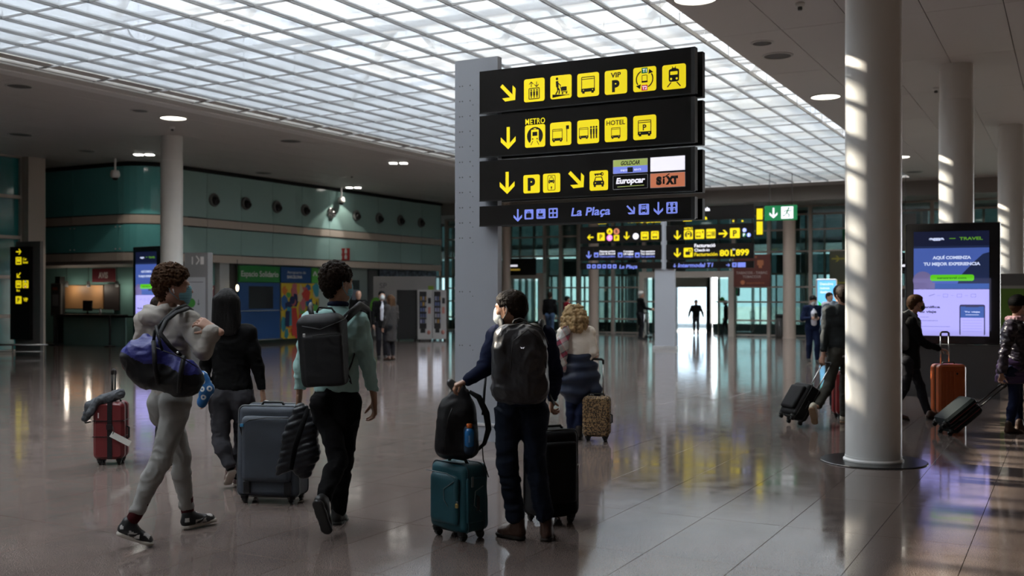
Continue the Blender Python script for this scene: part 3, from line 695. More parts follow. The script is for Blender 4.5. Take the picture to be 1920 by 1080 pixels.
def i_metro(k):
    k.disc(.5, .5, .40); k.poly([(.2, .0+.1), (.8, .1), (.7, .3), (.3, .3)], k.m2, .0003); k.rr(.31, .28, .69, .78, .04, k.m2, .0004); k.rect(.38, .5, .62, .68, dt=.0008); k.disc(.39, .37, .035, dt=.0008); k.disc(.61, .37, .035, dt=.0008)
    k.line([(.4, .28), (.3, .1)], .03, dt=.0008); k.line([(.6, .28), (.7, .1)], .03, dt=.0008); k.rect(.44, .8, .56, .84, k.m2, .0004)
def i_car(k, a=.5, b=.18, s=.6):
    f = lambda x, y: (a+(x-.5)*s, b+y*s)
    k.poly([f(0, .15), f(1, .15), f(1, .42), f(.92, .5), f(.8, .85), f(.2, .85), f(.08, .5), f(0, .42)]); k.poly([f(.18, .52), f(.82, .52), f(.74, .78), f(.26, .78)], k.m2, .0004)
    k.rect(*f(.06, 0), *f(.24, .16)); k.rect(*f(.76, 0), *f(.94, .16)); k.disc(*f(.2, .33), .05*s, k.m2, .0004); k.disc(*f(.8, .33), .05*s, k.m2, .0004)
def i_key(k, y=.82):
    k.disc(.68, y, .09); k.rect(.26, y-.035, .62, y+.035); k.rect(.3, y-.09, .36, y); k.rect(.42, y-.08, .47, y); k.disc(.70, y, .035, k.m2, .0004)
def i_rot(k):
    k.arc(.5, .5, .36, 115, 215, .05); k.arc(.5, .5, .36, -65, 35, .05); k.poly([(.12, .24), (.34, .30), (.30, .10)]); k.poly([(.88, .76), (.66, .70), (.70, .90)])
    k.rect(.37, .74, .63, .97, M_sgreen); k.text('T1', .5, .79, .13, M_wht, .03, dt=.0004); k.rect(.37, .03, .63, .26, M_sred); k.text('T2', .5, .08, .13, M_wht, .03, dt=.0004)
    k.frame(.39, .40, .61, .66, .025); k.rect(.37, .36, .63, .43)
def i_ticket(k):
    k.rr(.27, .10, .73, .92, .09); k.rr(.30, .13, .70, .89, .07, k.m2, .0003); k.rect(.43, .80, .57, .84, dt=.0006); kk = U(k.A, *k.p((.28, .38)), k.w*.44, t=k.t+.0006); i_car(kk, .5, .2, .8); k.disc(.5, .27, .045, dt=.0006); k.rect(.48, .16, .52, .27, dt=.0006)
def i_people(k, n=3, x0=.5, s=.1, y=.15):
    for q in range(n): x = x0+q*s*1.25; k.disc(x, y+.48, .045); k.rect(x-.04, y+.18, x+.04, y+.42); k.rect(x-.03, y, x+.03, y+.2)
def arrow(A, x, z, s, ang, m, w=.13, t=.001):
    """arrow of size s centred at x, z; ang 0 = right, -90 = down"""
    c, n = math.cos(math.radians(ang)), math.sin(math.radians(ang)); R = lambda p: (x+s*(p[0]*c-p[1]*n), z+s*(p[0]*n+p[1]*c))
    A.poly([R(p) for p in ((-.5, -w/2), (.40, -w/2), (.40, w/2), (-.5, w/2))], m, t)
    for q in (1, -1): A.poly([R(p) for p in ((.5, 0), (.5-.20, 0), (.5-.56, q*.38), (.5-.34, q*.38))][::q], m, t+.0002)
def tile(A, x, z, w, fn, m=None, m2=None, r=.1, **kw):
    m2 = m2 or M_yel; A.slab(x-w/2, z-w/2, x+w/2, z+w/2, r*w, m2, .006); k = U(A, x-w/2, z-w/2, w, m, m2); fn(k, **kw) if fn else None

# ---------------------------------------------------------------- the tall sign post with four double-sided boards
def sgeom(C, off):
    """print plane of a sign whose boards run along BX: returns matrix and a pixel -> (s, z) reader"""
    O = C-AX*off
    def rd(px, py):
        k = (px-960)/FPX; s = (k*O.y-O.x)/(BX.x-k*BX.y); D = O.y+BX.y*s; return s, zof(py, D)
    M = Matrix.Translation((O.x, O.y, 0)) @ Matrix(((BX.x, AX.x, 0, 0), (BX.y, AX.y, 0, 0), (0, 0, 1, 0), (0, 0, 0, 1))); return M, rd
C1 = Vector((-.375, 11.6, 0)); MS, rd = sgeom(C1, .16)
tot = thing('sign_post', 'tall grey sign post carrying four black boards with yellow and violet pictograms', 'sign', C1)
PM = Matrix.Translation(C1) @ Matrix(((BX.x, AX.x, 0, 0), (BX.y, AX.y, 0, 0), (0, 0, 1, 0), (0, 0, 0, 1)))
b = MB(); b.box((-.278, -.045, 0), (.272, .045, 4.24), M=PM); b.build('post', M_post, tot, world=True)
b = MB(); b.box((-.31, -.075, 0), (.30, .075, .17), M=PM); b.build('plinth', M_post, tot, world=True); MB().box((-.32, -.085, .17), (.31, .085, .195), M=PM).build('plinth_trim', M_clip, tot, world=True)
rv = MB(); z = .45
while z < 4.1:
    for x in (-.20, -.235): rv.cyl((0, 0, 0), .008, .004, 8, M=PM @ Matrix.Translation((x+.02, -.045, z)) @ Matrix.Rotation(math.pi/2, 4, 'X'))
    rv.cyl((0, 0, 0), .008, .004, 8, M=PM @ Matrix.Translation((-.08, -.045, z)) @ Matrix.Rotation(math.pi/2, 4, 'X')); rv.cyl((0, 0, 0), .006, .004, 8, M=PM @ Matrix.Translation((-.045, -.045, z-.05)) @ Matrix.Rotation(math.pi/2, 4, 'X')); z += .17 if z > 2.2 else .6
tag(rv.build('rivets', M_grille, tot, world=True), kind='stuff')
ROWS = [(3.607, 4.063), (3.126, 3.573), (2.648, 3.078), (2.373, 2.584)]
boards = []
for z0, z1 in ROWS:
    b = MB(); b.box((.107, 0, z0), (2.56, .08, z1), M=MS); fr = b.build('board', M_signblack, tot, world=True); boards.append(fr)
    MB().box((.107, .235, z0), (2.56, .315, z1), M=MS).build('rear_board', M_signblack, tot, world=True)
    MB().box((2.52, -.004, z0), (2.56, 0, z1), M=MS).build('end_cap', mat('board_end', (.02, .02, .02), .3), fr, world=True)
    MB().box((.107, -.006, z0-.012), (2.56, .01, z0), M=MS).build('edge_rail', MATS['board_end'], fr, world=True)
    MB().box((.12, .08, (z0+z1)/2-.04), (.4, .115, (z0+z1)/2+.04), M=MS).build('bracket', M_post, tot, world=True)
def put(board, name, px, py, w, fn, m=None, m2=None, **kw):
    A = Art(MS); s, z = rd(px, py); tile(A, s, z, w, fn, m, m2, **kw); A.build(name, board)
def putarrow(board, px, py, s_, ang, m, w=.13):
    A = Art(MS); s, z = rd(px, py); arrow(A, s, z, s_, ang, m, w); A.build('arrow', board)
b1, b2, b3, b4 = boards
putarrow(b1, 953, 174, .24, -45, M_yel, .17)
put(b1, 'lift_symbol', 1002, 169, .245, i_elev); put(b1, 'ramp_symbol', 1052, 163, .245, i_ramp); put(b1, 'bus_symbol', 1103, 159, .245, i_bus)
put(b1, 'parking_symbol', 1155, 154, .245, lambda k: (k.text('VIP', .5, .70, .2, width=.46), k.text('P', .5, .12, .44, bold=.06, width=.34)))
put(b1, 'shuttle_symbol', 1209, 148.5, .245, i_rot); put(b1, 'train_symbol', 1264, 144, .245, i_train)
putarrow(b2, 953, 259, .24, -90, M_yel, .16); put(b2, 'metro_symbol', 1003.5, 255, .24, i_metro)
A = Art(MS); s, z = rd(1003.5, 232); A.text('METRO', s, z, .058, M_yel, bold=.018, width=.235, spacing=1.1); A.build('lettering', b2)
put(b2, 'bus_stop_symbol', 1051.5, 251, .245, lambda k: (i_bus(k, .1, .16, .5), k.line([(.80, .14), (.80, .72)], .03), k.rect(.76, .68, .90, .84)))
put(b2, 'coach_symbol', 1103, 247, .245, lambda k: (i_bus(k, .08, .2, .44), i_people(k, 3, .64, .1, .2)))
put(b2, 'hotel_bus_symbol', 1155, 243, .245, lambda k: (k.text('HOTEL', .5, .70, .19, bold=.02, width=.84), i_bus(k, .29, .12, .42)))
put(b2, 'parking_bus_symbol', 1209, 239, .245, lambda k: i_bus(k, .2, .14, .6, 'P'))
putarrow(b3, 951, 343, .24, -90, M_yel, .16); put(b3, 'parking_symbol', 997, 345, .195, lambda k: k.text('P', .5, .18, .62, bold=.06, width=.46)); put(b3, 'ticket_symbol', 1034.5, 343, .2, i_ticket)
putarrow(b3, 1081, 337, .23, -45, M_yel, .17); put(b3, 'car_hire_symbol', 1123, 338.5, .205, lambda k: (i_key(k), i_car(k)))
def plate(px, py, w, h, fn, name='name_plate', base=M_wht):
    A = Art(MS); s, z = rd(px, py); A.slab(s-w/2, z-h/2, s+w/2, z+h/2, .008, base, .005); fn(A, s, z, w, h); A.build(name, b3)
M_gframe = mat('plate_frame', (.5, .5, .52), .4)
plate(1182, 311.5, .38, .145, lambda A, s, z, w, h: (A.rect(s-w/2+.004, z, s+w/2-.004, z+h/2-.004, M_olive, .006), A.rect(s-w/2+.004, z-h/2+.004, s+w/2-.004, z, M_vio, .006), A.text('GOLDCAR', s, z+.014, .04, M_ink, .007, .03, .2, width=.21),
      A.rect(s-.03, z-.062, s+.03, z-.012, M_ink, .0075), A.text('ENJOY', s-.065, z-.048, .018, M_wht, .007, .01), A.text('RENTS', s+.08, z-.048, .018, M_wht, .007, .01)), base=M_gframe)
plate(1252, 307, .37, .15, lambda A, s, z, w, h: A.rect(s-w/2+.005, z-h/2+.005, s+w/2-.005, z+h/2-.005, M_wht, .006), base=M_gframe)
plate(1182, 341, .38, .145, lambda A, s, z, w, h: (A.rect(s-w/2+.005, z-h/2+.005, s+w/2-.005, z+h/2-.005, M_signblack, .006), A.text('Europcar', s, z-.012, .056, M_wht, .007, .04, .2, width=.31), A.line([(s-.14, z-.046), (s+.15, z-.040)], .006, M_olive, .007)), base=M_gframe)
plate(1252, 337.5, .37, .15, lambda A, s, z, w, h: (A.rect(s-w/2+.005, z-h/2+.005, s+w/2-.005, z+h/2-.005, M_sorange, .006), A.text('S', s-.09, z-.038, .07, M_ink, .007, .09, width=.06), A.rect(s-.05, z-.038, s-.03, z+.014, M_ink, .007), A.disc(s-.04, z+.028, .011, M_ink, .007), A.text('XT', s+.045, z-.038, .07, M_ink, .007, .09, width=.13), A.line([(s-.03, z+.03), (s+.02, z+.062)], .009, M_ink, .0075)), base=M_gframe)
putarrow(b4, 971, 404, .135, -90, M_vio, .14)
MV2 = dict(m=M_signblack, m2=M_vio)
put(b4, 'luggage_symbol', 992, 402, .105, lambda k: (k.rr(.2, .15, .8, .6, .05), k.frame(.38, .6, .62, .75, .06)), **MV2)
put(b4, 'cafe_symbol', 1014.5, 401, .105, lambda k: (k.poly([(.25, .3), (.7, .3), (.75, .55), (.2, .55)]), k.rect(.15, .18, .8, .25), k.line([(.4, .6), (.45, .85)], .07)), **MV2)
put(b4, 'services_symbol', 1037.5, 399.5, .105, lambda k: [k.rr(a, b_, a+.28, b_+.28, .03) for a in (.15, .57) for b_ in (.15, .57)], **MV2)
A = Art(MS); s, z = rd(1107, 403.5); A.text('La Plaça', s, z, .082, M_vio, bold=.025, shear=.18, width=.44); A.build('lettering', b4)
putarrow(b4, 1183, 393.5, .12, -45, M_vio, .15); put(b4, 'car_hire_symbol', 1207.5, 392.5, .11, lambda k: (i_key(k, .84), i_car(k)), **MV2)
putarrow(b4, 1234.5, 391, .13, -90, M_vio, .14)
put(b4, 'meeting_symbol', 1260, 389.5, .115, lambda k: [(k.disc(a, b_+.25, .07), k.poly([(a-.13, b_-.02), (a+.13, b_-.02), (a+.1, b_+.17), (a-.1, b_+.17)])) for a in (.28, .72) for b_ in (.14, .58)], **MV2)

# ---------------------------------------------------------------- the second sign post, further away
C2 = at(1247, 552, 30.7); C2.z = 0; MS2, rd2 = sgeom(C2, .12)
t2 = thing('sign_post', 'distant grey sign post with rows of black boards on both sides of its mast', 'sign', C2)
PM2 = Matrix.Translation(C2) @ Matrix(((BX.x, AX.x, 0, 0), (BX.y, AX.y, 0, 0), (0, 0, 1, 0), (0, 0, 0, 1)))
MB().box((-.30, -.05, .1), (.31, .05, 2.40), M=PM2).build('post', mat('sign_post_light', (.42, .44, .48), .5), t2, world=True); MB().box((-.36, -.09, 0), (.37, .09, .1), M=PM2).build('plinth', M_clip, t2, world=True)
MB().box((-.10, -.09, 2.35), (.02, .09, 4.36), M=PM2).build('mast', MATS['sign_post_light'], t2, world=True)
def board2(x0, x1, y0, y1, fn):
    s0, z0 = rd2(x0, y1); s1, z1 = rd2(x1, y0); A = MB(); A.box((s0, 0, z0), (s1, .08, z1), M=MS2); bd = A.build('board', M_signblack, t2, world=True); fn(bd); return bd
def art2(fn, parent, name='print'): A = Art(MS2); fn(A); A.build(name, parent)
def q2(px, py): return rd2(px, py)
def ic2(bd, px, py, wpx, fn, name='symbol', m=None, m2=None, **kw):
    def f(A): s, z = q2(px, py); tile(A, s, z, wpx/FPX*31.2, fn, m, m2, **kw)
    art2(f, bd, name)
def ar2(bd, px, py, wpx, ang, m=M_yel): art2(lambda A: arrow(A, *q2(px, py), wpx/FPX*31.2, ang, m, .2), bd, 'arrow')
def tx2(bd, t, px, py, hpx, m, al='c', wpx=None, **kw): art2(lambda A: A.text(t, *q2(px, py), hpx/FPX*31, m, al=al, width=wpx and wpx/FPX*31.2, **kw), bd, 'lettering')
Pp = lambda k: k.text('P', .5, .2, .58, bold=.03, width=.4)
bd = board2(1088, 1240, 382, 418, lambda b: None)
[tx2(bd, w_, x_, 417, 4, M_yel, wpx=30, bold=.03) for w_, x_ in (('Aparcaments', 1158), ('Parking', 1192), ('Aparcamiento', 1224))]; art2(lambda A: A.rect(*q2(1121, 420), *q2(1137, 409), M_yel, .002), bd)
bd = board2(1088, 1240, 421, 457, lambda b: None)
ar2(bd, 1107, 445, 13, 180); ic2(bd, 1127, 444, 15, Pp); ar2(bd, 1175, 442, 15, -90); ic2(bd, 1209, 442, 15, lambda k: i_bus(k)); ic2(bd, 1228, 441, 15, lambda k: i_bus(k))
DQ = ((1143, 434, M_yel, 'A'), (1156, 434, M_sorange, 'B'), (1143, 446, M_mag, 'C'), (1192, 443, M_wht, ''))
def disc1(A, px, py, m, ch):
        s, z = q2(px, py); A.disc(s, z, .095, m, .002); A.text(ch, s, z-.04, .09, M_wht if ch == 'C' else M_ink, .003, .03) if ch else None
[art2((lambda q: lambda A: disc1(A, *q))(q), bd, 'zone_disc') for q in DQ]; ic2(bd, 1156, 446, 11, Pp)
bd = board2(1088, 1240, 459, 489, lambda b: None)
ar2(bd, 1104, 478, 14, -90, M_vio)
for px, w in ((1118, 'Objectes perduts'), (1163, 'Consigna'), (1195, 'Tour operadors')):
    ic2(bd, px, 478, 9, lambda k: k.rect(.25, .2, .75, .6), m=M_signblack, m2=M_vio); n = {1118: 32, 1163: 20, 1195: 28}[px]
    for yy, c, tt in ((473, M_wht, w), (477.5, M_wht, {1118: 'Lost & found', 1163: 'Left luggage', 1195: 'Tour operators'}[px]), (482.5, M_vio, {1118: 'Objetos perdidos', 1163: 'Consigna', 1195: 'Tour operadores'}[px])): tx2(bd, tt, px+6, yy, 3.2, c, 'l', n, bold=.03)
bd = board2(1088, 1240, 491, 505, lambda b: None)
for k in range(6): ic2(bd, 1104+9.7*k, 499.5, 7.5, lambda k: k.rect(.3, .3, .7, .7), m=M_signblack, m2=M_vio)
tx2(bd, 'La Plaça', 1178, 503, 6.5, M_vio, wpx=36, bold=.03, shear=.2)
bd = board2(1249, 1413, 383, 415, lambda b: None)
tx2(bd, 'Sortida', 1304, 396, 6.5, M_wht, 'l', 27, bold=.05); tx2(bd, 'Salida', 1300, 412, 6.5, M_yel, 'l', 26, bold=.05); art2(lambda A: A.rect(*q2(1281, 415), *q2(1297, 402), M_yel, .002), bd); tx2(bd, '.', 1375, 415, 8, M_yel, bold=.1); tx2(bd, '.', 1392, 415, 8, M_yel, bold=.1)
bd = board2(1249, 1413, 418, 451, lambda b: None)
ar2(bd, 1270, 441, 17, -90); ic2(bd, 1291, 440, 17, i_metro); tx2(bd, 'METRO', 1291, 430, 3.5, M_yel, wpx=16, bold=.04); ic2(bd, 1312, 439, 17, lambda k: (i_bus(k, .1, .16, .5), k.rect(.78, .6, .88, .84))); ic2(bd, 1333, 438, 17, lambda k: (i_bus(k, .08, .2, .44), i_people(k, 3, .64, .1, .2)))
ar2(bd, 1356, 438, 17, 0); ic2(bd, 1378, 437, 18, Pp)
for ch, px, py, m in (('D', 1396, 434, M_wht), ('F', 1395, 443, M_sgreen), ('E', 1404, 443, M_sblue)): art2(lambda A: (A.disc(*q2(px, py-2.5), .06, M_sblue if ch == 'D' else m, .002), A.text(ch, *q2(px, py), .08, M_wht, .003, .04)), bd, 'zone_letter')
bd = board2(1249, 1413, 455, 487, lambda b: None)
ar2(bd, 1270, 474, 17, -90); ic2(bd, 1290.5, 473.5, 17, lambda k: (k.rr(.2, .25, .7, .6, .05), k.frame(.55, .55, .85, .8, .08))); tx2(bd, 'Facturació', 1302, 463.5, 6, M_wht, 'l', 39, bold=.025); tx2(bd, 'Check-in', 1302, 471.5, 5, M_wht, 'l', 28, bold=.02); tx2(bd, 'Facturación', 1302, 480, 6, M_yel, 'l', 43, bold=.02)
tx2(bd, '801', 1361, 479.5, 10.5, M_yel, wpx=23, bold=.04); tx2(bd, 'to', 1376, 469, 4, M_wht, wpx=5); tx2(bd, 'a', 1376, 480, 4, M_yel, wpx=4, bold=.04); tx2(bd, '899', 1392, 478.5, 10.5, M_yel, wpx=24, bold=.04)
bd = board2(1249, 1413, 489, 504, lambda b: None)
ar2(bd, 1265, 498, 7, -90, M_vio); tx2(bd, 'Intermodal T1', 1271, 501, 7, M_vio, 'l', 65, bold=.03, shear=.2); ar2(bd, 1365, 497, 7, 0, M_vio); ic2(bd, 1377, 496.5, 8, lambda k: (k.rect(.3, .2, .45, .8), k.rect(.55, .2, .7, .8)), m=M_signblack, m2=M_vio); art2(lambda A: A.rect(*q2(1383, 501), *q2(1398, 492), M_vio, .002), bd)
# side blade with a yellow flag symbol
s0, z0 = rd2(1415, 443); s1, z1 = rd2(1429, 387); MB().box((s0, .1, z0), (s1, .16, z1), M=MS2).build('side_blade', M_signblack, t2, world=True)
art2(lambda A: (A.b.prism([(s0+.03, z0+.05), (s1-.01, z0+.05), (s1-.01, z0+.42), (s0+.03, z0+.42)], .09, .098, A.mi(M_yel), A.M), A.b.prism([(s0+.03, z0+.47), (s1-.01, z0+.47), (s1-.01, z1-.05), (s0+.03, z1-.05)], .09, .098, A.mi(M_yel), A.M)), t2, 'blade_symbol')

# ---------------------------------------------------------------- exit sign, tobacco sign, other hanging or wall signs
def flat(px0, px1, py0, py1, D, fn, name, label, cat, m, th=.06, ang=None, group=None, rod=False):
    """a box with print on its front; faces the camera side along -AX unless ang is given"""
    p = at((px0+px1)/2, (py0+py1)/2, D); a = HROT if ang is None else ang; t = thing(name, label, cat, p, a, group)
    w = abs(px1-px0)/FPX*D/max(.3, math.cos(a)); h = abs(py1-py0)/FPX*D
    MB().box((-w/2, 0, -h/2), (w/2, th, h/2)).build('panel', m, t); M = Matrix.Translation(p) @ Matrix.Rotation(a, 4, 'Z')
    for f1 in (fn if isinstance(fn, list) else [fn]):
        A = Art(M); f1(A, w, h); A.build('print', t) if A.b.f else None
    if rod:
        for x in (-w*.35, w*.35): MB().tube([(x, th/2, h/2), (x, th/2, HC-p.z)], .012, 6).build('hanger', M_black, t)
    return t
def run_man(A, w, h):
    arrow(A, -w*.22, 0, h*.7, -90, M_wht, .16); k = U(A, w*.02, -h*.40, h*.8, M_sgreen, t=.003); A.rect(w*.02, -h*.40, w*.02+h*.8, h*.40, M_wht, .002)
    k.disc(.62, .86, .08); k.line([(.58, .76), (.45, .48)], .13); k.line([(.56, .7), (.8, .62), (.88, .74)], .06); k.line([(.56, .7), (.32, .66), (.24, .52)], .06); k.line([(.45, .48), (.68, .34), (.62, .1)], .07); k.line([(.45, .48), (.32, .28), (.1, .24)], .07)
flat(1437, 1490, 385, 413, 33, run_man, 'exit_sign', 'green emergency exit sign with white arrow and running figure, hanging from the ceiling', 'sign', M_sgreen, rod=True)
M_maroon = mat('maroon_sign', (.10, .022, .014), .5); M_mor = mat('maroon_print', (.45, .16, .07), .5); M_dull = mat('dull_print', (.35, .28, .26), .5)
def tabac(A, w, h):
    arrow(A, w*.1, h*.42, h*.10, 0, M_mor, .2, .003); A.line([(-w*.2, h*.42), (w*.1, h*.42)], .04, M_mor, .003)
def tabac2(A, w, h): A.rrect(w*.15, h*.16, w*.32, h*.32, .03, M_mor, .003); A.rect(w*.19, h*.08, w*.28, h*.18, M_mor, .003)
def tabac3(A, w, h):
    A.text('TABACOS - TABAC', 0, -h*.10, h*.075, M_dull, .003, .03, width=w*.86); A.text('TOBACCOS', 0, -h*.22, h*.075, M_dull, .003, .03, width=w*.5)
def tabac4(A, w, h): A.disc(-w*.25, -h*.36, w*.06, M_mor, .003); A.text('expendeduría', w*.1, -h*.40, h*.05, M_mor, .003, width=w*.5)
flat(1379, 1440, 477, 538, 38.5, [tabac, tabac2, tabac3, tabac4], 'tobacco_sign', 'dark maroon sign reading tabacos beside the distant boards', 'sign', M_maroon)
def avis(A, w, h): A.text('AVIS', 0, -h*.18, h*.40, M_wht, .003, .03, width=w*.42)
MATS['sign_white_lit2'] = None; del MATS['sign_white_lit2']
vq = 23.66; Yq = u_on(193, vq)[1]
flat(167, 220, 503.5, 529, Yq-.2, lambda A, w, h: A.text('AVIS', 0, -h*.2, h*.42, mat('print_white', (.6, .58, .58), .5), .003, .03, width=w*.42), 'car_hire_sign', 'dark red sign with white capital letters above the car hire counter', 'sign', mat('avis_red', (.13, .012, .022), .45), th=.05)
def red4(A, w, h):
    for a in (-1, 1):
        for c in (-1, 1): k = U(A, a*w*.22-w*.17, c*h*.23-h*.16, w*.36, MATS['print_white'], t=.003); k.rect(.2, 0, .8, .65); k.disc(.5, .8, .18)
v_, Y_ = v_on(645, -23.2)
flat(632, 655, 465.5, 488, Y_, red4, 'fire_equipment_sign', 'small red square sign with white symbols sticking out from the teal wall', 'sign', mat('fire_red', (.38, .02, .02), .4), ang=HROT)

# ---------------------------------------------------------------- advertising screens
def screen_totem(c, rz, w, zbase, ztop, label, small=False):
    t = thing('advertising_screen', label, 'advertising screen', c, rz, 'black framed digital advertising screens')
    W = w/2; M_cab = mat('screen_cabinet', (.012, .012, .014), .25, coat=.5); M_fasc = mat('dark_fascia', (.06, .06, .062), .5)
    MB().rbox((-W, 0, zbase), (W, .22, ztop), .03, axis=2).build('cabinet', M_cab, t)
    MB().box((-W+.005, .03, 0), (W-.005, .20, zbase-.01)).build('plinth', M_fasc, t)
    MB().box((W-.16, -.012, zbase+.06), (W-.02, 0, ztop-.05)).build('speaker_strip', M_cab, t)
    M = Matrix.Translation(c) @ Matrix.Rotation(rz, 4, 'Z'); A = Art(M)
    sx0, sx1, sz0, sz1 = -W+.13, W-.14, zbase+.13, ztop-.13; h = sz1-sz0; wd = sx1-sx0
    X = lambda a: sx0+a*wd; Z = lambda a: sz1-a*h
    E = lambda n, c_, s_=1.0: mat('scr_'+n, tuple(q*.3 for q in c_), .3, emit=c_, es=s_)
    nav, blu, dk, lil = E('navy', (.006, .009, .03)), E('blue', (.055, .10, .36)), E('dark', (.012, .02, .06)), E('lilac', (.38, .36, .80), 1.05)
    grn, tx, tg, mid = E('green', (.10, .52, .01)), E('text', (.55, .62, .85)), E('tgreen', (.10, .28, .02)), E('mid', (.035, .09, .30))
    A.rect(X(0), Z(1), X(1), Z(0), dk, .004); A.rect(X(0), Z(.14), X(1), Z(0), nav, .005)
    A.text('aena', X(.30), Z(.085), .05, tx, .006, .09, .15, width=.20*wd); A.rect(X(.47), Z(.073), X(.55), Z(.066), tg, .006); A.text('TRAVEL', X(.75), Z(.085), .045, tg, .006, .03, width=.30*wd)
    A.rect(X(0), Z(.55), X(1), Z(.16), blu, .005)
    A.poly([(X(.55), Z(.55)), (X(.62), Z(.42)), (X(.78), Z(.30)), (X(.90), Z(.22)), (X(1), Z(.20)), (X(1), Z(.55))], dk, .0055); A.rect(X(0), Z(.55), X(1), Z(.50), mid, .0056)
    A.disc(X(.12), Z(.47), .13*wd, E('lilac_dim', (.14, .12, .26)), .0058); A.rect(X(.0), Z(.55), X(.28), Z(.49), E('lilac_dim', (.14, .12, .26)), .0058)
    A.text('AQUÍ COMIENZA', X(.50), Z(.265), .045, tx, .006, .05, width=.50*wd); A.text('TU MEJOR EXPERIENCIA', X(.50), Z(.325), .045, tx, .006, .05, width=.74*wd)
    A.rrect(X(.22), Z(.475), X(.79), Z(.415), .03*wd, grn, .0065); A.text('aenatravel.com', X(.5), Z(.455), .032, E('dgreen', (.02, .15, .005)), .0075, .03, width=.38*wd)
    A.rect(X(0), Z(1), X(1), Z(.555), lil, .005); gk = E('grey', (.16, .16, .34))
    for k, a in enumerate((.24, .42, .60, .78)):
        A.frame(X(a-.03), Z(.63), X(a+.03), Z(.60), .005, gk, .006) if k else A.line([(X(.2), Z(.62)), (X(.28), Z(.60))], .01, gk, .006)
        if k < 3: A.line([(X(a+.07), Z(.615)), (X(a+.11), Z(.615))], .004, gk, .006)
    blk = E('black', (.03, .03, .08)); A.text('Planifica', X(.08), Z(.735), .036, blk, .006, .04, al='l', width=.27*wd); A.text('tu viaje', X(.08), Z(.78), .036, blk, .006, .04, al='l', width=.22*wd)
    A.text('próximamente', X(.08), Z(.86), .02, gk, .006, .02, al='l', width=.24*wd)
    for zz in (.82, .91): A.rect(X(.08), Z(zz+.004), X(.08+(.12 if zz < .85 else .4)), Z(zz), gk, .006)
    A.rrect(X(.60), Z(.995), X(.93), Z(.70), .03, blk, .006); A.rect(X(.615), Z(.995), X(.915), Z(.72), lil, .0066); A.rect(X(.615), Z(.825), X(.915), Z(.72), mid, .007); A.rect(X(.68), Z(.725), X(.85), Z(.70), blk, .0075)
    A.text('Tu viaje', X(.765), Z(.775), .02, tx, .0075, .04, width=.2*wd); A.rect(X(.68), Z(.80), X(.85), Z(.795), tx, .0075)
    for k in range(5): A.rect(X(.64), Z(.852+.026*k), X(.89), Z(.849+.026*k), E('pale', (.25, .24, .6)), .0075)
    A.build('display', t)
    l = bpy.data.lights.new('screen_glow', 'AREA'); l.shape = 'RECTANGLE'; l.size = wd; l.size_y = h*.5; l.energy = 3.0; l.color = (.6, .6, 1)
    o = link(bpy.data.objects.new('screen_glow', l)); o.parent = t; o.location = (0, -.05, sz0+h*.3); o.rotation_euler = (math.pi/2, 0, 0)
    return t
c = at(1785, 552, 16.3); c.z = 0
screen_totem(c, HROT+.10, 1.38, .84, 2.74, 'big black framed advertising screen with violet and blue display, on the right', )
c = at(275, 552, 25.6); c.z = 0
screen_totem(c, -.95+.35, 1.12, .62, 2.80, 'black framed advertising screen with blue display, behind the hoodie man')

# ---------------------------------------------------------------- direction post at the left edge
c = at(46, 552, 27.5); c.z = 0; t = thing('sign_post', 'short black direction board on a grey post at the left edge', 'sign', c, HROT+.1)
MB().box((-.38, .05, 0), (.50, .15, 3.02)).build('post', mat('post_dim_grey', (.13, .125, .12), .5), t); MB().box((-.46, -.05, .42), (.24, .05, 2.88)).build('board', M_signblack, t)
M = Matrix.Translation(c) @ Matrix.Rotation(HROT+.1, 4, 'Z') @ Matrix.Translation((0, -.05, 0)); A = Art(M); zz = lambda py: zof(py, 27.5); xx = lambda px: (px-46)/FPX*27.5/.92
AM = M
def one(fn, nm):
    A = Art(AM); fn(A); A.build(nm, t)
for ar in ((36, 472, 0), (36, 516, -135)): one(lambda A: arrow(A, xx(ar[0]), zz(ar[1]), .19, ar[2], M_yel, .17), 'arrow')
for ti in ((36, 489, i_bus), (36, 533, i_bus), (52, 533, i_rot), (36, 562.5, Pp)): one(lambda A: tile(A, xx(ti[0]), zz(ti[1]), .2, ti[2]), 'symbol')
A.text('Car', xx(46), zz(488), .06, M_yel, .002, .03, al='l'); A.text('Rental', xx(46), zz(494), .06, M_yel, .002, .03, al='l', width=.17)
A.build('lettering', t); A = Art(AM); A.text('Bus', xx(35), zz(546.5), .06, M_yel, .002, .03); A.build('lettering', t); A = Art(AM); A.text('VIP', xx(52), zz(565), .09, M_yel, .002, .04, width=.16)
A.build('lettering', t)
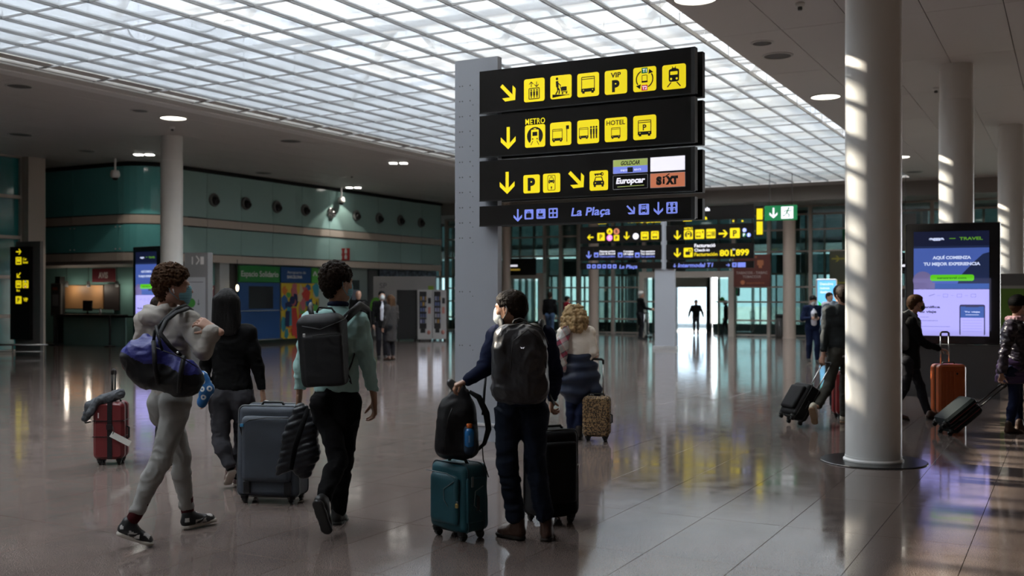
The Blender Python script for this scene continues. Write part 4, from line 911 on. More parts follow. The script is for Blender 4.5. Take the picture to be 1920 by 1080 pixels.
# ================================================================ ORGANIC SHAPES: distance fields -> surface nets
def A3(p): return np.array(tuple(p), dtype=float)
class Field:
    def __init__(s, h): s.h = h; s.ops = []
    def cap(s, a, b, ra, rb, k=.02, flat=None, sub=False):
        """tapered capsule; flat = (direction, factor) squeezes it along a direction"""
        s.ops.append(('cap', A3(a), A3(b), ra, rb, k, None if flat is None else (A3(flat[0])/np.linalg.norm(A3(flat[0])), flat[1]), sub)); return s
    def ell(s, c, r, R=None, k=.02, sub=False):
        s.ops.append(('ell', A3(c), A3(r), np.eye(3) if R is None else np.array(R, float), k, sub)); return s
    def box(s, c, half, R=None, r=.03, k=.02, sub=False, taper=0):
        s.ops.append(('box', A3(c), A3(half), np.eye(3) if R is None else np.array(R, float), r, k, sub, taper)); return s
    def cut(s, p, n, k=.004):
        """remove the side the normal points to"""
        s.ops.append(('cut', A3(p), A3(n)/np.linalg.norm(A3(n)), k)); return s
    def bounds(s):
        lo = np.full(3, 1e9); hi = -lo
        for o in s.ops:
            if o[0] == 'cap' and not o[7]:
                for p, r in ((o[1], o[3]), (o[2], o[4])): lo = np.minimum(lo, p-r); hi = np.maximum(hi, p+r)
            if o[0] == 'box' and not o[6]: e = np.abs(o[3]).T @ (o[2]*(1+abs(o[7]))); lo = np.minimum(lo, o[1]-e); hi = np.maximum(hi, o[1]+e)
            if o[0] == 'ell' and not o[5]: r = o[2].max(); lo = np.minimum(lo, o[1]-r); hi = np.maximum(hi, o[1]+r)
        return lo-s.h*3, hi+s.h*3
    def eval(s):
        lo, hi = s.bounds(); h = s.h; n = np.ceil((hi-lo)/h).astype(int)+1; D = np.full(n, .25, dtype=np.float32)
        ax = [lo[i]+h*np.arange(n[i]) for i in range(3)]
        def sub(pmin, pmax):
            i0 = np.clip(np.floor((pmin-lo)/h).astype(int), 0, n-1); i1 = np.clip(np.ceil((pmax-lo)/h).astype(int)+1, 1, n)
            sl = tuple(slice(a, b) for a, b in zip(i0, i1)); return sl, np.meshgrid(*[ax[i][sl[i]] for i in range(3)], indexing='ij')
        for o in s.ops:
            if o[0] == 'cap':
                _, a, b, ra, rb, k, flat, neg = o; R = max(ra, rb)+k+.05; sl, (X, Y, Z) = sub(np.minimum(a, b)-R, np.maximum(a, b)+R)
                if X.size == 0: continue
                px, py, pz = X-a[0], Y-a[1], Z-a[2]; ba = b-a
                if flat is not None:
                    f, q = flat; t = px*f[0]+py*f[1]+pz*f[2]; g = (1/q-1); px = px+t*g*f[0]; py = py+t*g*f[1]; pz = pz+t*g*f[2]; bf = ba@f; ba = ba+bf*g*f
                L2 = ba@ba+1e-12; t = np.clip((px*ba[0]+py*ba[1]+pz*ba[2])/L2, 0, 1)
                d = np.sqrt((px-t*ba[0])**2+(py-t*ba[1])**2+(pz-t*ba[2])**2)-(ra+(rb-ra)*t)
                if flat is not None: d = d*flat[1]**.5
            elif o[0] == 'ell':
                _, c, r, R_, k, neg = o; R = r.max()+k+.05; sl, (X, Y, Z) = sub(c-R, c+R)
                if X.size == 0: continue
                P = [X-c[0], Y-c[1], Z-c[2]]; q = [sum(R_[i][j]*P[j] for j in range(3))/r[i] for i in range(3)]
                l = np.sqrt(q[0]**2+q[1]**2+q[2]**2); d = (l-1)*r.min()*.5+(l-1)*l/(np.sqrt((q[0]/r[0])**2+(q[1]/r[1])**2+(q[2]/r[2])**2)+1e-9)*.5
            elif o[0] == 'box':
                _, c, hf, R_, r, k, neg, tp = o; R = np.linalg.norm(hf)*(1+abs(tp))+k+.03; sl, (X, Y, Z) = sub(c-R, c+R)
                if X.size == 0: continue
                P = [X-c[0], Y-c[1], Z-c[2]]; q = [sum(R_[i][j]*P[j] for j in range(3)) for i in range(3)]
                sc = 1-tp*q[2]/hf[2]; q[0] = q[0]/np.clip(sc, .3, 2); q[1] = q[1]/np.clip(sc, .3, 2)
                q = [np.abs(q[i])-hf[i]+r for i in range(3)]; d = np.sqrt(sum(np.maximum(v, 0)**2 for v in q))+np.minimum(np.maximum(np.maximum(q[0], q[1]), q[2]), 0)-r
            else:
                _, p, nn, k = o; X, Y, Z = np.meshgrid(*ax, indexing='ij', sparse=True); d = (X-p[0])*nn[0]+(Y-p[1])*nn[1]+(Z-p[2])*nn[2]
                D = np.maximum(D, d.astype(np.float32)); continue
            d = d.astype(np.float32); E = D[sl]
            if neg: d = -d; hh = np.maximum(k-np.abs(E-d), 0)/max(k, 1e-6); D[sl] = np.maximum(E, d)+hh*hh*k*.25
            else: hh = np.maximum(k-np.abs(E-d), 0)/max(k, 1e-6); D[sl] = np.minimum(E, d)-hh*hh*k*.25
        return D, lo, n
def nets(D, lo, h):
    s = D < 0; n = np.array(D.shape)
    c = np.zeros(n-1, dtype=np.int8)
    for dx in (0, 1):
        for dy in (0, 1):
            for dz in (0, 1): c += s[dx:n[0]-1+dx, dy:n[1]-1+dy, dz:n[2]-1+dz]
    act = (c > 0) & (c < 8); idx = -np.ones(act.shape, dtype=np.int64); I = np.argwhere(act)
    if len(I) == 0: return np.zeros((0, 3)), np.zeros((0, 4), int)
    idx[tuple(I.T)] = np.arange(len(I)); P = np.zeros((len(I), 3)); W = np.zeros(len(I))
    cor = [(x, y, z) for x in (0, 1) for y in (0, 1) for z in (0, 1)]
    V = {q: D[I[:, 0]+q[0], I[:, 1]+q[1], I[:, 2]+q[2]] for q in cor}
    for a in cor:
        for ax in range(3):
            if a[ax]: continue
            b = tuple(1 if i == ax else a[i] for i in range(3)); va, vb = V[a], V[b]; m = (va < 0) != (vb < 0)
            t = np.where(m, va/np.where(m, va-vb, 1), 0); q = np.zeros((len(I), 3)); q[:] = a; q[:, ax] += t
            P[m] += q[m]; W += m
    P = (P/W[:, None]+I)*h+lo; Q = []
    for ax in range(3):
        o1, o2 = [(1, 2), (2, 0), (0, 1)][ax]; sl = [slice(0, n[i]-1) for i in range(3)]
        A_ = s[tuple(slice(0, n[i]-1) for i in range(3))]; sh = [slice(0, n[i]-1) for i in range(3)]; sh[ax] = slice(1, n[ax]); B_ = s[tuple(sh)]
        for flip in (0, 1):
            E = np.argwhere((A_ & ~B_) if not flip else (~A_ & B_)); E = E[(E[:, o1] > 0) & (E[:, o2] > 0)]
            if not len(E): continue
            def g(a, b): J = E.copy(); J[:, o1] -= a; J[:, o2] -= b; return idx[tuple(J.T)]
            q = np.stack([g(0, 0), g(1, 0), g(1, 1), g(0, 1)], 1); Q.append(q if not flip else q[:, ::-1])
    return P, np.concatenate(Q)
_LAT = rng.random((32, 32, 32)).astype(np.float32)*2-1
def vnoise(P):
    i = np.floor(P).astype(int); f = P-i; f = f*f*(3-2*f); r = 0
    for dx in (0, 1):
        for dy in (0, 1):
            for dz in (0, 1):
                w = (f[:, 0] if dx else 1-f[:, 0])*(f[:, 1] if dy else 1-f[:, 1])*(f[:, 2] if dz else 1-f[:, 2])
                r = r+w*_LAT[(i[:, 0]+dx) % 32, (i[:, 1]+dy) % 32, (i[:, 2]+dz) % 32]
    return r
def vnormals(P, Q):
    n = np.cross(P[Q[:, 2]]-P[Q[:, 0]], P[Q[:, 3]]-P[Q[:, 1]]); N = np.zeros_like(P)
    for k in range(4): np.add.at(N, Q[:, k], n)
    return N/(np.linalg.norm(N, axis=1)[:, None]+1e-12)
def smooth(P, Q, it=1):
    for _ in range(it):
        S = np.zeros_like(P); C = np.zeros(len(P))
        for a, b in ((0, 1), (1, 2), (2, 3), (3, 0)):
            np.add.at(S, Q[:, a], P[Q[:, b]]); np.add.at(S, Q[:, b], P[Q[:, a]]); np.add.at(C, Q[:, a], 1); np.add.at(C, Q[:, b], 1)
        P = P*.5+.5*S/np.maximum(C, 1)[:, None]
    return P
def field_mesh(F, disp=None, sm=1):
    D, lo, n = F.eval(); P, Q = nets(D, lo, F.h)
    if sm: P = smooth(P, Q, sm)
    if disp is not None: N = vnormals(P, Q); P = P+N*disp(P, N)[:, None]
    return P, Q
def folds(amp, f=(9, 9, 14), seed=0.0):
    """soft cloth creases: ridged noise"""
    def g(P, N):
        q = P*np.array(f)+seed; a = 1-np.abs(vnoise(q+1.7*vnoise(P*6+seed)[:, None]))*2; b = 1-np.abs(vnoise(q*2.3+5))*2
        c = 1-np.abs(vnoise(q*np.array((3.1, 3.1, 3.7))+11))*2; return amp*(.70*a+.30*b+.07*c-.40)
    return g
def np_mesh(parts, name='m'):
    """parts: list of (P, Q, mi)"""
    V = np.concatenate([p[0] for p in parts]); off = 0; F = []; MI = []
    for P, Q, mi in parts: F.append(Q+off); off += len(P); MI += [mi]*len(Q)
    F = np.concatenate(F); me = bpy.data.meshes.new(name); me.vertices.add(len(V)); me.vertices.foreach_set('co', V.astype(np.float32).ravel())
    me.loops.add(F.size); me.loops.foreach_set('vertex_index', F.astype(np.int32).ravel()); me.polygons.add(len(F))
    me.polygons.foreach_set('loop_start', np.arange(0, F.size, 4, dtype=np.int32)); me.polygons.foreach_set('loop_total', np.full(len(F), 4, dtype=np.int32))
    me.update(calc_edges=True); me.validate()
    if any(MI) and len(me.polygons) == len(MI): me['_mi'] = 1; me.polygons.foreach_set('material_index', MI)
    return me
def organic(name, F, m, parent, disp=None, sm=1, label=None, world=True):
    P, Q = field_mesh(F, disp, sm)
    if not len(P): return None
    return mkobj(name, np_mesh([(P, Q, 0)]), m, parent, True, label, world)

# ---------------------------------------------------------------- people
V3 = Vector
def frame_of(fwd, up=V3((0, 0, 1))):
    f = V3(fwd).normalized(); r = f.cross(V3(up)).normalized(); u = r.cross(f); return r, f, u
M_skin = mat('skin', (.42, .24, .17), .5, bump=(60, .15)); M_skin2 = mat('skin_tan', (.34, .19, .12), .5, bump=(60, .15)); M_eye = mat('eye_white', (.7, .68, .65), .2); M_iris = mat('iris', (.04, .02, .01), .2); M_lip = mat('lips', (.40, .16, .13), .5)
def head_field(F, c, r, f, u, s, k=.012):
    T = lambda x, y, z: c+r*x*s+f*y*s+u*z*s; R = [tuple(r), tuple(f), tuple(u)]
    F.ell(T(0, -.012, .022), (.076*s, .098*s, .092*s), R, k); F.ell(T(0, .03, -.02), (.064*s, .068*s, .080*s), R, .03*s)
    F.cap(T(0, .03, -.055), T(0, .066, -.092), .045*s, .024*s, .03*s); F.cap(T(-.05, -.0, -.05), T(-.018, .06, -.088), .02*s, .018*s, .03*s); F.cap(T(.05, -.0, -.05), T(.018, .06, -.088), .02*s, .018*s, .03*s)
    F.cap(T(-.03, .082, .026), T(.03, .082, .026), .012*s, .012*s, .02*s); F.cap(T(-.045, .062, -.022), T(-.03, .07, -.03), .016*s, .014*s, .02*s); F.cap(T(.045, .062, -.022), T(.03, .07, -.03), .016*s, .014*s, .02*s)
    for q in (-1, 1): F.ell(T(q*.031, .100, .006), (.014*s, .014*s, .010*s), R, .012*s, True)
    F.cap(T(0, .092, .012), T(0, .114, -.026), .008*s, .0115*s, .012*s); F.cap(T(-.012, .100, -.03), T(.012, .100, -.03), .009*s, .009*s, .008*s)
    F.cap(T(-.018, .088, -.056), T(.018, .088, -.056), .009*s, .009*s, .008*s); F.cap(T(-.014, .086, -.066), T(.014, .086, -.066), .009*s, .009*s, .006*s)
    for q in (-1, 1):
        F.ell(T(q*.078, -.006, -.006), (.009*s, .019*s, .032*s), R, .008*s); F.ell(T(q*.087, -.002, -.002), (.006*s, .010*s, .018*s), R, .004*s, True)
    return T
def make_hand(wrist, d, palm_n, thumb_side, s=1.0, curl=.5, h=.0042, spread=.06):
    """d = direction of the fingers, palm_n = out of the palm, thumb_side = towards the thumb"""
    d = V3(d).normalized(); n = V3(palm_n); n = (n-d*n.dot(d)).normalized(); t = V3(thumb_side); t = (t-d*t.dot(d)-n*t.dot(n)).normalized(); F = Field(h)
    W = lambda a, b, c: wrist+d*a*s+t*b*s+n*c*s
    F.cap(wrist-d*.05*s, W(.012, 0, 0), .026*s, .024*s, .01, flat=(n, .75))
    for b in (.028, .010, -.009, -.026): F.cap(W(.015, b*.6, 0), W(.085, b, -.002), .0135*s, .0115*s, .012*s)
    F.cap(W(.02, .022, .006), W(.055, .032, .008), .014*s, .011*s, .012*s)
    for b, L, q in ((.029, .073, 1.6), (.010, .081, .5), (-.010, .075, -.6), (-.028, .058, -1.7)):
        p = W(.082, b, 0); a = 0; sg = (.45, .31, .24); r = (.0092, .0084, .0074, .0062)
        for i in range(3):
            a += curl*(.75, 1.0, .7)[i]; dr = (d*math.cos(a)+n*math.sin(a)+t*spread*q*.6).normalized(); q_ = p+dr*L*sg[i]*s; F.cap(p, q_, r[i]*s, r[i+1]*s, .003); p = q_
    p = W(.030, .030, .004); a = (d*.62+t*.62+n*.45).normalized(); b_ = p+a*.036*s; F.cap(p, b_, .0125*s, .0105*s, .010*s); a = (d*.80+t*.25+n*(.35+curl*.5)).normalized(); c_ = b_+a*.030*s; F.cap(b_, c_, .0102*s, .009*s, .004); a = (d*.85+t*.05+n*(.3+curl*.8)).normalized(); F.cap(c_, c_+a*.024*s, .009*s, .0072*s, .004)
    return field_mesh(F, None, 1)
def hair_short(c, r, f, u, s, m, parent, h=.006, curly=0, n=170, grow=1.0, top=.0, name='hair'):
    T = lambda x, y, z: c+r*x*s+f*y*s+u*z*s; R = [tuple(r), tuple(f), tuple(u)]; F = Field(h)
    g = grow; F.ell(T(0, -.020, .034+top), ((.0865+.005*g)*s, (.102+.006*g)*s, (.090+.010*g)*s), R, .01); F.ell(T(0, .010, .052), (.078*s, .088*s, .070*s), R, .02)
    F.cap(T(0, -.06, -.02), T(0, -.055, -.055), .062*s, .046*s, .03)
    if curly:
        rr = np.random.default_rng(n)
        for _ in range(n):
            a = rr.normal(size=3); a /= np.linalg.norm(a)
            if a[2] < -.35 and a[1] > -.3: continue
            if a[1] > .55 and a[2] < .35: continue
            q = T(a[0]*.088, a[1]*.105-.018, a[2]*.095+.042+top); F.ell(q, (curly*rr.uniform(.55, 1.1),)*3, None, .008)
    # free the face, the ears and the neck
    F.cut(T(0, .034, .0), tuple(f*.75-u*.52)); F.cut(T(0, .0, -.088), tuple(-u+f*.3))
    for q in (-1, 1): F.ell(T(q*.088, .020, -.022), (.026*s, .040*s, .046*s), R, .008, True)
    amp = .0028+curly*.33; fr = 70 if not curly else 95
    return organic(name, F, m, parent, lambda P, N: amp*(1-2*np.abs(vnoise(P*np.array((fr, fr, fr*.6)))))+amp*.6*vnoise(P*fr*2.2), 0)
def surgical_mask(c, r, f, u, s, m, parent, kind='pleated', strap=True):
    T = lambda x, y, z: c+r*x*s+f*y*s+u*z*s; R = [tuple(r), tuple(f), tuple(u)]; F = Field(.005)
    F.ell(T(0, .040, -.045), (.066*s, .072*s, .060*s), R, .01); F.cap(T(0, .075, -.012), T(0, .072, -.085), .040*s, .032*s, .02)
    if kind == 'ffp2': F.cap(T(0, .09, -.01), T(0, .105, -.06), .022*s, .024*s, .03)
    F.cut(T(0, .038, -.05), tuple(-f)); F.cut(T(0, 0, .004), tuple(u*1.0-f*.25)); F.cut(T(0, 0, -.108), tuple(-u))
    mk = organic('face_mask', F, m, parent, (lambda P, N: .0015*np.sin((P @ A3(u))*420)) if kind == 'pleated' else None, 1)
    if strap and mk:
        for q in (-1, 1):
            b = MB(); b.tube([T(q*.062, .045, -.022), T(q*.076, .012, .012), T(q*.086, -.012, .024), T(q*.088, -.022, .0), T(q*.082, -.012, -.03), T(q*.066, .035, -.075)], .0022*s, 5); b.build('ear_loop', m, mk, True, world=True)
    return mk
def shoe(heel, toe, m_up, m_sole, parent, up=V3((0, 0, 1)), w=1.0, h=.010, high=0, name='shoe', extra=None, label=None, ankle=None):
    """heel and toe: points on the underside"""
    heel, toe = V3(heel), V3(toe); d = (toe-heel).normalized(); L = (toe-heel).length; r = d.cross(up).normalized(); u = r.cross(d)
    T = lambda a, b, c: heel+d*a*L+r*b*w+u*c*w; F = Field(h)
    F.cap(T(.12, 0, .045), T(.40, 0, .050), .036*w, .036*w, .02); F.cap(T(.35, 0, .048), T(.80, .0, .032), .038*w, .030*w, .03); F.cap(T(.62, -.010, .028), T(.86, 0, .026), .034*w, .026*w, .02); F.cap(T(.62, .012, .028), T(.84, 0, .026), .034*w, .026*w, .02)
    F.cap(T(.14, 0, .05), T(.16, 0, .085+high), .034*w, .036*w, .02); F.cap(T(.30, 0, .06), T(.24, 0, .088+high), .032*w, .032*w, .03)
    if ankle is not None: F.cap(T(.2, 0, .08+high*.5), V3(ankle), .036*w, .036*w, .03)
    F.cut(T(0, 0, .018), tuple(-u))
    o = organic(name, F, m_up, parent, None, 2, label)
    F = Field(h*.8); F.cap(T(.15, 0, .013), T(.42, .0, .013), .040*w, .034*w, .02); F.cap(T(.42, 0, .013), T(.86, 0, .013), .034*w, .040*w, .03); F.cut(T(0, 0, .026), tuple(u)); F.cut(T(0, 0, .0), tuple(-u))
    so = organic('sole', F, m_sole, o, None, 1)
    if extra: extra(o, T, d, r, u)
    return o, T

def person(name, label, loc, J, look, face, top, legs, hair, shoes, skin=None, h=.011, hh=.006, detail=True, group=None, s=1.0, disp=1.0, seed=0.0, hands=True, mask=None, body_h=.016, tr=None):
    """J: joints in world space; look = body facing; face = face direction; top/legs = garment dicts"""
    skin = skin or M_skin; t = thing(name, label, 'person', loc, 0, group); f = V3(look).normalized(); side = f.cross(V3((0, 0, 1))).normalized()
    J = {k: V3(v) for k, v in J.items()}; ch, pe, nk, hd = J['chest'], J['pelvis'], J['neck'], J['head']
    # ---- body: one continuous surface (trunk, limbs, neck), finer head and hands grown out of it
    F = Field(body_h); fl = (tuple(f), .62)
    F.cap(pe, (pe+ch)/2, .105*s, .095*s, .05, fl); F.cap((pe+ch)/2, ch, .095*s, .115*s, .05, fl); F.cap(J['shL'], J['shR'], .038*s, .038*s, .05)
    F.cap(ch+V3((0, 0, .06*s)), nk, .06*s, .05*s, .05); F.cap(nk-V3((0, 0, .03*s)), hd-V3((0, 0, .06*s)), .048*s, .046*s, .03)
    for q in 'LR':
        F.cap(J['sh'+q], J['el'+q], .036*s, .030*s, .03); F.cap(J['el'+q], J['wr'+q], .030*s, .022*s, .02)
        F.cap(J['hip'+q], J['kn'+q], .068*s, .046*s, .04); F.cap(J['kn'+q], J['an'+q], .044*s, .030*s, .03); F.cap(pe, J['hip'+q], .07*s, .07*s, .04)
    parts = [(*field_mesh(F, None, 1), 0)]
    r_, f_, u_ = frame_of(face, J.get('up', V3((0, 0, 1)))); F = Field(hh); T = head_field(F, hd, r_, f_, u_, s); F.cap(hd-u_*.05*s-f_*.02*s, nk+V3((0, 0, .0)), .050*s, .050*s, .03)
    parts.append((*field_mesh(F, None, 1), 0))
    if hands:
        for q in 'LR':
            if 'hd'+q in J:
                hd_ = J['hd'+q]; parts.append((*make_hand(J['wr'+q], hd_, J.get('pn'+q, -side if q == 'L' else side), J.get('th'+q, f), s*.98, J.get('cu'+q, V3((.45, 0, 0))).x, .0045 if detail else .007), 0))
    body = mkobj('body', np_mesh(parts), skin, t, True, None, True)
    if detail:
        for q in (-1, 1):
            e = MB(); e.sph(tuple(T(q*.031, .083, .006)), .0125*s, 12); eo = e.build('eye', M_eye, body, True, world=True)
            MB().sph(tuple(T(q*.031, .0925, .006)), .0055*s, 8).build('iris', M_iris, body, True, world=True)
    # ---- trousers
    if legs:
        w = legs.get('w', 1.0); F = Field(h); kfl = (tuple(f), .80)
        F.cap(pe+V3((0, 0, .02*s)), pe+V3((0, 0, legs.get('waist', .10)*s)), .150*s*legs.get('hw', 1), .142*s*legs.get('hw', 1), .04, (tuple(f), .70))
        for q in 'LR':
            F.cap(J['hip'+q]+V3((0, 0, .03*s)), J['kn'+q], .092*w*s, .066*w*s, .035); F.cap(J['hip'+q]-f*.05*s+V3((0, 0, .03*s)), J['hip'+q]-f*.035*s-V3((0, 0, .05*s)), .078*s, .068*s, .04)
            e = J['kn'+q].lerp(J['an'+q], legs.get('len', .93)); m_ = J['kn'+q].lerp(e, .35)-f*.012*s
            F.cap(J['kn'+q], m_, .066*w*s, .064*w*s, .02); F.cap(m_, e, .064*w*s, legs.get('cuff', .052)*s, .02)
            if legs.get('bunch'): F.ell(e, (legs['bunch']*s, legs['bunch']*s, .03*s), None, .02)
        F.cut(pe+V3((0, 0, (legs.get('waist', .10)+.04)*s)), (0, 0, 1))
        tr_ = organic(legs.get('name', 'trousers'), F, legs['m'], t, folds(legs.get('amp', .008)*disp, legs.get('freq', (8, 8, 15)), seed), 1, legs.get('label'))
        if legs.get('band'):
            for q in 'LR':
                e = J['kn'+q].lerp(J['an'+q], legs.get('len', .93)); dd = (J['an'+q]-J['kn'+q]).normalized(); MB().tube([e-dd*.005, e+dd*.045], (legs.get('cuff', .052)-.004)*s, 18).build('cuff', legs['m'], tr_, True, world=True)
    # ---- upper garment
    if top:
        w = top.get('w', 1.0); F = Field(h); hem = top.get('hem', -.02); fl = (tuple(f), top.get('deep', .66))
        F.cap(pe+V3((0, 0, (hem+.03)*s)), pe.lerp(ch, .45), top.get('hip', .150)*s*w, .146*s*w, .05, fl); F.cap(pe.lerp(ch, .4), ch, .146*s*w, .163*s*w, .05, fl); F.cap(ch, ch+V3((0, 0, .05*s)), .160*s*w, .12*s*w, .05, fl)
        F.cap(J['shL'], J['shR'], .062*s*w, .062*s*w, .06); F.cap(ch+V3((0, 0, .10*s)), nk-V3((0, 0, .02*s)), .085*s, .060*s, .06)
        if top.get('coat'): F.cap(pe, pe+V3((0, 0, -top['coat']*s)), .15*s*w, .165*s*w, .06, (tuple(f), .75))
        for q in 'LR':
            F.cap(J['sh'+q], J['sh'+q].lerp(J['el'+q], .5), .066*s*w, .058*s*w, .05); F.cap(J['sh'+q].lerp(J['el'+q], .5), J['el'+q], .058*s*w, .050*s*w, .03)
            e = J['el'+q].lerp(J['wr'+q], top.get('slen', .93)); F.cap(J['el'+q], e, .050*s*w, top.get('cuff', .036)*s*w, .02)
            if top.get('bunch'): F.ell(J['el'+q].lerp(J['wr'+q], .8), (top['bunch']*s,)*3, None, .03)
        zc = pe.z+(hem-(top.get('coat') or 0))*s; F.cut((0, 0, zc), (0, 0, -1))
        if top.get('hood'):
            b_ = nk-f*.055*s
            for a in range(-3, 4): F.cap(b_+side*a*.030*s-f*(.05-abs(a)*.010)*s-V3((0, 0, .03*s)), b_+side*a*.032*s-f*(.02-abs(a)*.012)*s+V3((0, 0, (.0+abs(a)*.006)*s)), .040*s, .030*s, .03)
            for a in (-1, 1): F.cap(b_+side*a*.09*s+V3((0, 0, .01*s)), nk+side*a*.062*s+f*.05*s-V3((0, 0, .03*s)), .032*s, .026*s, .03)
        if top.get('collar'):
            for a in range(12):
                an = 2*math.pi*a/12; an2 = 2*math.pi*(a+1)/12; g = lambda q: nk+side*math.cos(q)*.056*s+f*math.sin(q)*.060*s+V3((0, 0, (.018-.012*math.sin(q))*s)); F.cap(g(an), g(an2), top['collar']*s, top['collar']*s, .012)
        for fn in top.get('more', []): fn(F, s)
        up = organic(top.get('name', 'jacket'), F, top['m'], t, folds(top.get('amp', .009)*disp, top.get('freq', (9, 9, 13)), seed+3), 1, top.get('label'))
        if top.get('cuffband'):
            for q in 'LR':
                e = J['el'+q].lerp(J['wr'+q], top.get('slen', .93)); dd = (J['wr'+q]-J['el'+q]).normalized(); MB().tube([e-dd*.035, e+dd*.012], top.get('cuff', .036)*s*w*1.0, 16).build('cuff', top['m'], up, True, world=True)
    # ---- hair
    if hair:
        k = hair.get('kind', 'short')
        if k in ('short', 'curly'): hair_short(hd, r_, f_, u_, s, hair['m'], t, hh if detail else .008, hair.get('curl', .016) if k == 'curly' else 0, hair.get('n', 170), hair.get('grow', 1), hair.get('top', 0))
        elif k == 'long':
            F = Field(.008); R = [tuple(r_), tuple(f_), tuple(u_)]; TT = lambda x, y, z: hd+r_*x*s+f_*y*s+u_*z*s
            F.ell(TT(0, -.022, .032), (.088*s, .104*s, .097*s), R, .01); Lh = hair.get('len', .35); ww = hair.get('w', 1.0)
            for x in (-.055, -.02, .02, .055): F.cap(TT(x*1.1, -.065, .02), TT(x*1.25*ww, -.085, -Lh), .048*s*ww, .034*s*ww, .03)
            for x in (-.078, .078): F.cap(TT(x, -.03, .0), TT(x*1.15*ww, -.05, -Lh*.55), .03*s, .026*s*ww, .03)
            if hair.get('curl'):
                rr = np.random.default_rng(5)
                for _ in range(260):
                    z = rr.uniform(-Lh, .12); a = rr.uniform(math.pi*.86, math.pi*2.14); wd = (.095 if z > -.02 else .115)*ww*math.sqrt(max(.05, 1-max(0, (z-.02)/.108)**2)); q = TT(math.cos(a)*wd, math.sin(a)*wd*1.0-.02, z); F.ell(q, (rr.uniform(.012, .024),)*3, None, .006)
            F.cut(TT(0, .045, .0), tuple(f_*.85-u_*.5))
            fr = hair.get('freq', (60, 60, 9)); organic('hair', F, hair['m'], t, lambda P, N: hair.get('amp', .004)*(1-2*np.abs(vnoise(P*np.array(fr))))+hair.get('amp', .004)*.5*vnoise(P*np.array(fr)*2.1), 0)
        elif k == 'hat':
            F = Field(.008); R = [tuple(r_), tuple(f_), tuple(u_)]; TT = lambda x, y, z: hd+r_*x*s+f_*y*s+u_*z*s
            F.ell(TT(0, -.020, .048), (.103*s, .120*s, .102*s), R, .01); F.cap(TT(-.05, .03, .03), TT(.05, .03, .03), .05*s, .05*s, .03); F.cut(TT(0, 0, .012), tuple(-u_+f_*.15)); organic('hat', F, hair['m'], t, lambda P, N: .002*np.sin(P[:, 2]*300), 1)
            if hair.get('m2'): hair_short(hd, r_, f_, u_, s*.99, hair['m2'], t, .008)
    if mask: surgical_mask(hd, r_, f_, u_, s, mask[0], t, mask[1], detail)
    # ---- shoes
    if shoes:
        for q in 'LR':
            he, to = J['heel'+q], J['toe'+q]; upv = J.get('sup'+q, V3((0, 0, 1)))
            shoe(he, to, shoes['m'], shoes['ms'], t, upv, shoes.get('w', 1.0)*s, .009 if detail else .013, shoes.get('high', 0), shoes.get('name', 'shoe'), shoes.get('extra'), None, J['an'+q] if shoes.get('boot') else None)
            if shoes.get('sock'):
                MB().tube([J['an'+q].lerp(J['kn'+q], .25), J['an'+q], he.lerp(to, .25)+upv.normalized()*.05*s], [.046*s, .042*s, .036*s], 14).build('sock', shoes['sock'], t, True, world=True)
    return t, T, (r_, f_, u_)
# ================================================================ CLOTH AND SKIN COLOURS
cl_ = lambda n, c, r=.85, **k: mat(n, c, r, spec=.08, sheen=k.pop('sheen', .0), bump=k.pop('bump', (220, .25)), **k)
M_hood = cl_('grey_sweat_cloth', (.33, .305, .275)); M_jog = cl_('grey_jogger_cloth', (.26, .255, .245)); M_black1 = cl_('black_cloth', (.007, .007, .0075)); M_tealsw = cl_('mint_sweater', (.33, .52, .495), bump=(260, .3))
M_navy = cl_('navy_cloth', (.013, .018, .045)); M_jean = cl_('dark_denim', (.012, .017, .029), var=(3, .4)); M_jogd = cl_('charcoal_jogger', (.045, .045, .052)); M_cream = cl_('cream_knit', (.88, .80, .70), bump=(120, .5))
M_coatg = cl_('charcoal_coat', (.045, .042, .042)); M_suit = cl_('blue_suit', (.009, .015, .042)); M_shirt = cl_('white_shirt', (.62, .62, .68)); M_darktr = cl_('dark_trousers', (.02, .02, .024)); M_olivetr = cl_('worn_grey_trousers', (.055, .055, .048))
M_redj = cl_('red_jacket', (.22, .012, .02)); M_puff = mat('glossy_puffer', (.018, .014, .026), .28, sheen=.1, bump=(60, .3)); M_purple = mat('purple_puffer', (.035, .018, .06), .4, bump=(60, .3)); M_blk_hair = mat('black_hair', (.006, .005, .005), .6, spec=.15, bump=(150, .4))
M_brn_hair = mat('brown_curly_hair', (.062, .030, .013), .65, spec=.12, bump=(180, .5)); M_dk_hair = mat('dark_brown_hair', (.018, .011, .007), .6, spec=.12, bump=(150, .4)); M_blond = mat('curly_blond_hair', (.44, .30, .15), .6, spec=.2, bump=(120, .5), var=(14, .35)); M_grey_hair = mat('grey_hair', (.35, .33, .30), .6)
M_mblue = mat('mask_blue', (.18, .42, .50), .7); M_mwhite = mat('mask_white', (.58, .62, .62), .7); M_mblack = mat('mask_black', (.01, .01, .01), .7)
M_rub = mat('off_white_rubber', (.42, .38, .33), .6); M_blkrub = mat('black_rubber', (.012, .012, .012), .55); M_snk = mat('sneaker_black_leather', (.012, .012, .013), .4); M_snw = mat('sneaker_white_leather', (.40, .38, .36), .45); M_sock = cl_('dark_red_sock', (.05, .008, .010))
M_boot = mat('brown_leather', (.055, .026, .016), .45, bump=(80, .3)); M_boots = mat('boot_sole', (.02, .015, .012), .7); M_pink = mat('pink_grey_sneaker', (.22, .15, .14), .6); M_nyl = mat('black_nylon', (.010, .010, .011), .5, spec=.2, bump=(400, .3)); M_nyl2 = mat('black_shiny_nylon', (.035, .035, .038), .36, bump=(30, .4))
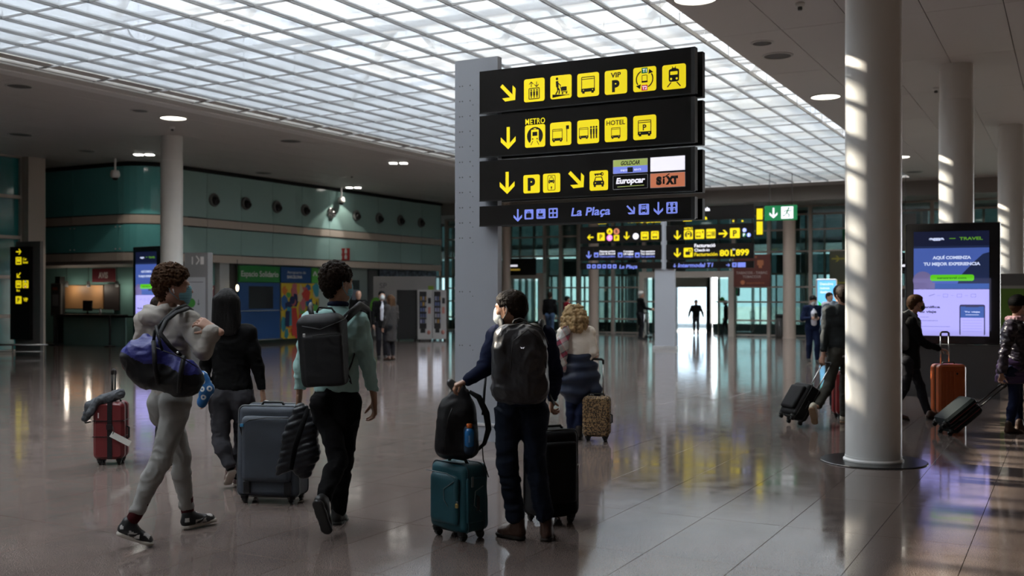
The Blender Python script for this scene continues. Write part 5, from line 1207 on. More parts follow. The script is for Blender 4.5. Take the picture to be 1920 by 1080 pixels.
M_zip = mat('zip_black', (.02, .02, .02), .3, .3); M_metal = mat('aluminium_tube', (.62, .62, .62), .22, 1); M_gold = mat('brass_padlock', (.6, .42, .15), .3, 1)

def P_(px, py, D): return at(px, py, D)
# ---------------------------------------------------------------- curly haired man in the grey hoodie
def sneaker_extra(o, T, d, r, u):
    me = o.data; org_ = wloc(o).location; H0 = T(0, 0, 0); L_ = (T(1, 0, 0)-H0).length; me.materials.append(M_snw)
    for p in me.polygons:
        c = p.center+org_-H0; a = c.dot(d)/L_; z = c.dot(u); sd = abs(c.dot(r))
        if (.30 < a < .62 and .026 < z < .060-.02*(a-.3) and sd > .018) or (.70 < a < .87 and z > .044 and sd < .030) or (.02 < a < .12 and .05 < z < .075): p.material_index = 1
    for sd in (-1, 1): MB().tube([T(.64, sd*.037, .066), T(.50, sd*.041, .042), T(.40, sd*.041, .036), T(.30, sd*.040, .040), T(.27, sd*.038, .052)], [.003, .008, .011, .010, .003], 6, flat=.35).build('side_stripe', M_snk, o, True, world=True)
    for k in range(5): MB().tube([T(.42+.06*k, -.018, .088-.009*k), T(.44+.06*k, 0, .096-.010*k), T(.42+.06*k, .018, .088-.009*k)], .0032, 5).build('lace', M_snw, o, True, world=True)
J1 = dict(head=P_(325, 539, 6.93), neck=P_(306, 585, 6.95), chest=P_(316, 628, 6.97), shR=P_(354, 602, 6.86), shL=P_(274, 604, 7.05), elR=P_(381, 662, 6.72), wrR=P_(400, 616, 6.70), elL=P_(262, 668, 7.10), wrL=P_(292, 700, 7.2),
          pelvis=P_(322, 738, 6.97), hipR=P_(334, 764, 6.90), hipL=P_(310, 764, 7.02), knR=P_(302, 864, 6.76), anR=P_(254, 966, 6.66), knL=P_(339, 852, 7.10), anL=P_(352, 960, 7.18),
          heelR=P_(219, 1002, 6.64), toeR=P_(284, 1024, 6.67), heelL=P_(342, 993, 7.14), toeL=P_(404, 977, 7.34), hdR=(-.80, .05, .42), pnR=(-.35, .75, -.5), thR=(-.2, .3, -.9), cuR=(.55, 0, 0))
p1, T1_, fr1 = person('person', 'person in grey hoodie and joggers with curly brown hair, striding under a blue duffel bag', gnd(315, 1005), J1, (.62, .78, 0), (.97, .24, -.02),
    dict(m=M_hood, hood=1, hem=-.02, w=1.03, cuff=.040, bunch=.052, name='hoodie', amp=.011, cuffband=1, slen=.84), dict(m=M_jog, w=.95, cuff=.043, len=.90, bunch=.050, amp=.009, freq=(6, 6, 11), band=1), dict(kind='curly', m=M_brn_hair, curl=.017, n=330, grow=1.6, top=.012),
    dict(m=M_snk, ms=M_rub, w=1.0, sock=M_sock, high=.008, name='sneaker', extra=sneaker_extra), h=.009, hh=.005, s=1.03, seed=1.0, mask=(M_mblue, 'pleated'))
r_, f_, u_ = fr1; MB().tube([T1_(.088, .004, -.010), T1_(.090, .008, -.02), T1_(.088, .012, -.038)], .004, 6).build('earphone', mat('white_plastic', (.7, .7, .7), .3), p1, True, world=True)
# ---------------------------------------------------------------- woman with long black hair
J2 = dict(head=P_(427, 568, 8.67), neck=P_(429, 606, 8.67), chest=P_(431, 645, 8.67), shL=P_(396, 624, 8.67), shR=P_(466, 624, 8.67), elL=P_(384, 690, 8.70), wrL=P_(385, 738, 8.55), elR=P_(484, 690, 8.67), wrR=P_(492, 734, 8.66),
          pelvis=P_(435, 735, 8.67), hipL=P_(414, 752, 8.67), hipR=P_(457, 752, 8.67), knL=P_(414, 826, 8.62), knR=P_(455, 828, 8.78), anL=P_(432, 876, 8.55), anR=P_(446, 893, 8.76),
          heelL=P_(437, 884, 8.52), toeL=P_(426, 911, 8.74), heelR=P_(443, 912, 8.74), toeR=P_(452, 903, 8.97), hdR=(.10, 0, -1), pnR=(-1, .2, 0), thR=(.1, 1, 0), cuR=(.5, 0, 0), hdL=(0, .2, -1), cuL=(.5, 0, 0))
p2, *_ = person('person', 'person with long straight black hair, black top and charcoal joggers, seen from behind', gnd(437, 905), J2, (.08, 1, 0), (-.05, 1, 0),
    dict(m=M_black1, hem=.02, w=1.0, cuff=.036, name='sweater', hip=.182), dict(m=M_jogd, w=1.08, cuff=.046, len=.88, bunch=.056, amp=.010, hw=1.08, waist=.02, band=1), dict(kind='long', m=M_blk_hair, len=.44, w=1.12, amp=.004, freq=(90, 90, 6)), dict(m=M_pink, ms=M_rub, w=.95, sock=M_black1, name='sneaker'),
    skin=M_skin2, h=.010, s=.96, seed=2.0)
# ---------------------------------------------------------------- man in the mint sweater
J3 = dict(head=P_(633, 532, 7.25), neck=P_(634, 577, 7.25), chest=P_(627, 628, 7.25), shR=P_(672, 604, 7.21), shL=P_(583, 604, 7.30), elR=P_(690, 682, 7.22), wrR=P_(702, 752, 7.28), elL=P_(565, 686, 7.36), wrL=P_(560, 756, 7.40),
          pelvis=P_(630, 742, 7.25), hipL=P_(609, 765, 7.26), hipR=P_(654, 765, 7.24), knL=P_(634, 864, 7.12), anL=P_(608, 930, 6.95), knR=P_(645, 862, 7.33), anR=P_(634, 958, 7.36),
          heelL=P_(592, 940, 6.82), toeL=P_(614, 1003, 6.93), heelR=P_(628, 986, 7.30), toeR=P_(646, 977, 7.52), hdR=(.0, .15, -1), pnR=(-.9, -.3, 0), thR=(-.2, 1, 0), cuR=(.55, 0, 0), hdL=(-.1, .2, -1), pnL=(.9, 0, 0), thL=(0, 1, 0), cuL=(1.1, 0, 0), supL=(.15, .75, .65))
p3, T3_, fr3 = person('person', 'person in mint green sweater and black trousers with black backpack, walking away', gnd(628, 986), J3, (.22, .97, 0), (.72, .69, -.03),
    dict(m=M_tealsw, hem=.03, w=.98, cuff=.037, slen=.97, hip=.162, name='sweater', amp=.009), dict(m=M_black1, w=.97, cuff=.054, len=.97, amp=.008, waist=.03), dict(kind='curly', m=M_dk_hair, curl=.013, n=260, grow=1.3, top=.008), dict(m=M_blkrub, ms=M_blkrub, w=1.0, name='shoe', high=.01),
    skin=M_skin2, h=.009, hh=.005, s=1.04, seed=3.3, mask=(M_mblue, 'pleated'))
F = Field(.008); nk = J3['neck']
for a in range(12):
    an, an2 = 2*math.pi*a/12, 2*math.pi*(a+1)/12; g = lambda q: nk+V3((math.cos(q)*.058, math.sin(q)*.060, .024-.006*math.sin(q))); F.cap(g(an), g(an2), .017, .017, .01)
organic('shirt_collar', F, M_navy, p3, None, 1)
# ---------------------------------------------------------------- man in navy with a backpack and a face mask
J4 = dict(head=P_(957, 579, 6.86), neck=P_(968, 620, 6.88), chest=P_(977, 664, 6.88), shL=P_(934, 632, 6.88), shR=P_(1021, 634, 6.88), elL=P_(908, 690, 6.80), wrL=P_(877, 713, 6.74), elR=P_(1040, 700, 6.95), wrR=P_(1036, 748, 7.16),
          pelvis=P_(977, 758, 6.88), hipL=P_(953, 782, 6.88), hipR=P_(1002, 782, 6.88), knL=P_(951, 868, 6.86), anL=P_(967, 972, 6.88), knR=P_(1003, 868, 6.86), anR=P_(1021, 968, 6.84),
          heelL=P_(981, 1013, 6.84), toeL=P_(934, 1003, 6.99), heelR=P_(1024, 1017, 6.80), toeR=P_(1027, 1000, 7.05), hdL=(-.78, -.05, -.35), pnL=(-.2, .1, -.95), thL=(0, 1, -.2), cuL=(.85, 0, 0), hdR=(-.1, .4, -.9), cuR=(.9, 0, 0))
p4, T4_, fr4 = person('person', 'person in navy top, dark jeans and brown boots, one hand on the teal suitcase', gnd(980, 1010), J4, (-.10, .99, 0), (-.88, .47, -.08),
    dict(m=M_navy, hem=-.01, w=1.10, cuff=.038, name='jacket', amp=.009, collar=.022, deep=.74), dict(m=M_jean, w=1.03, cuff=.062, len=.96, amp=.012, hw=1.02), dict(kind='short', m=M_dk_hair, grow=.2), dict(m=M_boot, ms=M_boots, w=1.08, name='boot', high=.035),
    skin=mat('skin_warm', (.36, .19, .12), .45, bump=(60, .15)), h=.009, hh=.005, s=.99, seed=4.1, mask=(M_mwhite, 'ffp2'))
w = J4['wrL']; MB().tube([w+V3((.022, 0, .012)), w+V3((.004, 0, -.004))], .030, 16).build('wristwatch', M_chrome, p4, True, world=True)
# ---------------------------------------------------------------- woman with curly blond hair
D5 = 11.6
J5 = dict(head=P_(1079, 592, D5), neck=P_(1080, 617, D5), chest=P_(1081, 641, D5), shL=P_(1057, 624, D5), shR=P_(1104, 624, D5), elL=P_(1044, 658, D5), wrL=P_(1046, 690, D5+.1), elR=P_(1113, 657, D5-.05), wrR=P_(1112, 664, D5+.2),
          pelvis=P_(1082, 690, D5), hipL=P_(1070, 698, D5), hipR=P_(1095, 698, D5), knL=P_(1070, 758, D5), knR=P_(1092, 758, D5), anL=P_(1071, 809, D5+.05), anR=P_(1082, 812, D5), heelL=P_(1070, 823, D5+.02), toeL=P_(1068, 816, D5+.27), heelR=P_(1084, 826, D5-.07), toeR=P_(1088, 819, D5+.18), hdR=(.2, .8, -.2), cuR=(.9, 0, 0), hdL=(0, .3, -1))
p5, T5_, _ = person('person', 'person with curly blond hair in cream sweater, jacket tied round the waist', gnd(1078, 824), J5, (.12, .99, 0), (.45, .89, 0),
    dict(m=M_cream, hem=.08, w=1.08, cuff=.040, name='sweater', amp=.010, hip=.15), dict(m=M_navy, w=.92, cuff=.05, len=.9, hw=1.0), dict(kind='long', m=M_blond, len=.16, w=1.28, amp=.009, freq=(60, 60, 26), curl=1), dict(m=M_boots, ms=M_blkrub, w=1.0, name='boot', high=.06, boot=1),
    h=.012, hh=.007, s=.93, seed=5.5)
F = Field(.011)
F.cap(P_(1082, 668, D5), P_(1082, 700, D5), .165, .21, .05, ((0, 1, 0), .75)); F.cap(P_(1080, 700, D5), P_(1078, 728, D5), .21, .17, .06, ((0, 1, 0), .75)); F.cap(P_(1108, 690, D5), P_(1120, 738, D5-.05), .075, .055, .05); F.cut(P_(1082, 662, D5), (0, 0, 1))
organic('tied_jacket', F, mat('navy_quilted', (.013, .022, .05), .5), p5, lambda P, N: .012*np.sin(P[:, 2]*48+2*vnoise(P*4))+.006*vnoise(P*14), 1)
def plaid():
    m = mat('plaid_scarf', (.4, .35, .33), .9); nt = m.node_tree; N = nt.nodes; L = nt.links; tc = N.new('ShaderNodeTexCoord'); mp = N.new('ShaderNodeMapping'); mp.inputs['Scale'].default_value = (9, 9, 9); mp.inputs['Rotation'].default_value = (0, .5, 0); L.new(tc.outputs['Object'], mp.inputs[0])
    w1 = N.new('ShaderNodeTexWave'); w1.inputs['Scale'].default_value = .25; L.new(mp.outputs[0], w1.inputs[0]); w2 = N.new('ShaderNodeTexWave'); w2.bands_direction = 'Z'; w2.inputs['Scale'].default_value = .25; L.new(mp.outputs[0], w2.inputs[0])
    c1 = N.new('ShaderNodeValToRGB'); c1.color_ramp.interpolation = 'CONSTANT'; e = c1.color_ramp.elements; e[0].color = (.42, .40, .38, 1); e[1].position = .55; e[1].color = (.28, .02, .04, 1); q = e.new(.8); q.color = (.05, .05, .06, 1); L.new(w1.outputs['Fac'], c1.inputs[0])
    c2 = N.new('ShaderNodeValToRGB'); c2.color_ramp.interpolation = 'CONSTANT'; e = c2.color_ramp.elements; e[0].color = (.5, .48, .45, 1); e[1].position = .6; e[1].color = (.10, .10, .11, 1); q = e.new(.82); q.color = (.40, .04, .09, 1); L.new(w2.outputs['Fac'], c2.inputs[0])
    mx = N.new('ShaderNodeMix'); mx.data_type = 'RGBA'; mx.inputs[0].default_value = .5; L.new(c1.outputs[0], mx.inputs[6]); L.new(c2.outputs[0], mx.inputs[7]); L.new(mx.outputs[2], N['Principled BSDF'].inputs['Base Color']); return m
F = Field(.010); F.cap(P_(1064, 618, D5-.12), P_(1052, 650, D5-.17), .05, .07, .04, ((0, 1, 0), .55)); F.cap(P_(1052, 650, D5-.17), P_(1054, 690, D5-.17), .07, .05, .04, ((0, 1, 0), .55)); F.cap(P_(1062, 616, D5-.05), P_(1096, 612, D5-.02), .045, .04, .03)
organic('scarf', F, plaid(), p5, folds(.016, (14, 14, 4)), 1)

# ---------------------------------------------------------------- everyone else: a posed figure from a ground point
def pose(base, H, look, face=None, stride=0.0, lead='L', armL=None, armR=None, lean=0.0, foot=1.0):
    """arms: two (side, forward, up) offsets, shoulder->elbow and elbow->wrist, in metres for a 1.75 m person"""
    s = H/1.75; f = V3(look).normalized(); r = f.cross(V3((0, 0, 1))).normalized(); z = V3((0, 0, 1)); b = V3(base)
    dz = -abs(stride)*.12
    Pt = lambda a, c, h: b+r*a*s+f*(c+lean*h)*s+z*(h+dz*(h > .5))*s
    J = dict(head=Pt(0, .03, 1.635), neck=Pt(0, -.01, 1.49), chest=Pt(0, 0, 1.30), pelvis=Pt(0, 0, .955), shL=Pt(-.172, -.01, 1.43), shR=Pt(.172, -.01, 1.43))
    dl = {'L': (armL or ((-.05, .0, -.30), (-.0, .08, -.25))), 'R': (armR or ((.05, .0, -.30), (.0, .08, -.25)))}
    for q, (a, c) in dl.items():
        V_ = lambda t: r*t[0]*s+f*t[1]*s+z*t[2]*s; J['el'+q] = J['sh'+q]+V_(a); J['wr'+q] = J['el'+q]+V_(c); J['hd'+q] = V_(c); J['cu'+q] = (.6, 0, 0); J['th'+q] = f; J['pn'+q] = r*(1 if q == 'L' else -1)
    for q, sg in (('L', -1), ('R', 1)):
        k = stride*(1 if q == lead else -1); J['hip'+q] = Pt(sg*.088, 0, .90)
        J['an'+q] = b+r*sg*.085*s+f*(k*.42)*s+z*(.085+(.10*stride if k < 0 else 0))*s; J['kn'+q] = J['hip'+q].lerp(J['an'+q], .5)+f*(.05+.04*stride)*s
        he = J['an'+q]-f*.06*s-z*.082*s; to = he+f*.26*s*foot
        if k < 0 and stride > .3: to = to-z*(.10*stride+.0)*s*1.0; to.z = max(to.z, .005)
        J['heel'+q] = he; J['toe'+q] = to
    return J, s
LO = dict(h=.016, hh=.009, body_h=.022, detail=False, disp=.8)
HN = dict(short=lambda m: dict(kind='short', m=m))
def low(px, py, H, look, label, topd, legd, haird, shoed=None, face=None, group=None, base=None, mask=None, skin=None, **pk):
    b = base if base is not None else gnd(px, py); J, s = pose(b, H, look, **pk)
    return person('person', label, b, J, look, face or look, topd, legd, haird, shoed or dict(m=M_blkrub, ms=M_blkrub, w=1.0, name='shoe'), s=s, seed=px*.13, mask=mask, skin=skin, group=group, **LO)[0], J, s
# hidden traveller behind the hoodie man, hand on the red suitcase
b = at(300, 552, 9.95); b.z = 0
hp, hJ, hs = low(0, 0, 1.60, (.9, .4, 0), 'person in black mostly hidden behind the hoodie man, hand reaching the red suitcase', dict(m=M_black1, name='jacket'), dict(m=M_darktr, w=.95), dict(kind='short', m=M_dk_hair), base=b, armL=((-.06, .0, -.25), (-.16, -.22, -.12)), armR=((.04, .02, -.30), (0, .1, -.2)))
# man with white shirt and jacket next to the woman in the long coat
def shirt_front(t, J, s, m, w=.05):
    f = None
low(716, 673, 1.70, (.25, -.97, 0), 'person in dark jacket over white shirt with white face mask, by the vending machines', dict(m=M_black1, name='jacket', coat=.12), dict(m=M_darktr), dict(kind='short', m=M_blk_hair), mask=(M_mwhite, 'ffp2'), armL=((-.06, .05, -.28), (.02, .18, .05)), armR=((.06, .03, -.30), (0, .08, -.25)))
bq = gnd(716, 673)
low(733, 676, 1.60, (-.8, .6, 0), 'person in long charcoal coat with brown hair, talking by the vending machines', dict(m=M_coatg, name='coat', coat=.42, hip=.17, w=1.06), dict(m=M_darktr, len=.8), dict(kind='long', m=M_brn_hair, len=.2), dict(m=M_boot, ms=M_boots, name='shoe'))
low(0, 0, 1.72, (.2, -.98, 0), 'bald person in dark clothes standing behind the shoulder of the mint sweater', dict(m=M_black1, name='jacket'), dict(m=M_darktr), None, base=V3(((672-960)/FPX*28, 28, 0)))
low(0, 0, 1.42, (-.3, .95, 0), 'short dark haired person in front of the bald person', dict(m=M_black1, name='jacket'), dict(m=M_darktr), dict(kind='short', m=M_blk_hair), base=V3(((682-960)/FPX*27.0, 27.0, 0)))
low(1031, 637, 1.73, (.2, .98, 0), 'person in black jacket and blue jeans walking to the left glass door', dict(m=M_black1, name='jacket', w=1.08), dict(m=mat('blue_jeans', (.03, .06, .12), .8)), dict(kind='short', m=M_dk_hair), stride=.35)
low(1063, 636, 1.55, (.9, .4, 0), 'person in red jacket half hidden by the curly blond hair', dict(m=M_redj, name='jacket'), dict(m=M_darktr), dict(kind='short', m=M_blk_hair))
low(1201, 637, 1.73, (.95, .2, 0), 'grey haired person in long black coat pushing a luggage trolley', dict(m=M_black1, name='coat', coat=.40, hip=.16), dict(m=M_darktr), dict(kind='short', m=M_grey_hair), armL=((-.0, .12, -.28), (0, .25, -.05)), armR=((0, .12, -.28), (0, .25, -.05)))
low(1305, 629, 1.42, (-.1, -1, 0), 'person in dark jacket coming in through the bright open doorway', dict(m=M_black1, name='jacket', w=1.12), dict(m=M_darktr), dict(kind='short', m=M_blk_hair), stride=.25, armL=((-.13, .0, -.27), (-.05, .05, -.24)), armR=((.13, .0, -.27), (.05, .05, -.24)))
low(1361, 628, 1.42, (-.95, .1, 0), 'person walking left inside the far doors with a large rucksack', dict(m=M_black1, name='jacket'), dict(m=M_darktr), dict(kind='short', m=M_blk_hair), stride=.45)
lt, JL, sL = low(1524, 681, 1.61, (-.05, -1, 0), 'person in blue suit and white shirt looking down at a phone', dict(m=M_suit, name='jacket', coat=.05, w=1.16), dict(m=M_suit, w=1.15), dict(kind='short', m=M_blk_hair), face=(-.05, -.85, -.45), mask=(M_mwhite, 'ffp2'), stride=.25, armL=((-.10, .04, -.27), (.18, .22, .03)), armR=((.10, .04, -.27), (-.18, .22, .03)))
def front_panel(t, J, s, m, look, w=.075, z0=.08, z1=.16, name='shirt'):
    f = V3(look).normalized(); F = Field(.012); F.cap(J['pelvis']+f*.105*s+V3((0, 0, z0)), J['chest']+f*.105*s, w*s, w*s, .03, (tuple(f), .6)); F.cap(J['chest']+f*.10*s, J['neck']+f*.045*s-V3((0, 0, .02)), w*s, .04*s, .03); organic(name, F, m, t, None, 1)
front_panel(lt, JL, sL, M_shirt, (-.05, -1, 0))
ps = [o for o in scn.objects if o.type == 'EMPTY' and 'white shirt with white face mask' in o.get('label', '')][0]
Jt, st = pose(gnd(716, 673), 1.70, (.25, -.97, 0)); front_panel(ps, Jt, st, M_shirt, (.25, -.97, 0), .055)
p = (JL['wrL']+JL['wrR'])/2+V3((0, -.07, .05)); ph = thing('phone', 'small dark phone in the hands of the person in the blue suit', 'phone', p); MB().rbox((-.036, -.005, -.07), (.036, .005, .07), .01, axis=1).build('case', M_black, ph)
low(0, 0, 1.66, (.5, -.85, 0), 'person in white shirt standing behind the person in the blue suit', dict(m=M_shirt, name='shirt'), dict(m=M_darktr), dict(kind='short', m=M_dk_hair), base=V3(((1554-960)/FPX*27.5, 27.5, 0)))
# man in black jacket left of the near column, pulling the black suitcase
D6 = 13.0
J6 = dict(head=P_(1581, 553, D6), neck=P_(1578, 576, D6), chest=P_(1576, 602, D6), shL=P_(1554, 584, D6), shR=P_(1604, 585, D6), elL=P_(1547, 632, D6), wrL=P_(1543, 668, D6-.05), elR=P_(1612, 630, D6), wrR=P_(1612, 665, D6+.1), pelvis=P_(1577, 660, D6), hipL=P_(1566, 668, D6), hipR=P_(1590, 668, D6),
          knL=P_(1554, 722, D6-.05), anL=P_(1533, 762, D6-.40), knR=P_(1584, 728, D6+.1), anR=P_(1582, 780, D6+.05), heelL=P_(1521, 765, D6-.58), toeL=P_(1528, 797, D6-.42), heelR=P_(1580, 794, D6+.02), toeR=P_(1586, 788, D6+.28), hdL=(-.15, 0, -1), pnL=(.5, .5, 0), thL=(.3, .8, 0), cuL=(.9, 0, 0))
p6, *_ = person('person', 'person in black jacket and worn grey trousers beside the near column, pulling a black suitcase', gnd(1577, 794), J6, (.1, .99, 0), (.1, .99, 0), dict(m=mat('dark_blue_black_cloth', (.016, .022, .026), .8), name='jacket', w=1.05, hem=.0), dict(m=M_olivetr, w=.98, len=.92), dict(kind='short', m=M_dk_hair, grow=.3),
    dict(m=mat('canvas_shoe', (.45, .41, .32), .7), ms=mat('gum_sole', (.30, .20, .12), .6), w=1.05, name='shoe'), h=.013, hh=.007, s=1.0, seed=6)
F = Field(.012); F.cap(P_(1577, 661, D6), P_(1577, 666, D6), .152, .152, .02, ((0, 1, 0), .72)); F.cut(P_(0, 669, D6), (0, 0, -1)); F.cut(P_(0, 662, D6), (0, 0, 1)); organic('shirt_hem', F, M_shirt, p6, None, 0)
b = V3(((1563-960)/FPX*14.3, 14.3, 0))
low(0, 0, 1.74, (.3, .95, 0), 'person in dark blue hooded jacket half hidden beside the person at the near column', dict(m=mat('slate_blue_cloth', (.02, .035, .06), .8), name='hoodie', hood=1), dict(m=M_darktr), dict(kind='short', m=M_blk_hair), base=V3(((1575-960)/FPX*14.3, 14.3, 0)))
# man with black mask walking right
D8 = 13.5
J8 = dict(head=P_(1717, 569, D8), neck=P_(1709, 592, D8), chest=P_(1708, 618, D8), shL=P_(1716, 604, D8+.17), shR=P_(1708, 604, D8-.17), elL=P_(1722, 640, D8+.2), wrL=P_(1745, 652, D8+.15), elR=P_(1728, 640, D8-.17), wrR=P_(1762, 655, D8-.12), pelvis=P_(1706, 674, D8), hipL=P_(1708, 684, D8+.09), hipR=P_(1704, 684, D8-.09),
          knL=P_(1726, 725, D8+.1), anL=P_(1740, 775, D8+.05), knR=P_(1697, 728, D8-.1), anR=P_(1672, 772, D8-.1), heelL=P_(1736, 787, D8-.05), toeL=P_(1776, 785, D8+.05), heelR=P_(1664, 782, D8-.12), toeR=P_(1706, 789, D8-.15), hdR=(1, 0, -.15), pnR=(0, .1, -1), thR=(0, 1, 0), cuR=(.7, 0, 0))
p8, *_ = person('person', 'person in black coat with black face mask walking right past the big screen', gnd(1715, 788), J8, (.98, .15, 0), (.98, .12, 0), dict(m=M_black1, name='coat', coat=.10, w=1.0, collar=.018), dict(m=M_darktr, w=.9), dict(kind='short', m=M_brn_hair, grow=-.2), dict(m=M_boot, ms=M_boots, name='shoe'), h=.012, hh=.007, s=.95, seed=8, mask=(M_mblack, 'ffp2'))
# woman in the dark puffer coat at the right edge
D9 = 12.2
J9 = dict(head=P_(1911, 574, D9), neck=P_(1904, 600, D9), chest=P_(1902, 628, D9), shL=P_(1915, 612, D9+.16), shR=P_(1896, 612, D9-.16), elL=P_(1925, 660, D9+.2), wrL=P_(1930, 690, D9+.2), elR=P_(1884, 660, D9-.18), wrR=P_(1878, 702, D9-.15), pelvis=P_(1902, 688, D9), hipL=P_(1905, 700, D9+.09), hipR=P_(1900, 700, D9-.09),
          knL=P_(1908, 752, D9+.1), anL=P_(1912, 800, D9+.05), knR=P_(1902, 752, D9-.1), anR=P_(1893, 800, D9-.1), heelL=P_(1904, 812, D9+.02), toeL=P_(1940, 812, D9+.06), heelR=P_(1884, 815, D9-.12), toeR=P_(1920, 816, D9-.08), hdR=(-.2, 0, -1), cuR=(.9, 0, 0))
def quilt(amp, f): return lambda P, N: amp*np.abs(np.sin(P[:, 2]*f+1.2*vnoise(P*5)))+amp*.5*vnoise(P*18)
p9, *_ = person('person', 'person in glossy dark puffer coat and black hat at the right edge', gnd(1898, 815), J9, (.97, .2, 0), (.97, .2, 0), dict(m=M_puff, name='puffer_coat', coat=.05, w=1.18, cuff=.05, amp=.02, freq=(5, 5, 22)), dict(m=M_navy, w=.95, len=.9), dict(kind='hat', m=M_black1, m2=M_brn_hair), dict(m=M_boot, ms=M_boots, name='boot', high=.06, boot=1), h=.012, hh=.007, s=.93, seed=9, mask=(M_mwhite, 'ffp2'))
F = Field(.011); F.cap(P_(1900, 690, D9), P_(1899, 712, D9), .17, .185, .04, ((0, 1, 0), 1.0)); F.cut(P_(0, 716, D9), (0, 0, -1)); F.cut(P_(0, 672, D9), (0, 0, 1)); organic('coat_skirt', F, M_purple, p9, quilt(.012, 55), 1)
F = Field(.010); n9 = J9['neck']
for a in range(10):
    an, an2 = 2*math.pi*a/10, 2*math.pi*(a+1)/10; g = lambda q: n9+V3((math.cos(q)*.075, math.sin(q)*.075, .01)); F.cap(g(an), g(an2), .034, .034, .02)
organic('scarf', F, mat('pink_white_scarf', (.42, .25, .28), .9, var=(25, .6)), p9, folds(.008, (30, 30, 30)), 1)
# ================================================================ LUGGAGE
M_wheel = mat('wheel_black', (.01, .01, .01), .5)
def case(name, label, base, rz, w, d, h, m, soft=False, tilt=0.0, tel=0.0, mrod=None, ribs=0, group='rolling suitcases', wh=.055, mtrim=None, taper=0.0, nopocket=False, piping=None, telw=.5, two_wheel=False):
    t = thing(name, label, 'suitcase', base, rz, group)
    t.rotation_euler = (Matrix.Rotation(rz, 3, 'Z') @ Matrix.Rotation(tilt, 3, 'X')).to_euler() if tilt else (0, 0, rz)
    mtrim = mtrim or M_blkrub; hb = h-wh; mrod = mrod or M_metal
    if soft:
        F = Field(.010); F.box((0, .01, wh+hb/2), (w/2, d/2-.01, hb/2), None, .045, .02, False, taper); o = organic('body', F, m, t, lambda P, N: .003*vnoise(P*12), 1, world=False)
        if not nopocket:
            F = Field(.010); F.box((0, -d/2+.005, wh+hb*.52), (w/2-.035, .028, hb*.36), None, .028); organic('front_pocket', F, m, o, None, 1, world=False)
        for zz in ((-d/2+.055), (d/2-.06)):
            ring = []
            for cx, cz, st in ((w/2-.045, h-.045, 0), (-w/2+.045, h-.045, 1), (-w/2+.045, wh+.045, 2), (w/2-.045, wh+.045, 3)):
                for k in range(5): a = (st+k/4)*math.pi/2; tp = 1-taper*((cz-(wh+hb/2))/(hb/2)); ring.append(((cx+.049*math.cos(a))*tp, zz, cz+.049*math.sin(a)))
            MB().tube(ring+[ring[0]], .0045, 6, cap=False).build('piping', piping or M_zip, t, True)
    else:
        b = MB(); b.rbox((-w/2, -d/2, wh), (w/2, -.006, h), .055, axis=1, seg=6); b.rbox((-w/2, .006, wh), (w/2, d/2, h), .055, axis=1, seg=6)
        parts = []
        o = MB().rbox((-w/2, -d/2, wh), (w/2, -.006, h), .055, axis=1, seg=6).build('front_shell', m, t); MB().rbox((-w/2, .006, wh), (w/2, d/2, h), .055, axis=1, seg=6).build('rear_shell', m, t)
        MB().rbox((-w/2+.004, -.008, wh+.004), (w/2-.004, .008, h-.004), .052, axis=1, seg=6).build('zip_band', M_zip, t)
        for k in range(ribs):
            x = -w/2+w*(k+1)/(ribs+1); MB().rbox((x-w*.22/(ribs+1), -d/2-.007, wh+.07), (x+w*.22/(ribs+1), -d/2+.004, h-.09), .006, axis=1).build('rib', m, o)
    for sx in (-1, 1):
        for sy in (-1, 1):
            if two_wheel and sy < 0: 
                MB().cbox((sx*(w/2-.05), -d/2+.03, .03), (.03, .03, .06)).build('foot', mtrim, t); continue
            x, y = sx*(w/2-.055), sy*(d/2-.05); b = MB(); b.lathe([(.012, .04), (.030, .05), (.034, .075)], 12, M=Matrix.Translation((x, y, -.01))); b.box((x-.020, y-.012, .02), (x-.015, y+.02, .055)); b.box((x+.015, y-.012, .02), (x+.020, y+.02, .055))
            ho = b.build('wheel_housing', mtrim, t); MB().cyl((0, 0, -.012), .026, .024, 16, M=Matrix.Translation((x, y+.012, .026)) @ Matrix.Rotation(math.pi/2, 4, 'Y')).build('wheel', M_wheel, ho)
    b = MB(); b.tube([(-.09, 0, h-.003), (-.075, 0, h+.022), (.075, 0, h+.022), (.09, 0, h-.003)], .009, 8, flat=1.5); b.build('top_handle', mtrim, t, True)
    b = MB(); b.tube([(w/2-.003, 0, h*.60), (w/2+.020, 0, h*.58), (w/2+.020, 0, h*.42), (w/2-.003, 0, h*.40)], .009, 8); b.build('side_handle', mtrim, t, True)
    if tel:
        for sx in (-1, 1): MB().tube([(sx*w*telw/2, d/2-.035, h-.02), (sx*w*telw/2, d/2-.035, h+tel-.02)], .0085, 8).build('handle_rod', mrod, t, True)
        MB().tube([(-w*telw/2, d/2-.035, h+tel-.05), (-w*telw/2, d/2-.035, h+tel-.015), (-w*telw/2+.02, d/2-.035, h+tel), (w*telw/2-.02, d/2-.035, h+tel), (w*telw/2, d/2-.035, h+tel-.015), (w*telw/2, d/2-.035, h+tel-.05)], .013, 8, flat=1.2).build('grip', mtrim, t, True)
    return t
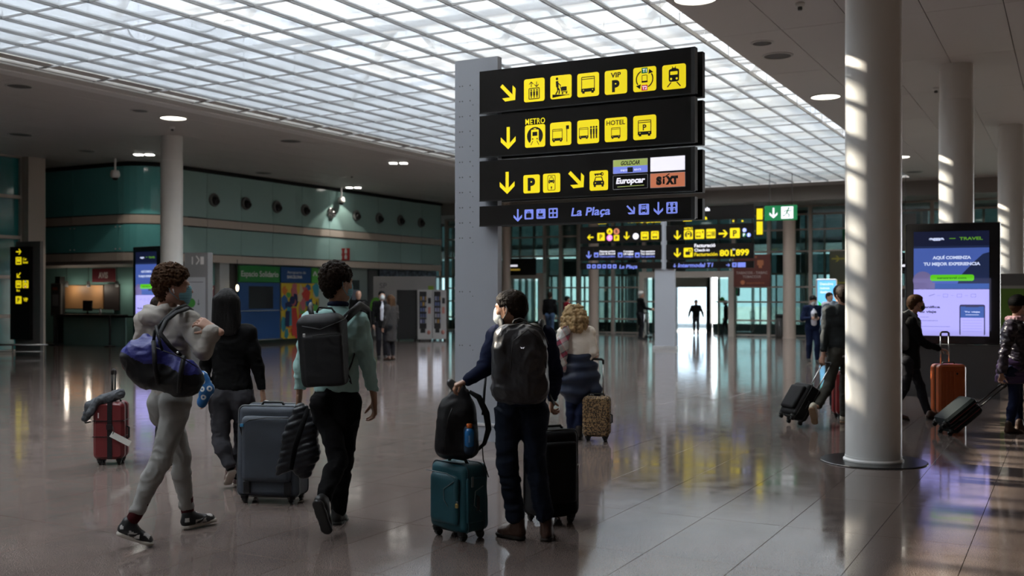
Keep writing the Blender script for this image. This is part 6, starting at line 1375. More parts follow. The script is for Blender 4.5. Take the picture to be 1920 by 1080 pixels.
# ---- red hard case at the left, with a strap, a tag and a draped jacket
M_redc = mat('red_polycarbonate', (.13, .016, .018), .30, coat=.3); M_teal = MATS['teal_back_painted_glass']
b0 = V3(((209-960)/FPX*9.95, 9.95, 0))
t = case('suitcase', 'red hard shell cabin suitcase with black strap and luggage tag, at far left', b0, .10, .285, .22, .60, M_redc, ribs=0, tel=.30, mrod=M_zip, telw=.10)
for z in (.27, .42): MB().box((-.144, -.117, z), (.144, .117, z+.006)).build('groove', M_zip, t)
b = MB(); b.box((-.008, -.116, .06), (.036, -.111, .602)); b.box((-.008, .111, .06), (.036, .116, .602)); b.box((-.008, -.116, .598), (.036, .116, .604)); b.build('strap', M_nyl, t); MB().box((-.014, -.124, .34), (.042, -.115, .39)).build('strap_buckle', M_black, t)
Mt = Matrix.Translation((.06, -.135, .29)) @ Matrix.Rotation(.5, 4, 'Y') @ Matrix.Rotation(-.2, 4, 'X')
tg = MB().box((-.03, -.002, -.03), (.17, .002, .025), M=Mt).build('luggage_tag', mat('paper_tag', (.45, .44, .40), .6), t); MB().tube([(.045, -.12, .37), (.06, -.135, .33), (.05, -.14, .30)], .003, 5).build('tag_loop', M_zip, tg, True)
MB().box((-.095, -.1135, .45), (-.085, -.111, .50)).build('nameplate', M_clip, t)
F = Field(.010); g = lambda x, y, dd=0: at(x, y, 9.9+dd)
F.cap(g(226, 738, .0), g(200, 748, 0), .045, .055, .03); F.cap(g(200, 748), g(172, 762, -.02), .055, .06, .03); F.cap(g(172, 762), g(160, 785, -.02), .06, .035, .03); F.cap(g(185, 750, -.08), g(168, 775, -.1), .03, .03, .03); F.cut(g(168, 796), (-.3, 0, -1))
ja = thing('jacket', 'crumpled dark grey jacket draped over the red suitcase', 'jacket', g(185, 760)); organic('cloth', F, mat('grey_jacket_cloth', (.05, .055, .062), .7, bump=(80, .4)), ja, folds(.012, (14, 14, 20)), 1)
MB().tube([g(157, 772), g(155, 785), g(160, 793), g(170, 791)], .006, 6).build('hem_loop', M_black1, ja, True, world=True)
# ---- large blue-grey soft case pushed by the black haired woman / man in mint
D = 8.15; b0 = V3(((512-960)/FPX*D, D, 0)); M_bg = mat('blue_grey_polyester', (.045, .055, .072), .6, bump=(300, .3), var=(3, .15))
t = case('suitcase', 'large blue grey soft suitcase on four wheels behind the quilted jacket', b0, -.16, .49, .30, .755, M_bg, soft=True, taper=.035, nopocket=True, piping=mat('pale_piping', (.16, .17, .18), .5))
F = Field(.010); F.box((.005, -.145, .43), (.205, .030, .26), None, .05); organic('front_pocket', F, M_bg, t, lambda P, N: .004*vnoise(P*10), 1, world=False)
MB().tube([(-.195, -.168, .60), (-.12, -.178, .655), (.02, -.18, .675), (.2, -.172, .675)], .0035, 6).build('pocket_seam', M_zip, t, True)
MB().rbox((-.195, -.185, .60), (-.165, -.165, .625), .006, axis=1).build('zip_pull', mat('blue_pull', (.03, .18, .35), .4), t)
for x in (-.155, .175): MB().rbox((x-.028, -.155, .08), (x+.028, -.125, .18), .01, axis=1).build('corner_guard', M_black, t)
MB().tube([(-.225+.01*k % 2, -.13, .62-.035*k) for k in range(12)], .008, 6).build('zip_track', M_zip, t, True)
# paper held by the woman above the case
p = at(507, 753, 8.6); pp = thing('paper', 'white paper slip held in the hand of the black haired person', 'paper', p); MB().box((-.05, -.03, 0), (.06, .03, .0015), M=Matrix.Rotation(.15, 4, 'Y')).build('sheet', mat('paper_white', (.7, .7, .72), .6), pp)
# ---- quilted jacket carried by the man in mint
F = Field(.009); g = lambda x, y, dd=0: at(x, y, 7.30+dd)
for a, b_, ra, rb in (((566, 768), (580, 800), .045, .060), ((580, 800), (578, 850), .060, .075), ((578, 850), (570, 882), .075, .060), ((562, 775), (545, 820), .05, .05), ((545, 820), (532, 875), .05, .045), ((556, 800), (556, 868), .06, .06)): F.cap(g(*a), g(*b_), ra, rb, .04, ((0, 1, 0), .8))
F.cap(g(532, 875), g(522, 888), .035, .02, .03)
qj = thing('quilted_jacket', 'black quilted down jacket hanging from the hand of the mint sweater person', 'jacket', g(560, 830)); M_qj = mat('black_down_nylon', (.015, .017, .022), .38, bump=(50, .3))
organic('quilting', F, M_qj, qj, lambda P, N: .010*(np.abs(np.sin((P[:, 2]-.35*P[:, 0])*72+1.0*vnoise(P*5)))**.6-.7)+.003*vnoise(P*30), 1)
b = MB(); b.tube([g(578, 766, -.16), g(566, 800, -.20), g(553, 840, -.19), g(546, 880, -.14)], [.016, .018, .018, .014], 8, flat=.4); b.build('front_placket', M_black1, qj, True, world=True)
# ---- teal spinner with a backpack on top
D = 7.10; b0 = V3(((859-960)/FPX*6.96, 6.96, 0)); M_tc = mat('teal_polyester', (.008, .065, .085), .55, bump=(300, .3), var=(4, .2))
t = case('suitcase', 'teal soft spinner suitcase with brass padlock, standing under a black backpack', b0, -.80, .36, .25, .50, M_tc, soft=True, nopocket=True, piping=mat('teal_dark_piping', (.004, .02, .028), .5), taper=.03)
F = Field(.009); F.box((0, -.118, .27), (.145, .022, .17), None, .04); organic('front_pocket', F, M_tc, t, None, 1, world=False); F = Field(.009); F.box((.178, .0, .27), (.012, .085, .15), None, .012); organic('side_panel', F, M_tc, t, None, 1, world=False)
sm = mat('grey_stitch', (.12, .15, .16), .5)
MB().tube([(.12, -.143, .40), (.02, -.144, .34), (.02, -.144, .27), (.06, -.144, .23)], .003, 5).build('stitch_line', sm, t, True); MB().tube([(.194, .05, .36), (.194, -.02, .33), (.194, -.03, .24), (.194, .03, .19)], .003, 5).build('stitch_line', sm, t, True); MB().tube([(-.16, -.142, .445), (.05, -.143, .445), (.13, -.143, .425)], .003, 5).build('stitch_line', sm, t, True)
pl = MB().rbox((.150, -.16, .235), (.172, -.147, .262), .004, axis=1).build('padlock', M_gold, t); MB().tube([(.155, -.153, .262), (.155, -.153, .278), (.167, -.153, .278), (.167, -.153, .262)], .0025, 6).build('shackle', M_metal, pl, True)
MB().rbox((.191, -.055, .36), (.196, -.035, .43), .004, axis=0).build('vertical_nameplate', sm, t)
# backpack standing on it
D = 6.9; g = lambda x, y, dd=0: at(x, y, D+dd); bp = thing('backpack', 'black backpack with blue bottle standing on the teal suitcase', 'backpack', g(860, 855))
F = Field(.008); F.box(g(857, 802), (.135, .085, .205), None, .08, .06, False, .12); F.cap(g(858, 775), g(862, 745), .095, .060, .06, ((0, 1, 0), .8)); F.cap(g(862, 745), g(864, 733), .045, .030, .05); F.cap(g(838, 790, -.04), g(836, 835, -.04), .05, .06, .04)
o = organic('body', F, M_nyl, bp, folds(.006, (9, 9, 7)), 1)
MB().tube([g(848, 765, -.10), g(840, 785, -.115), g(835, 815, -.12), g(834, 845, -.115)], .003, 5).build('front_zip', M_zip, bp, True, world=True)
F = Field(.007); F.cap(g(880, 842, -.075), g(880, 805, -.075), .040, .038, .02); organic('side_pocket', F, mat('mesh_pocket', (.012, .03, .06), .6), bp, None, 1)
MB().tube([g(880, 734), g(898, 745), g(912, 775), g(916, 805), g(908, 832), g(893, 846)], [.012, .02, .022, .020, .014, .01], 8, flat=.35).build('shoulder_strap', M_nyl, bp, True, world=True)
MB().tube([g(911, 705, .05), g(908, 735, .02), g(906, 770, .0), g(905, 778)], [.007, .009, .009, .009], 6, flat=.4).build('loose_strap', M_nyl, bp, True, world=True); MB().tube([g(904, 835), g(906, 862), g(916, 895)], .004, 5).build('strap_end', M_nyl, bp, True, world=True)
MB().tube([g(850, 738), g(852, 722), g(870, 722), g(874, 738)], .010, 8).build('carry_loop', M_nyl, bp, True, world=True)
F = Field(.007); F.cap(g(845, 718, .0), g(858, 732, 0), .028, .030, .03); F.cap(g(858, 728), g(872, 736), .03, .03, .03); organic('top_fold', F, M_nyl2, bp, None, 1)
bt = thing('bottle', 'small blue bottle with orange cap in the backpack side pocket', 'bottle', g(880, 835, -.095))
MB().lathe([(.020, -.01), (.031, 0), (.031, .085), (.026, .105), (.015, .115)], 20).build('flask', mat('blue_translucent_plastic', (.02, .16, .42), .25, coat=.4), bt, True); MB().lathe([(.017, .113), (.019, .115), (.019, .140), (.015, .142)], 16).build('cap', mat('orange_cap', (.55, .12, .015), .45), bt, True); MB().cbox((.0, -.0312, .045), (.010, .002, .045)).build('print', mat('pale_blue_print', (.12, .28, .5), .5), bt)
# ---- black case on the right of the navy man
b0 = V3(((1033-960)/FPX*7.42, 7.42, 0))
t = case('suitcase', 'tall black soft suitcase behind the legs of the person in jeans', b0, .45, .33, .29, .66, mat('black_polyester', (.008, .008, .009), .6, spec=.15, bump=(300, .3)), soft=True, taper=.02)
MB().tube([(.118, -.178, .43), (.125, -.182, .415), (.118, -.184, .395), (.110, -.182, .412), (.118, -.178, .43)], .003, 6).build('ring_puller', M_metal, t, True)
# ---- leopard print case
def leopard():
    m = mat('leopard_print', (.35, .22, .11), .45); nt = m.node_tree; N = nt.nodes; L = nt.links; tc = N.new('ShaderNodeTexCoord'); v = N.new('ShaderNodeTexVoronoi'); v.inputs['Scale'].default_value = 62; nz = N.new('ShaderNodeTexNoise'); nz.inputs['Scale'].default_value = 30
    L.new(tc.outputs['Object'], v.inputs[0]); L.new(tc.outputs['Object'], nz.inputs[0]); a = N.new('ShaderNodeMath'); a.operation = 'MULTIPLY_ADD'; a.inputs[1].default_value = .5; L.new(nz.outputs['Fac'], a.inputs[0]); L.new(v.outputs['Distance'], a.inputs[2])
    c = N.new('ShaderNodeValToRGB'); e = c.color_ramp.elements; e[0].position = .42; e[0].color = (.17, .09, .035, 1); e[1].position = .5; e[1].color = (.012, .008, .006, 1); q = e.new(.68); q.color = (.015, .01, .008, 1); q = e.new(.80); q.color = (.30, .19, .09, 1); L.new(a.outputs[0], c.inputs[0]); L.new(c.outputs[0], N['Principled BSDF'].inputs['Base Color']); return m
b0 = V3(((1119-960)/FPX*11.5, 11.5, 0))
t = case('suitcase', 'leopard print hard shell cabin suitcase beside the curly blond person', b0, -.22, .30, .19, .50, leopard(), ribs=0, tel=.40, telw=.42)
for k in range(7): MB().box((-.135, -.1, .10+.055*k), (.135, -.0925, .104+.055*k)).build('groove', M_zip, t)
# ---- black case tilted behind the man at the column
def tilted(label, bottom, top_, w, d, h, m, tel, **k):
    """rests on the edge at `bottom`, leans so that its handle points to top_"""
    bottom, top_ = V3(bottom), V3(top_); ax = (top_-bottom).normalized(); hz = V3((ax.x, ax.y, 0)).normalized(); rz = math.atan2(hz.y, hz.x)-math.pi/2; tl = math.acos(max(-1, min(1, ax.z)))
    t = case('suitcase', label, bottom, rz, w, d, h, m, **k, tel=tel); t.rotation_euler = (Matrix.Rotation(rz, 3, 'Z') @ Matrix.Rotation(-tl, 3, 'X')).to_euler(); return t
M_bc = MATS['black_polyester']
b0 = P_(1479, 789, 12.80); hnd = P_(1543, 674, 12.95); Lq = (hnd-b0).length
t = tilted('black soft cabin suitcase tilted on its wheels, pulled by the person at the near column', b0, hnd, .36, .23, .50, M_bc, Lq-.50, soft=True); 
for q in (.30, .36): MB().rbox((.10, -.135, q), (.115, -.125, q+.04), .004, axis=1).build('tag_buckle', M_clip, t)
MB().rbox((-.06, .04, .5), (.04, .10, .535), .01, axis=1).build('handle_base', M_clip, t)
# ---- red case mostly behind the near column
case('suitcase', 'red suitcase glimpsed behind the shoes of the person at the near column', V3(((1582-960)/FPX*13.6, 13.6, 0)), .1, .26, .22, .62, mat('bright_red_shell', (.16, .008, .010), .35, coat=.3), ribs=3)
# ---- orange case
D = 13.75; b0 = V3(((1778-960)/FPX*D, D, 0))
t = case('suitcase', 'orange hard shell suitcase with raised handle in front of the big screen', b0, .12, .385, .25, .70, mat('orange_polycarbonate', (.42, .085, .018), .35, coat=.3), ribs=6, tel=.42, telw=.30)
MB().cyl((0, 0, 0), .014, .006, 16, M=Matrix.Translation((.05, -.128, .58)) @ Matrix.Rotation(math.pi/2, 4, 'X')).build('badge', M_black, t)
# ---- dark case with red stripe tilted behind the puffer coat
b0 = P_(1762, 805, 12.05); hnd = P_(1876, 712, 12.1); Lq = (hnd-b0).length
t = tilted('black case with a thin red stripe, tilted and pulled by the puffer coat person', b0, hnd, .34, .21, .50, mat('dark_teal_black_shell', (.008, .012, .013), .55, spec=.15), Lq-.50, telw=.35, mrod=M_zip)
MB().box((-.171, -.045, .08), (.171, -.037, .47)).build('red_stripe', M_redc, t); MB().box((-.171, .037, .08), (.171, .045, .47)).build('red_stripe', M_redc, t)
# ---- backpack of the mint sweater man
def rot_from(f, up):
    r, ff, u = frame_of(f, up); return [tuple(r), tuple(ff), tuple(u)]
D = 7.02; g = lambda x, y, dd=0: at(x, y, D+dd); bk = thing('backpack', 'black slim backpack worn by the person in the mint sweater', 'backpack', g(608, 652))
R = rot_from((.22, .97, 0), (-.08, 0, 1)); F = Field(.008); F.box(g(607, 660), (.158, .085, .232), R, .045, .02, False, -.04); F.box(g(603, 603, .0), (.130, .06, .050), R, .04, .05); F.box(g(608, 676, -.085), (.138, .02, .17), R, .02, .02)
organic('body', F, M_nyl, bk, folds(.004, (7, 7, 5)), 1)
MB().tube([g(566, 612, -.11), g(600, 618, -.125), g(645, 600, -.10), g(652, 590, -.06)], .0035, 6).build('lid_zip', M_zip, bk, True, world=True); MB().tube([g(586, 630, -.125), g(600, 628, -.13), g(640, 626, -.125)], .003, 6).build('pocket_zip', M_zip, bk, True, world=True)
MB().rbox((-.008, -.004, -.012), (.008, .004, .012), .003, axis=1, M=Matrix.Translation(g(570, 629, -.12))).build('zip_pull', M_clip, bk, world=True)
MB().tube([g(594, 586, .0), g(598, 576, .02), g(622, 578, .02), g(628, 586)], .008, 8).build('carry_loop', M_nyl, bk, True, world=True)
for pts in ([g(640, 606, .02), g(660, 586, .08), g(676, 572, .20), g(690, 580, .32), g(692, 610, .36)], [g(587, 600, .06), g(582, 580, .13), g(582, 574, .25), g(578, 590, .36)]): MB().tube(pts, .030, 10, flat=.55).build('shoulder_strap', M_nyl, bk, True, world=True)
MB().tube([g(651, 700, .03), g(660, 680, .09), g(667, 655, .2)], .010, 6, flat=.3).build('lower_strap', M_nyl, bk, True, world=True); MB().tube([g(651, 700, .0), g(656, 708, 0), g(659, 720, .0), g(655, 714, .0)], .005, 5).build('strap_end', M_nyl, bk, True, world=True)
MB().tube([g(562, 640, .0), g(563, 680, .0), g(565, 700, .0)], .004, 5).build('side_cord', M_nyl, bk, True, world=True)
# ---- backpack of the navy man
D = 6.66; g = lambda x, y, dd=0: at(x, y, D+dd); bk = thing('backpack', 'bulky black shiny backpack worn by the person in navy with the face mask', 'backpack', g(977, 680))
R = rot_from((-.10, .99, 0), (0, 0, 1)); F = Field(.008); F.box(g(975, 682), (.175, .10, .255), R, .095, .03, False, .06); F.ell(g(992, 668, -.085), (.115, .05, .165), R, .03); F.ell(g(985, 725, -.07), (.14, .06, .10), R, .04); F.box(g(938, 690, -.02), (.045, .09, .16), R, .04, .03)
organic('body', F, M_nyl2, bk, folds(.012, (11, 11, 6)), 1)
for pts in ([g(938, 640, -.07), g(948, 612, -.05), g(985, 605, -.06), g(1015, 615, -.06), g(1028, 645, -.05)], [g(957, 700, -.13), g(962, 640, -.125), g(990, 618, -.12), g(1018, 640, -.10), g(1024, 690, -.10)], [g(950, 750, -.10), g(943, 710, -.10), g(948, 660, -.10)]): MB().tube(pts, .004, 6).build('zip', M_zip, bk, True, world=True)
A = MB(); A.add([tuple(g(975+dx, 650+dy, -.150)) for dx, dy in ((0, 0), (3, 4), (4.5, 1.5), (6, 4), (9, 0), (6, 2.4), (4.5, 0), (3, 2.4))], [(0, 1, 2, 7), (2, 3, 4, 5), (2, 5, 6, 7)][0:1]+[(2, 3, 4, 5)]); A.build('small_emblem', M_wht, bk, world=True)
for pts in ([g(945, 625, .02), g(940, 606, .10), g(938, 603, .22), g(930, 620, .34)], [g(1010, 622, .02), g(1014, 608, .10), g(1016, 606, .22), g(1015, 625, .34)]): MB().tube(pts, .032, 10, flat=.6).build('shoulder_strap', M_nyl, bk, True, world=True)
MB().tube([g(962, 606, .0), g(965, 601, .02), g(975, 598, .02), g(984, 601, .02), g(988, 606)], .009, 8).build('carry_loop', M_nyl, bk, True, world=True)
MB().tube([g(1030, 740, 0), g(1036, 752, .05), g(1040, 758, .1)], .014, 6, flat=.35).build('waist_strap', M_nyl, bk, True, world=True)
# ---- blue duffel bag of the hoodie man
D = 6.66; g = lambda x, y, dd=0: at(x, y, D+dd); df = thing('duffel_bag', 'blue and black duffel bag slung across the back of the hoodie person', 'bag', g(308, 680))
F = Field(.008); F.cap(g(262, 668), g(345, 708), .105, .108, .03, ((0, 1, 0), .9)); F.cap(g(275, 636, .02), g(290, 655), .035, .09, .05); F.cap(g(258, 668), g(252, 672), .10, .085, .03); F.cap(g(346, 708), g(354, 712), .108, .09, .03); F.cap(g(280, 700), g(345, 722), .082, .078, .04); F.cap(g(258, 690), g(275, 705), .07, .08, .04)
P, Q = field_mesh(F, folds(.012, (11, 11, 7), 2), 1)
a0, a1 = A3(g(230, 672)), A3(g(382, 714)); sl = (a1[2]-a0[2])/(a1[0]-a0[0]); C = P[Q].mean(1); mi = (C[:, 2]-(a0[2]+sl*(C[:, 0]-a0[0])) < .035+.014*np.sin(C[:, 0]*25)).astype(int)
me = np_mesh([(P, Q, 0)]); M_bl = mat('royal_blue_nylon', (.018, .022, .17), .45, bump=(60, .4)); o = mkobj('body', me, [M_bl, M_nyl], df, True, None, True); me.polygons.foreach_set('material_index', mi.astype(np.int32))
for x0, y0, x1, y1 in ((288, 640, 296, 720), (345, 668, 336, 735)): MB().tube([g(x0, y0, -.075), g((x0+x1)/2-2, (y0+y1)/2, -.135), g(x1, y1, -.085)], .021, 8, flat=.7).build('webbing', M_nyl, df, True, world=True)
MB().tube([g(288, 640, -.06), g(290, 622, -.03), g(308, 600, .02), g(330, 582, .10), g(345, 577, .2), g(358, 585, .3), g(362, 610, .32)], [.016, .018, .020, .026, .030, .026, .020], 10, flat=.6).build('shoulder_strap', M_nyl, df, True, world=True)
MB().tube([g(345, 672, -.06), g(320, 650, -.12), g(300, 625, -.10), g(312, 600, -.04), g(330, 586, .04), g(352, 578, .14)], [.013, .014, .015, .017, .018, .018], 8, flat=.7).build('carry_handle', M_nyl, df, True, world=True); MB().tube([g(292, 612, -.06), g(300, 640, -.13), g(304, 655, -.12), g(298, 640, -.12)], .014, 8, flat=.7).build('hanging_strap', M_nyl, df, True, world=True)
MB().tube([g(262, 638, -.03), g(300, 655, -.11), g(340, 670, -.12), g(372, 690, -.06)], .0035, 5).build('top_zip', M_zip, df, True, world=True); MB().sph(tuple(g(333, 661, -.13)), .008, 8).build('zip_pull', M_clip, df, True, world=True)
MB().tube([g(266, 712, -.03), g(267, 722, -.03)], .006, 6).build('strap_end', M_nyl, df, True, world=True)
# ---- blue patterned cushion between the hoodie man and the black haired person
def bears():
    m = mat('blue_white_pattern', (.01, .10, .28), .7); nt = m.node_tree; N = nt.nodes; L = nt.links; tc = N.new('ShaderNodeTexCoord'); v = N.new('ShaderNodeTexVoronoi'); v.inputs['Scale'].default_value = 17; v.inputs['Randomness'].default_value = .35; L.new(tc.outputs['Object'], v.inputs[0])
    c = N.new('ShaderNodeValToRGB'); c.color_ramp.interpolation = 'CONSTANT'; e = c.color_ramp.elements; e[0].color = (.01, .10, .28, 1); e[1].position = .16; e[1].color = (.6, .62, .62, 1); q = e.new(.36); q.color = (.01, .10, .28, 1); L.new(v.outputs['Distance'], c.inputs[0]); L.new(c.outputs[0], N['Principled BSDF'].inputs['Base Color']); return m
g = lambda x, y, dd=0: at(x, y, 7.7+dd); cu = thing('travel_cushion', 'blue travel cushion with white pattern between hoodie person and black haired person', 'cushion', g(381, 730))
F = Field(.008); F.cap(g(379, 706), g(388, 730), .045, .048, .03); F.cap(g(388, 730), g(378, 756), .048, .036, .03); organic('cover', F, bears(), cu, folds(.004), 1); MB().tube([g(380, 703), g(372, 690, -.2), g(362, 680, -.55), g(352, 676, -.85)], .006, 6).build('carry_cord', M_nyl, cu, True, world=True)
# ---- grey rucksack of the man with the black mask, brown rucksack of the far walker, trolley
g = lambda x, y, dd=0: at(x, y, 13.5+dd); bk = thing('backpack', 'grey backpack worn by the person with the black mask', 'backpack', g(1690, 622)); F = Field(.011); F.box(g(1687, 620), (.085, .15, .25), None, .06); organic('body', F, mat('grey_rucksack', (.10, .105, .11), .7), bk, folds(.005), 1)
MB().tube([g(1693, 590, -.12), g(1704, 583, -.13), g(1716, 592, -.17), g(1718, 612, -.18)], .024, 8, flat=.35).build('shoulder_strap', MATS['grey_rucksack'], bk, True, world=True)
g = lambda x, y, dd=0: at(x, y, 41.3+dd); bk = thing('backpack', 'bulging brown rucksack on the back of the far walker inside the doors', 'backpack', g(1371, 585)); F = Field(.02); F.box(g(1370, 586), (.13, .14, .24), None, .10); organic('body', F, mat('brown_rucksack', (.08, .05, .02), .8), bk, folds(.01), 1); MB().tube([g(1364, 578, -.1), g(1360, 577, -.1)], .03, 6).build('strap', M_nyl, bk, True, world=True)
bl = thing('balloon', 'small bright green balloon floating by the head of the far walker', 'balloon', g(1354, 562)); MB().sph((0, 0, 0), (.10, .10, .11), 16).build('balloon_skin', mat('green_balloon', (.05, .35, .03), .4), bl, True); MB().cyl((0, 0, -.13), .012, .03, 8).build('knot', MATS['green_balloon'], bl)
def trolley(px, py, label, look=0.0):
    t = thing('luggage_trolley', label, 'luggage trolley', gnd(px, py), look)
    MB().tube([(-.25, -.25, .95), (-.25, .25, .95)], .018, 8).build('push_bar', M_blkrub, t, True)
    for y in (-.25, .25): MB().tube([(-.25, y, .97), (-.28, y, .3), (-.2, y, .14), (.5, y*.7, .14)], .016, 8).build('side_tube', M_metal, t, True)
    MB().box((-.25, -.22, .13), (.5, .22, .15)).build('deck', M_metal, t); MB().box((-.27, -.2, .6), (-.25, .2, .72)).build('basket', M_metal, t)
    for x, y in ((-.2, -.25), (-.2, .25), (.45, 0)): MB().cyl((0, 0, -.02), .06, .04, 14, M=Matrix.Translation((x, y, .061)) @ Matrix.Rotation(math.pi/2, 4, 'X')).build('wheel', M_wheel, t)
trolley(1225, 636, 'luggage trolley pushed by the person in the long black coat, half behind the post', .2)
trolley(1399, 629, 'empty luggage trolley parked by the far glass front under the tobacco sign', 2.6)
# ================================================================ SHOPS AND FURNITURE IN THE BACKGROUND
# green and blue shop boards on the right face of the teal block
M_gsig = mat('green_banner', (.015, .20, .035), .5); M_bsig = mat('blue_banner', (.010, .06, .20), .5); M_pwh = MATS['print_white']
def wallboard(px0, px1, z0, z1, u, name, label, cat, m, fn, th=.08):
    v0, _ = v_on(px0, u); v1, _ = v_on(px1, u); c = UV(u, (v0+v1)/2, (z0+z1)/2); rz = HROT+math.pi/2; t = thing(name, label, cat, c, rz); w, h = v1-v0, z1-z0
    MB().box((-w/2, 0, -h/2), (w/2, th, h/2)).build('panel', m, t); A = Art(Matrix.Translation(c) @ Matrix.Rotation(rz, 4, 'Z')); fn(A, w, h); A.build('print', t) if A.b.f else None; return t
wallboard(449, 525, 2.02, 2.55, -23.35, 'shop_sign', 'green shop banner with white lettering above the blue stand', 'sign', M_gsig, lambda A, w, h: A.text('Espacio Solidario', 0, -h*.16, h*.34, MATS['print_white'], .003, .02, width=w*.92))
bs = wallboard(449, 525, .12, 2.0, -23.35, 'blue_stand', 'plain blue stand wall with a dark window beside the colourful mural', 'display stand', M_bsig, lambda A, w, h: (A.rect(-w*.28, h*.05, w*.32, h*.44, mat('dark_window_print', (.012, .012, .014), .3), .004)))
MB().box((-1.05, -.05, -.94), (1.05, .0, -.90)).build('foot_rail', M_chrome, bs); MB().box((-1.05, -.03, .02), (1.05, -.0, .04)).build('rail', M_chrome, bs)
wallboard(527, 583, 2.02, 2.55, -23.35, 'airport_sign', 'blue banner with the city name between the green banners', 'sign', M_bsig, lambda A, w, h: (A.text('Aeropuerto de', -w*.3, h*.08, h*.17, M_pwh, .003, .01, al='l', width=w*.62), A.text('BARCELONA', -w*.3, -h*.22, h*.18, M_pwh, .003, .04, al='l', width=w*.5)))
wallboard(584, 597, 2.02, 2.55, -23.35, 'green_banner_strip', 'narrow green banner strip with a white arrow mark', 'sign', mat('light_green_banner', (.06, .30, .04), .5), lambda A, w, h: A.line([(-w*.25, -.02), (0, h*.25), (w*.25, -.02)], .06, M_pwh, .003))
def mural(A, w, h):
    rr = random.Random(4); C_ = {n: mat('mural_'+n, c, .6) for n, c in dict(yellow=(.55, .40, .03), red=(.45, .04, .03), blue=(.02, .10, .28), green=(.08, .30, .06), orange=(.55, .16, .03), teal=(.03, .22, .28), navy=(.01, .02, .08), pink=(.45, .12, .14), cream=(.5, .42, .26)).items()}
    ks = list(C_); A.rect(-w/2, -h/2, w/2, h/2, C_['yellow'], .003)
    for k in range(46):
        x, z = rr.uniform(-.46, .46)*w, rr.uniform(-.46, .46)*h; n = rr.choice([5, 6, 8]); a = rr.uniform(0, 6); r1, r2 = rr.uniform(.07, .16)*w, rr.uniform(.06, .20)*h
        P = [(max(-w/2, min(w/2, x+r1*math.cos(a+2*math.pi*i/n)*rr.uniform(.6, 1))), max(-h/2, min(h/2, z+r2*math.sin(a+2*math.pi*i/n)*rr.uniform(.6, 1)))) for i in range(n)]; A.poly(P, C_[rr.choice(ks)], .0035+.0004*k)
    # a walking woman in red at the left
    x = -w*.18; A.poly([(x-.12, .1), (x+.12, .1), (x+.3, -h*.45), (x-.1, -h*.45)], C_['red'], .024); A.disc(x-.02, .30, .13, C_['pink'], .024); A.disc(x-.08, .36, .14, C_['navy'], .0245); A.poly([(x-.35, .15), (x-.12, .1), (x-.1, -.5), (x-.4, -.5)], C_['teal'], .0245); A.poly([(x-.42, -.0), (x-.2, 0), (x-.25, -.55), (x-.45, -.5)], C_['navy'], .025)
wallboard(527, 597, .12, 2.0, -23.35, 'mural', 'colourful mural of abstract figures in yellow, red and blue', 'mural', mat('mural_board', (.4, .3, .1), .6), mural)
wallboard(658, 674, .9, 2.15, -23.48, 'notice_board', 'dark notice board with a pale sheet behind the bald person', 'notice board', M_black, lambda A, w, h: A.rect(-w*.4, -h*.42, w*.4, h*.22, mat('notice_sheet', (.25, .28, .36), .5), .003))
# free standing white wall with logos, and the vending machines in front
def adw(A, w, h):
    gk = mat('print_grey', (.10, .10, .11), .6); A.text('SP', -w*.40, h*.30, h*.09, gk, .003, al='l'); A.text('DEFENSA DEL', -w*.42, h*.13, h*.055, gk, .003, .03, al='l', width=w*.25); A.text('ENTORNO', -w*.42, h*.02, h*.055, gk, .003, .03, al='l', width=w*.3)
    A.rect(w*.22, h*.12, w*.34, h*.27, M_bsig, .003); A.rect(w*.38, h*.10, w*.47, h*.34, mat('print_lime', (.25, .38, .05), .6), .003); A.text('sorli', w*.12, h*.12, h*.05, gk, .003, width=w*.09); A.disc(-w*.46, -h*.02, h*.10, mat('print_green_disc', (.10, .35, .03), .6), .003, rz=h*.17)
va = at(760, 552, 38.0); flatz = lambda py, D: zof(py, D)
t = thing('advert_wall', 'free standing pale advertising wall with small logos behind the vending machines', 'partition', V3(((760-960)/FPX*38, 38, 0)), .05)
MB().box((-1.16, 0, .1), (1.10, .12, 2.28)).build('panel', mat('advert_grey', (.34, .33, .33), .5), t); A = Art(Matrix.Translation(t.location) @ Matrix.Rotation(.05, 4, 'Z') @ Matrix.Translation((-.03, 0, 1.19))); adw(A, 2.26, 2.18); A.build('print', t)
for x in (-.7, .6): MB().box((x-.3, -.2, 0), (x+.3, .3, .1)).build('foot', M_grey, t)
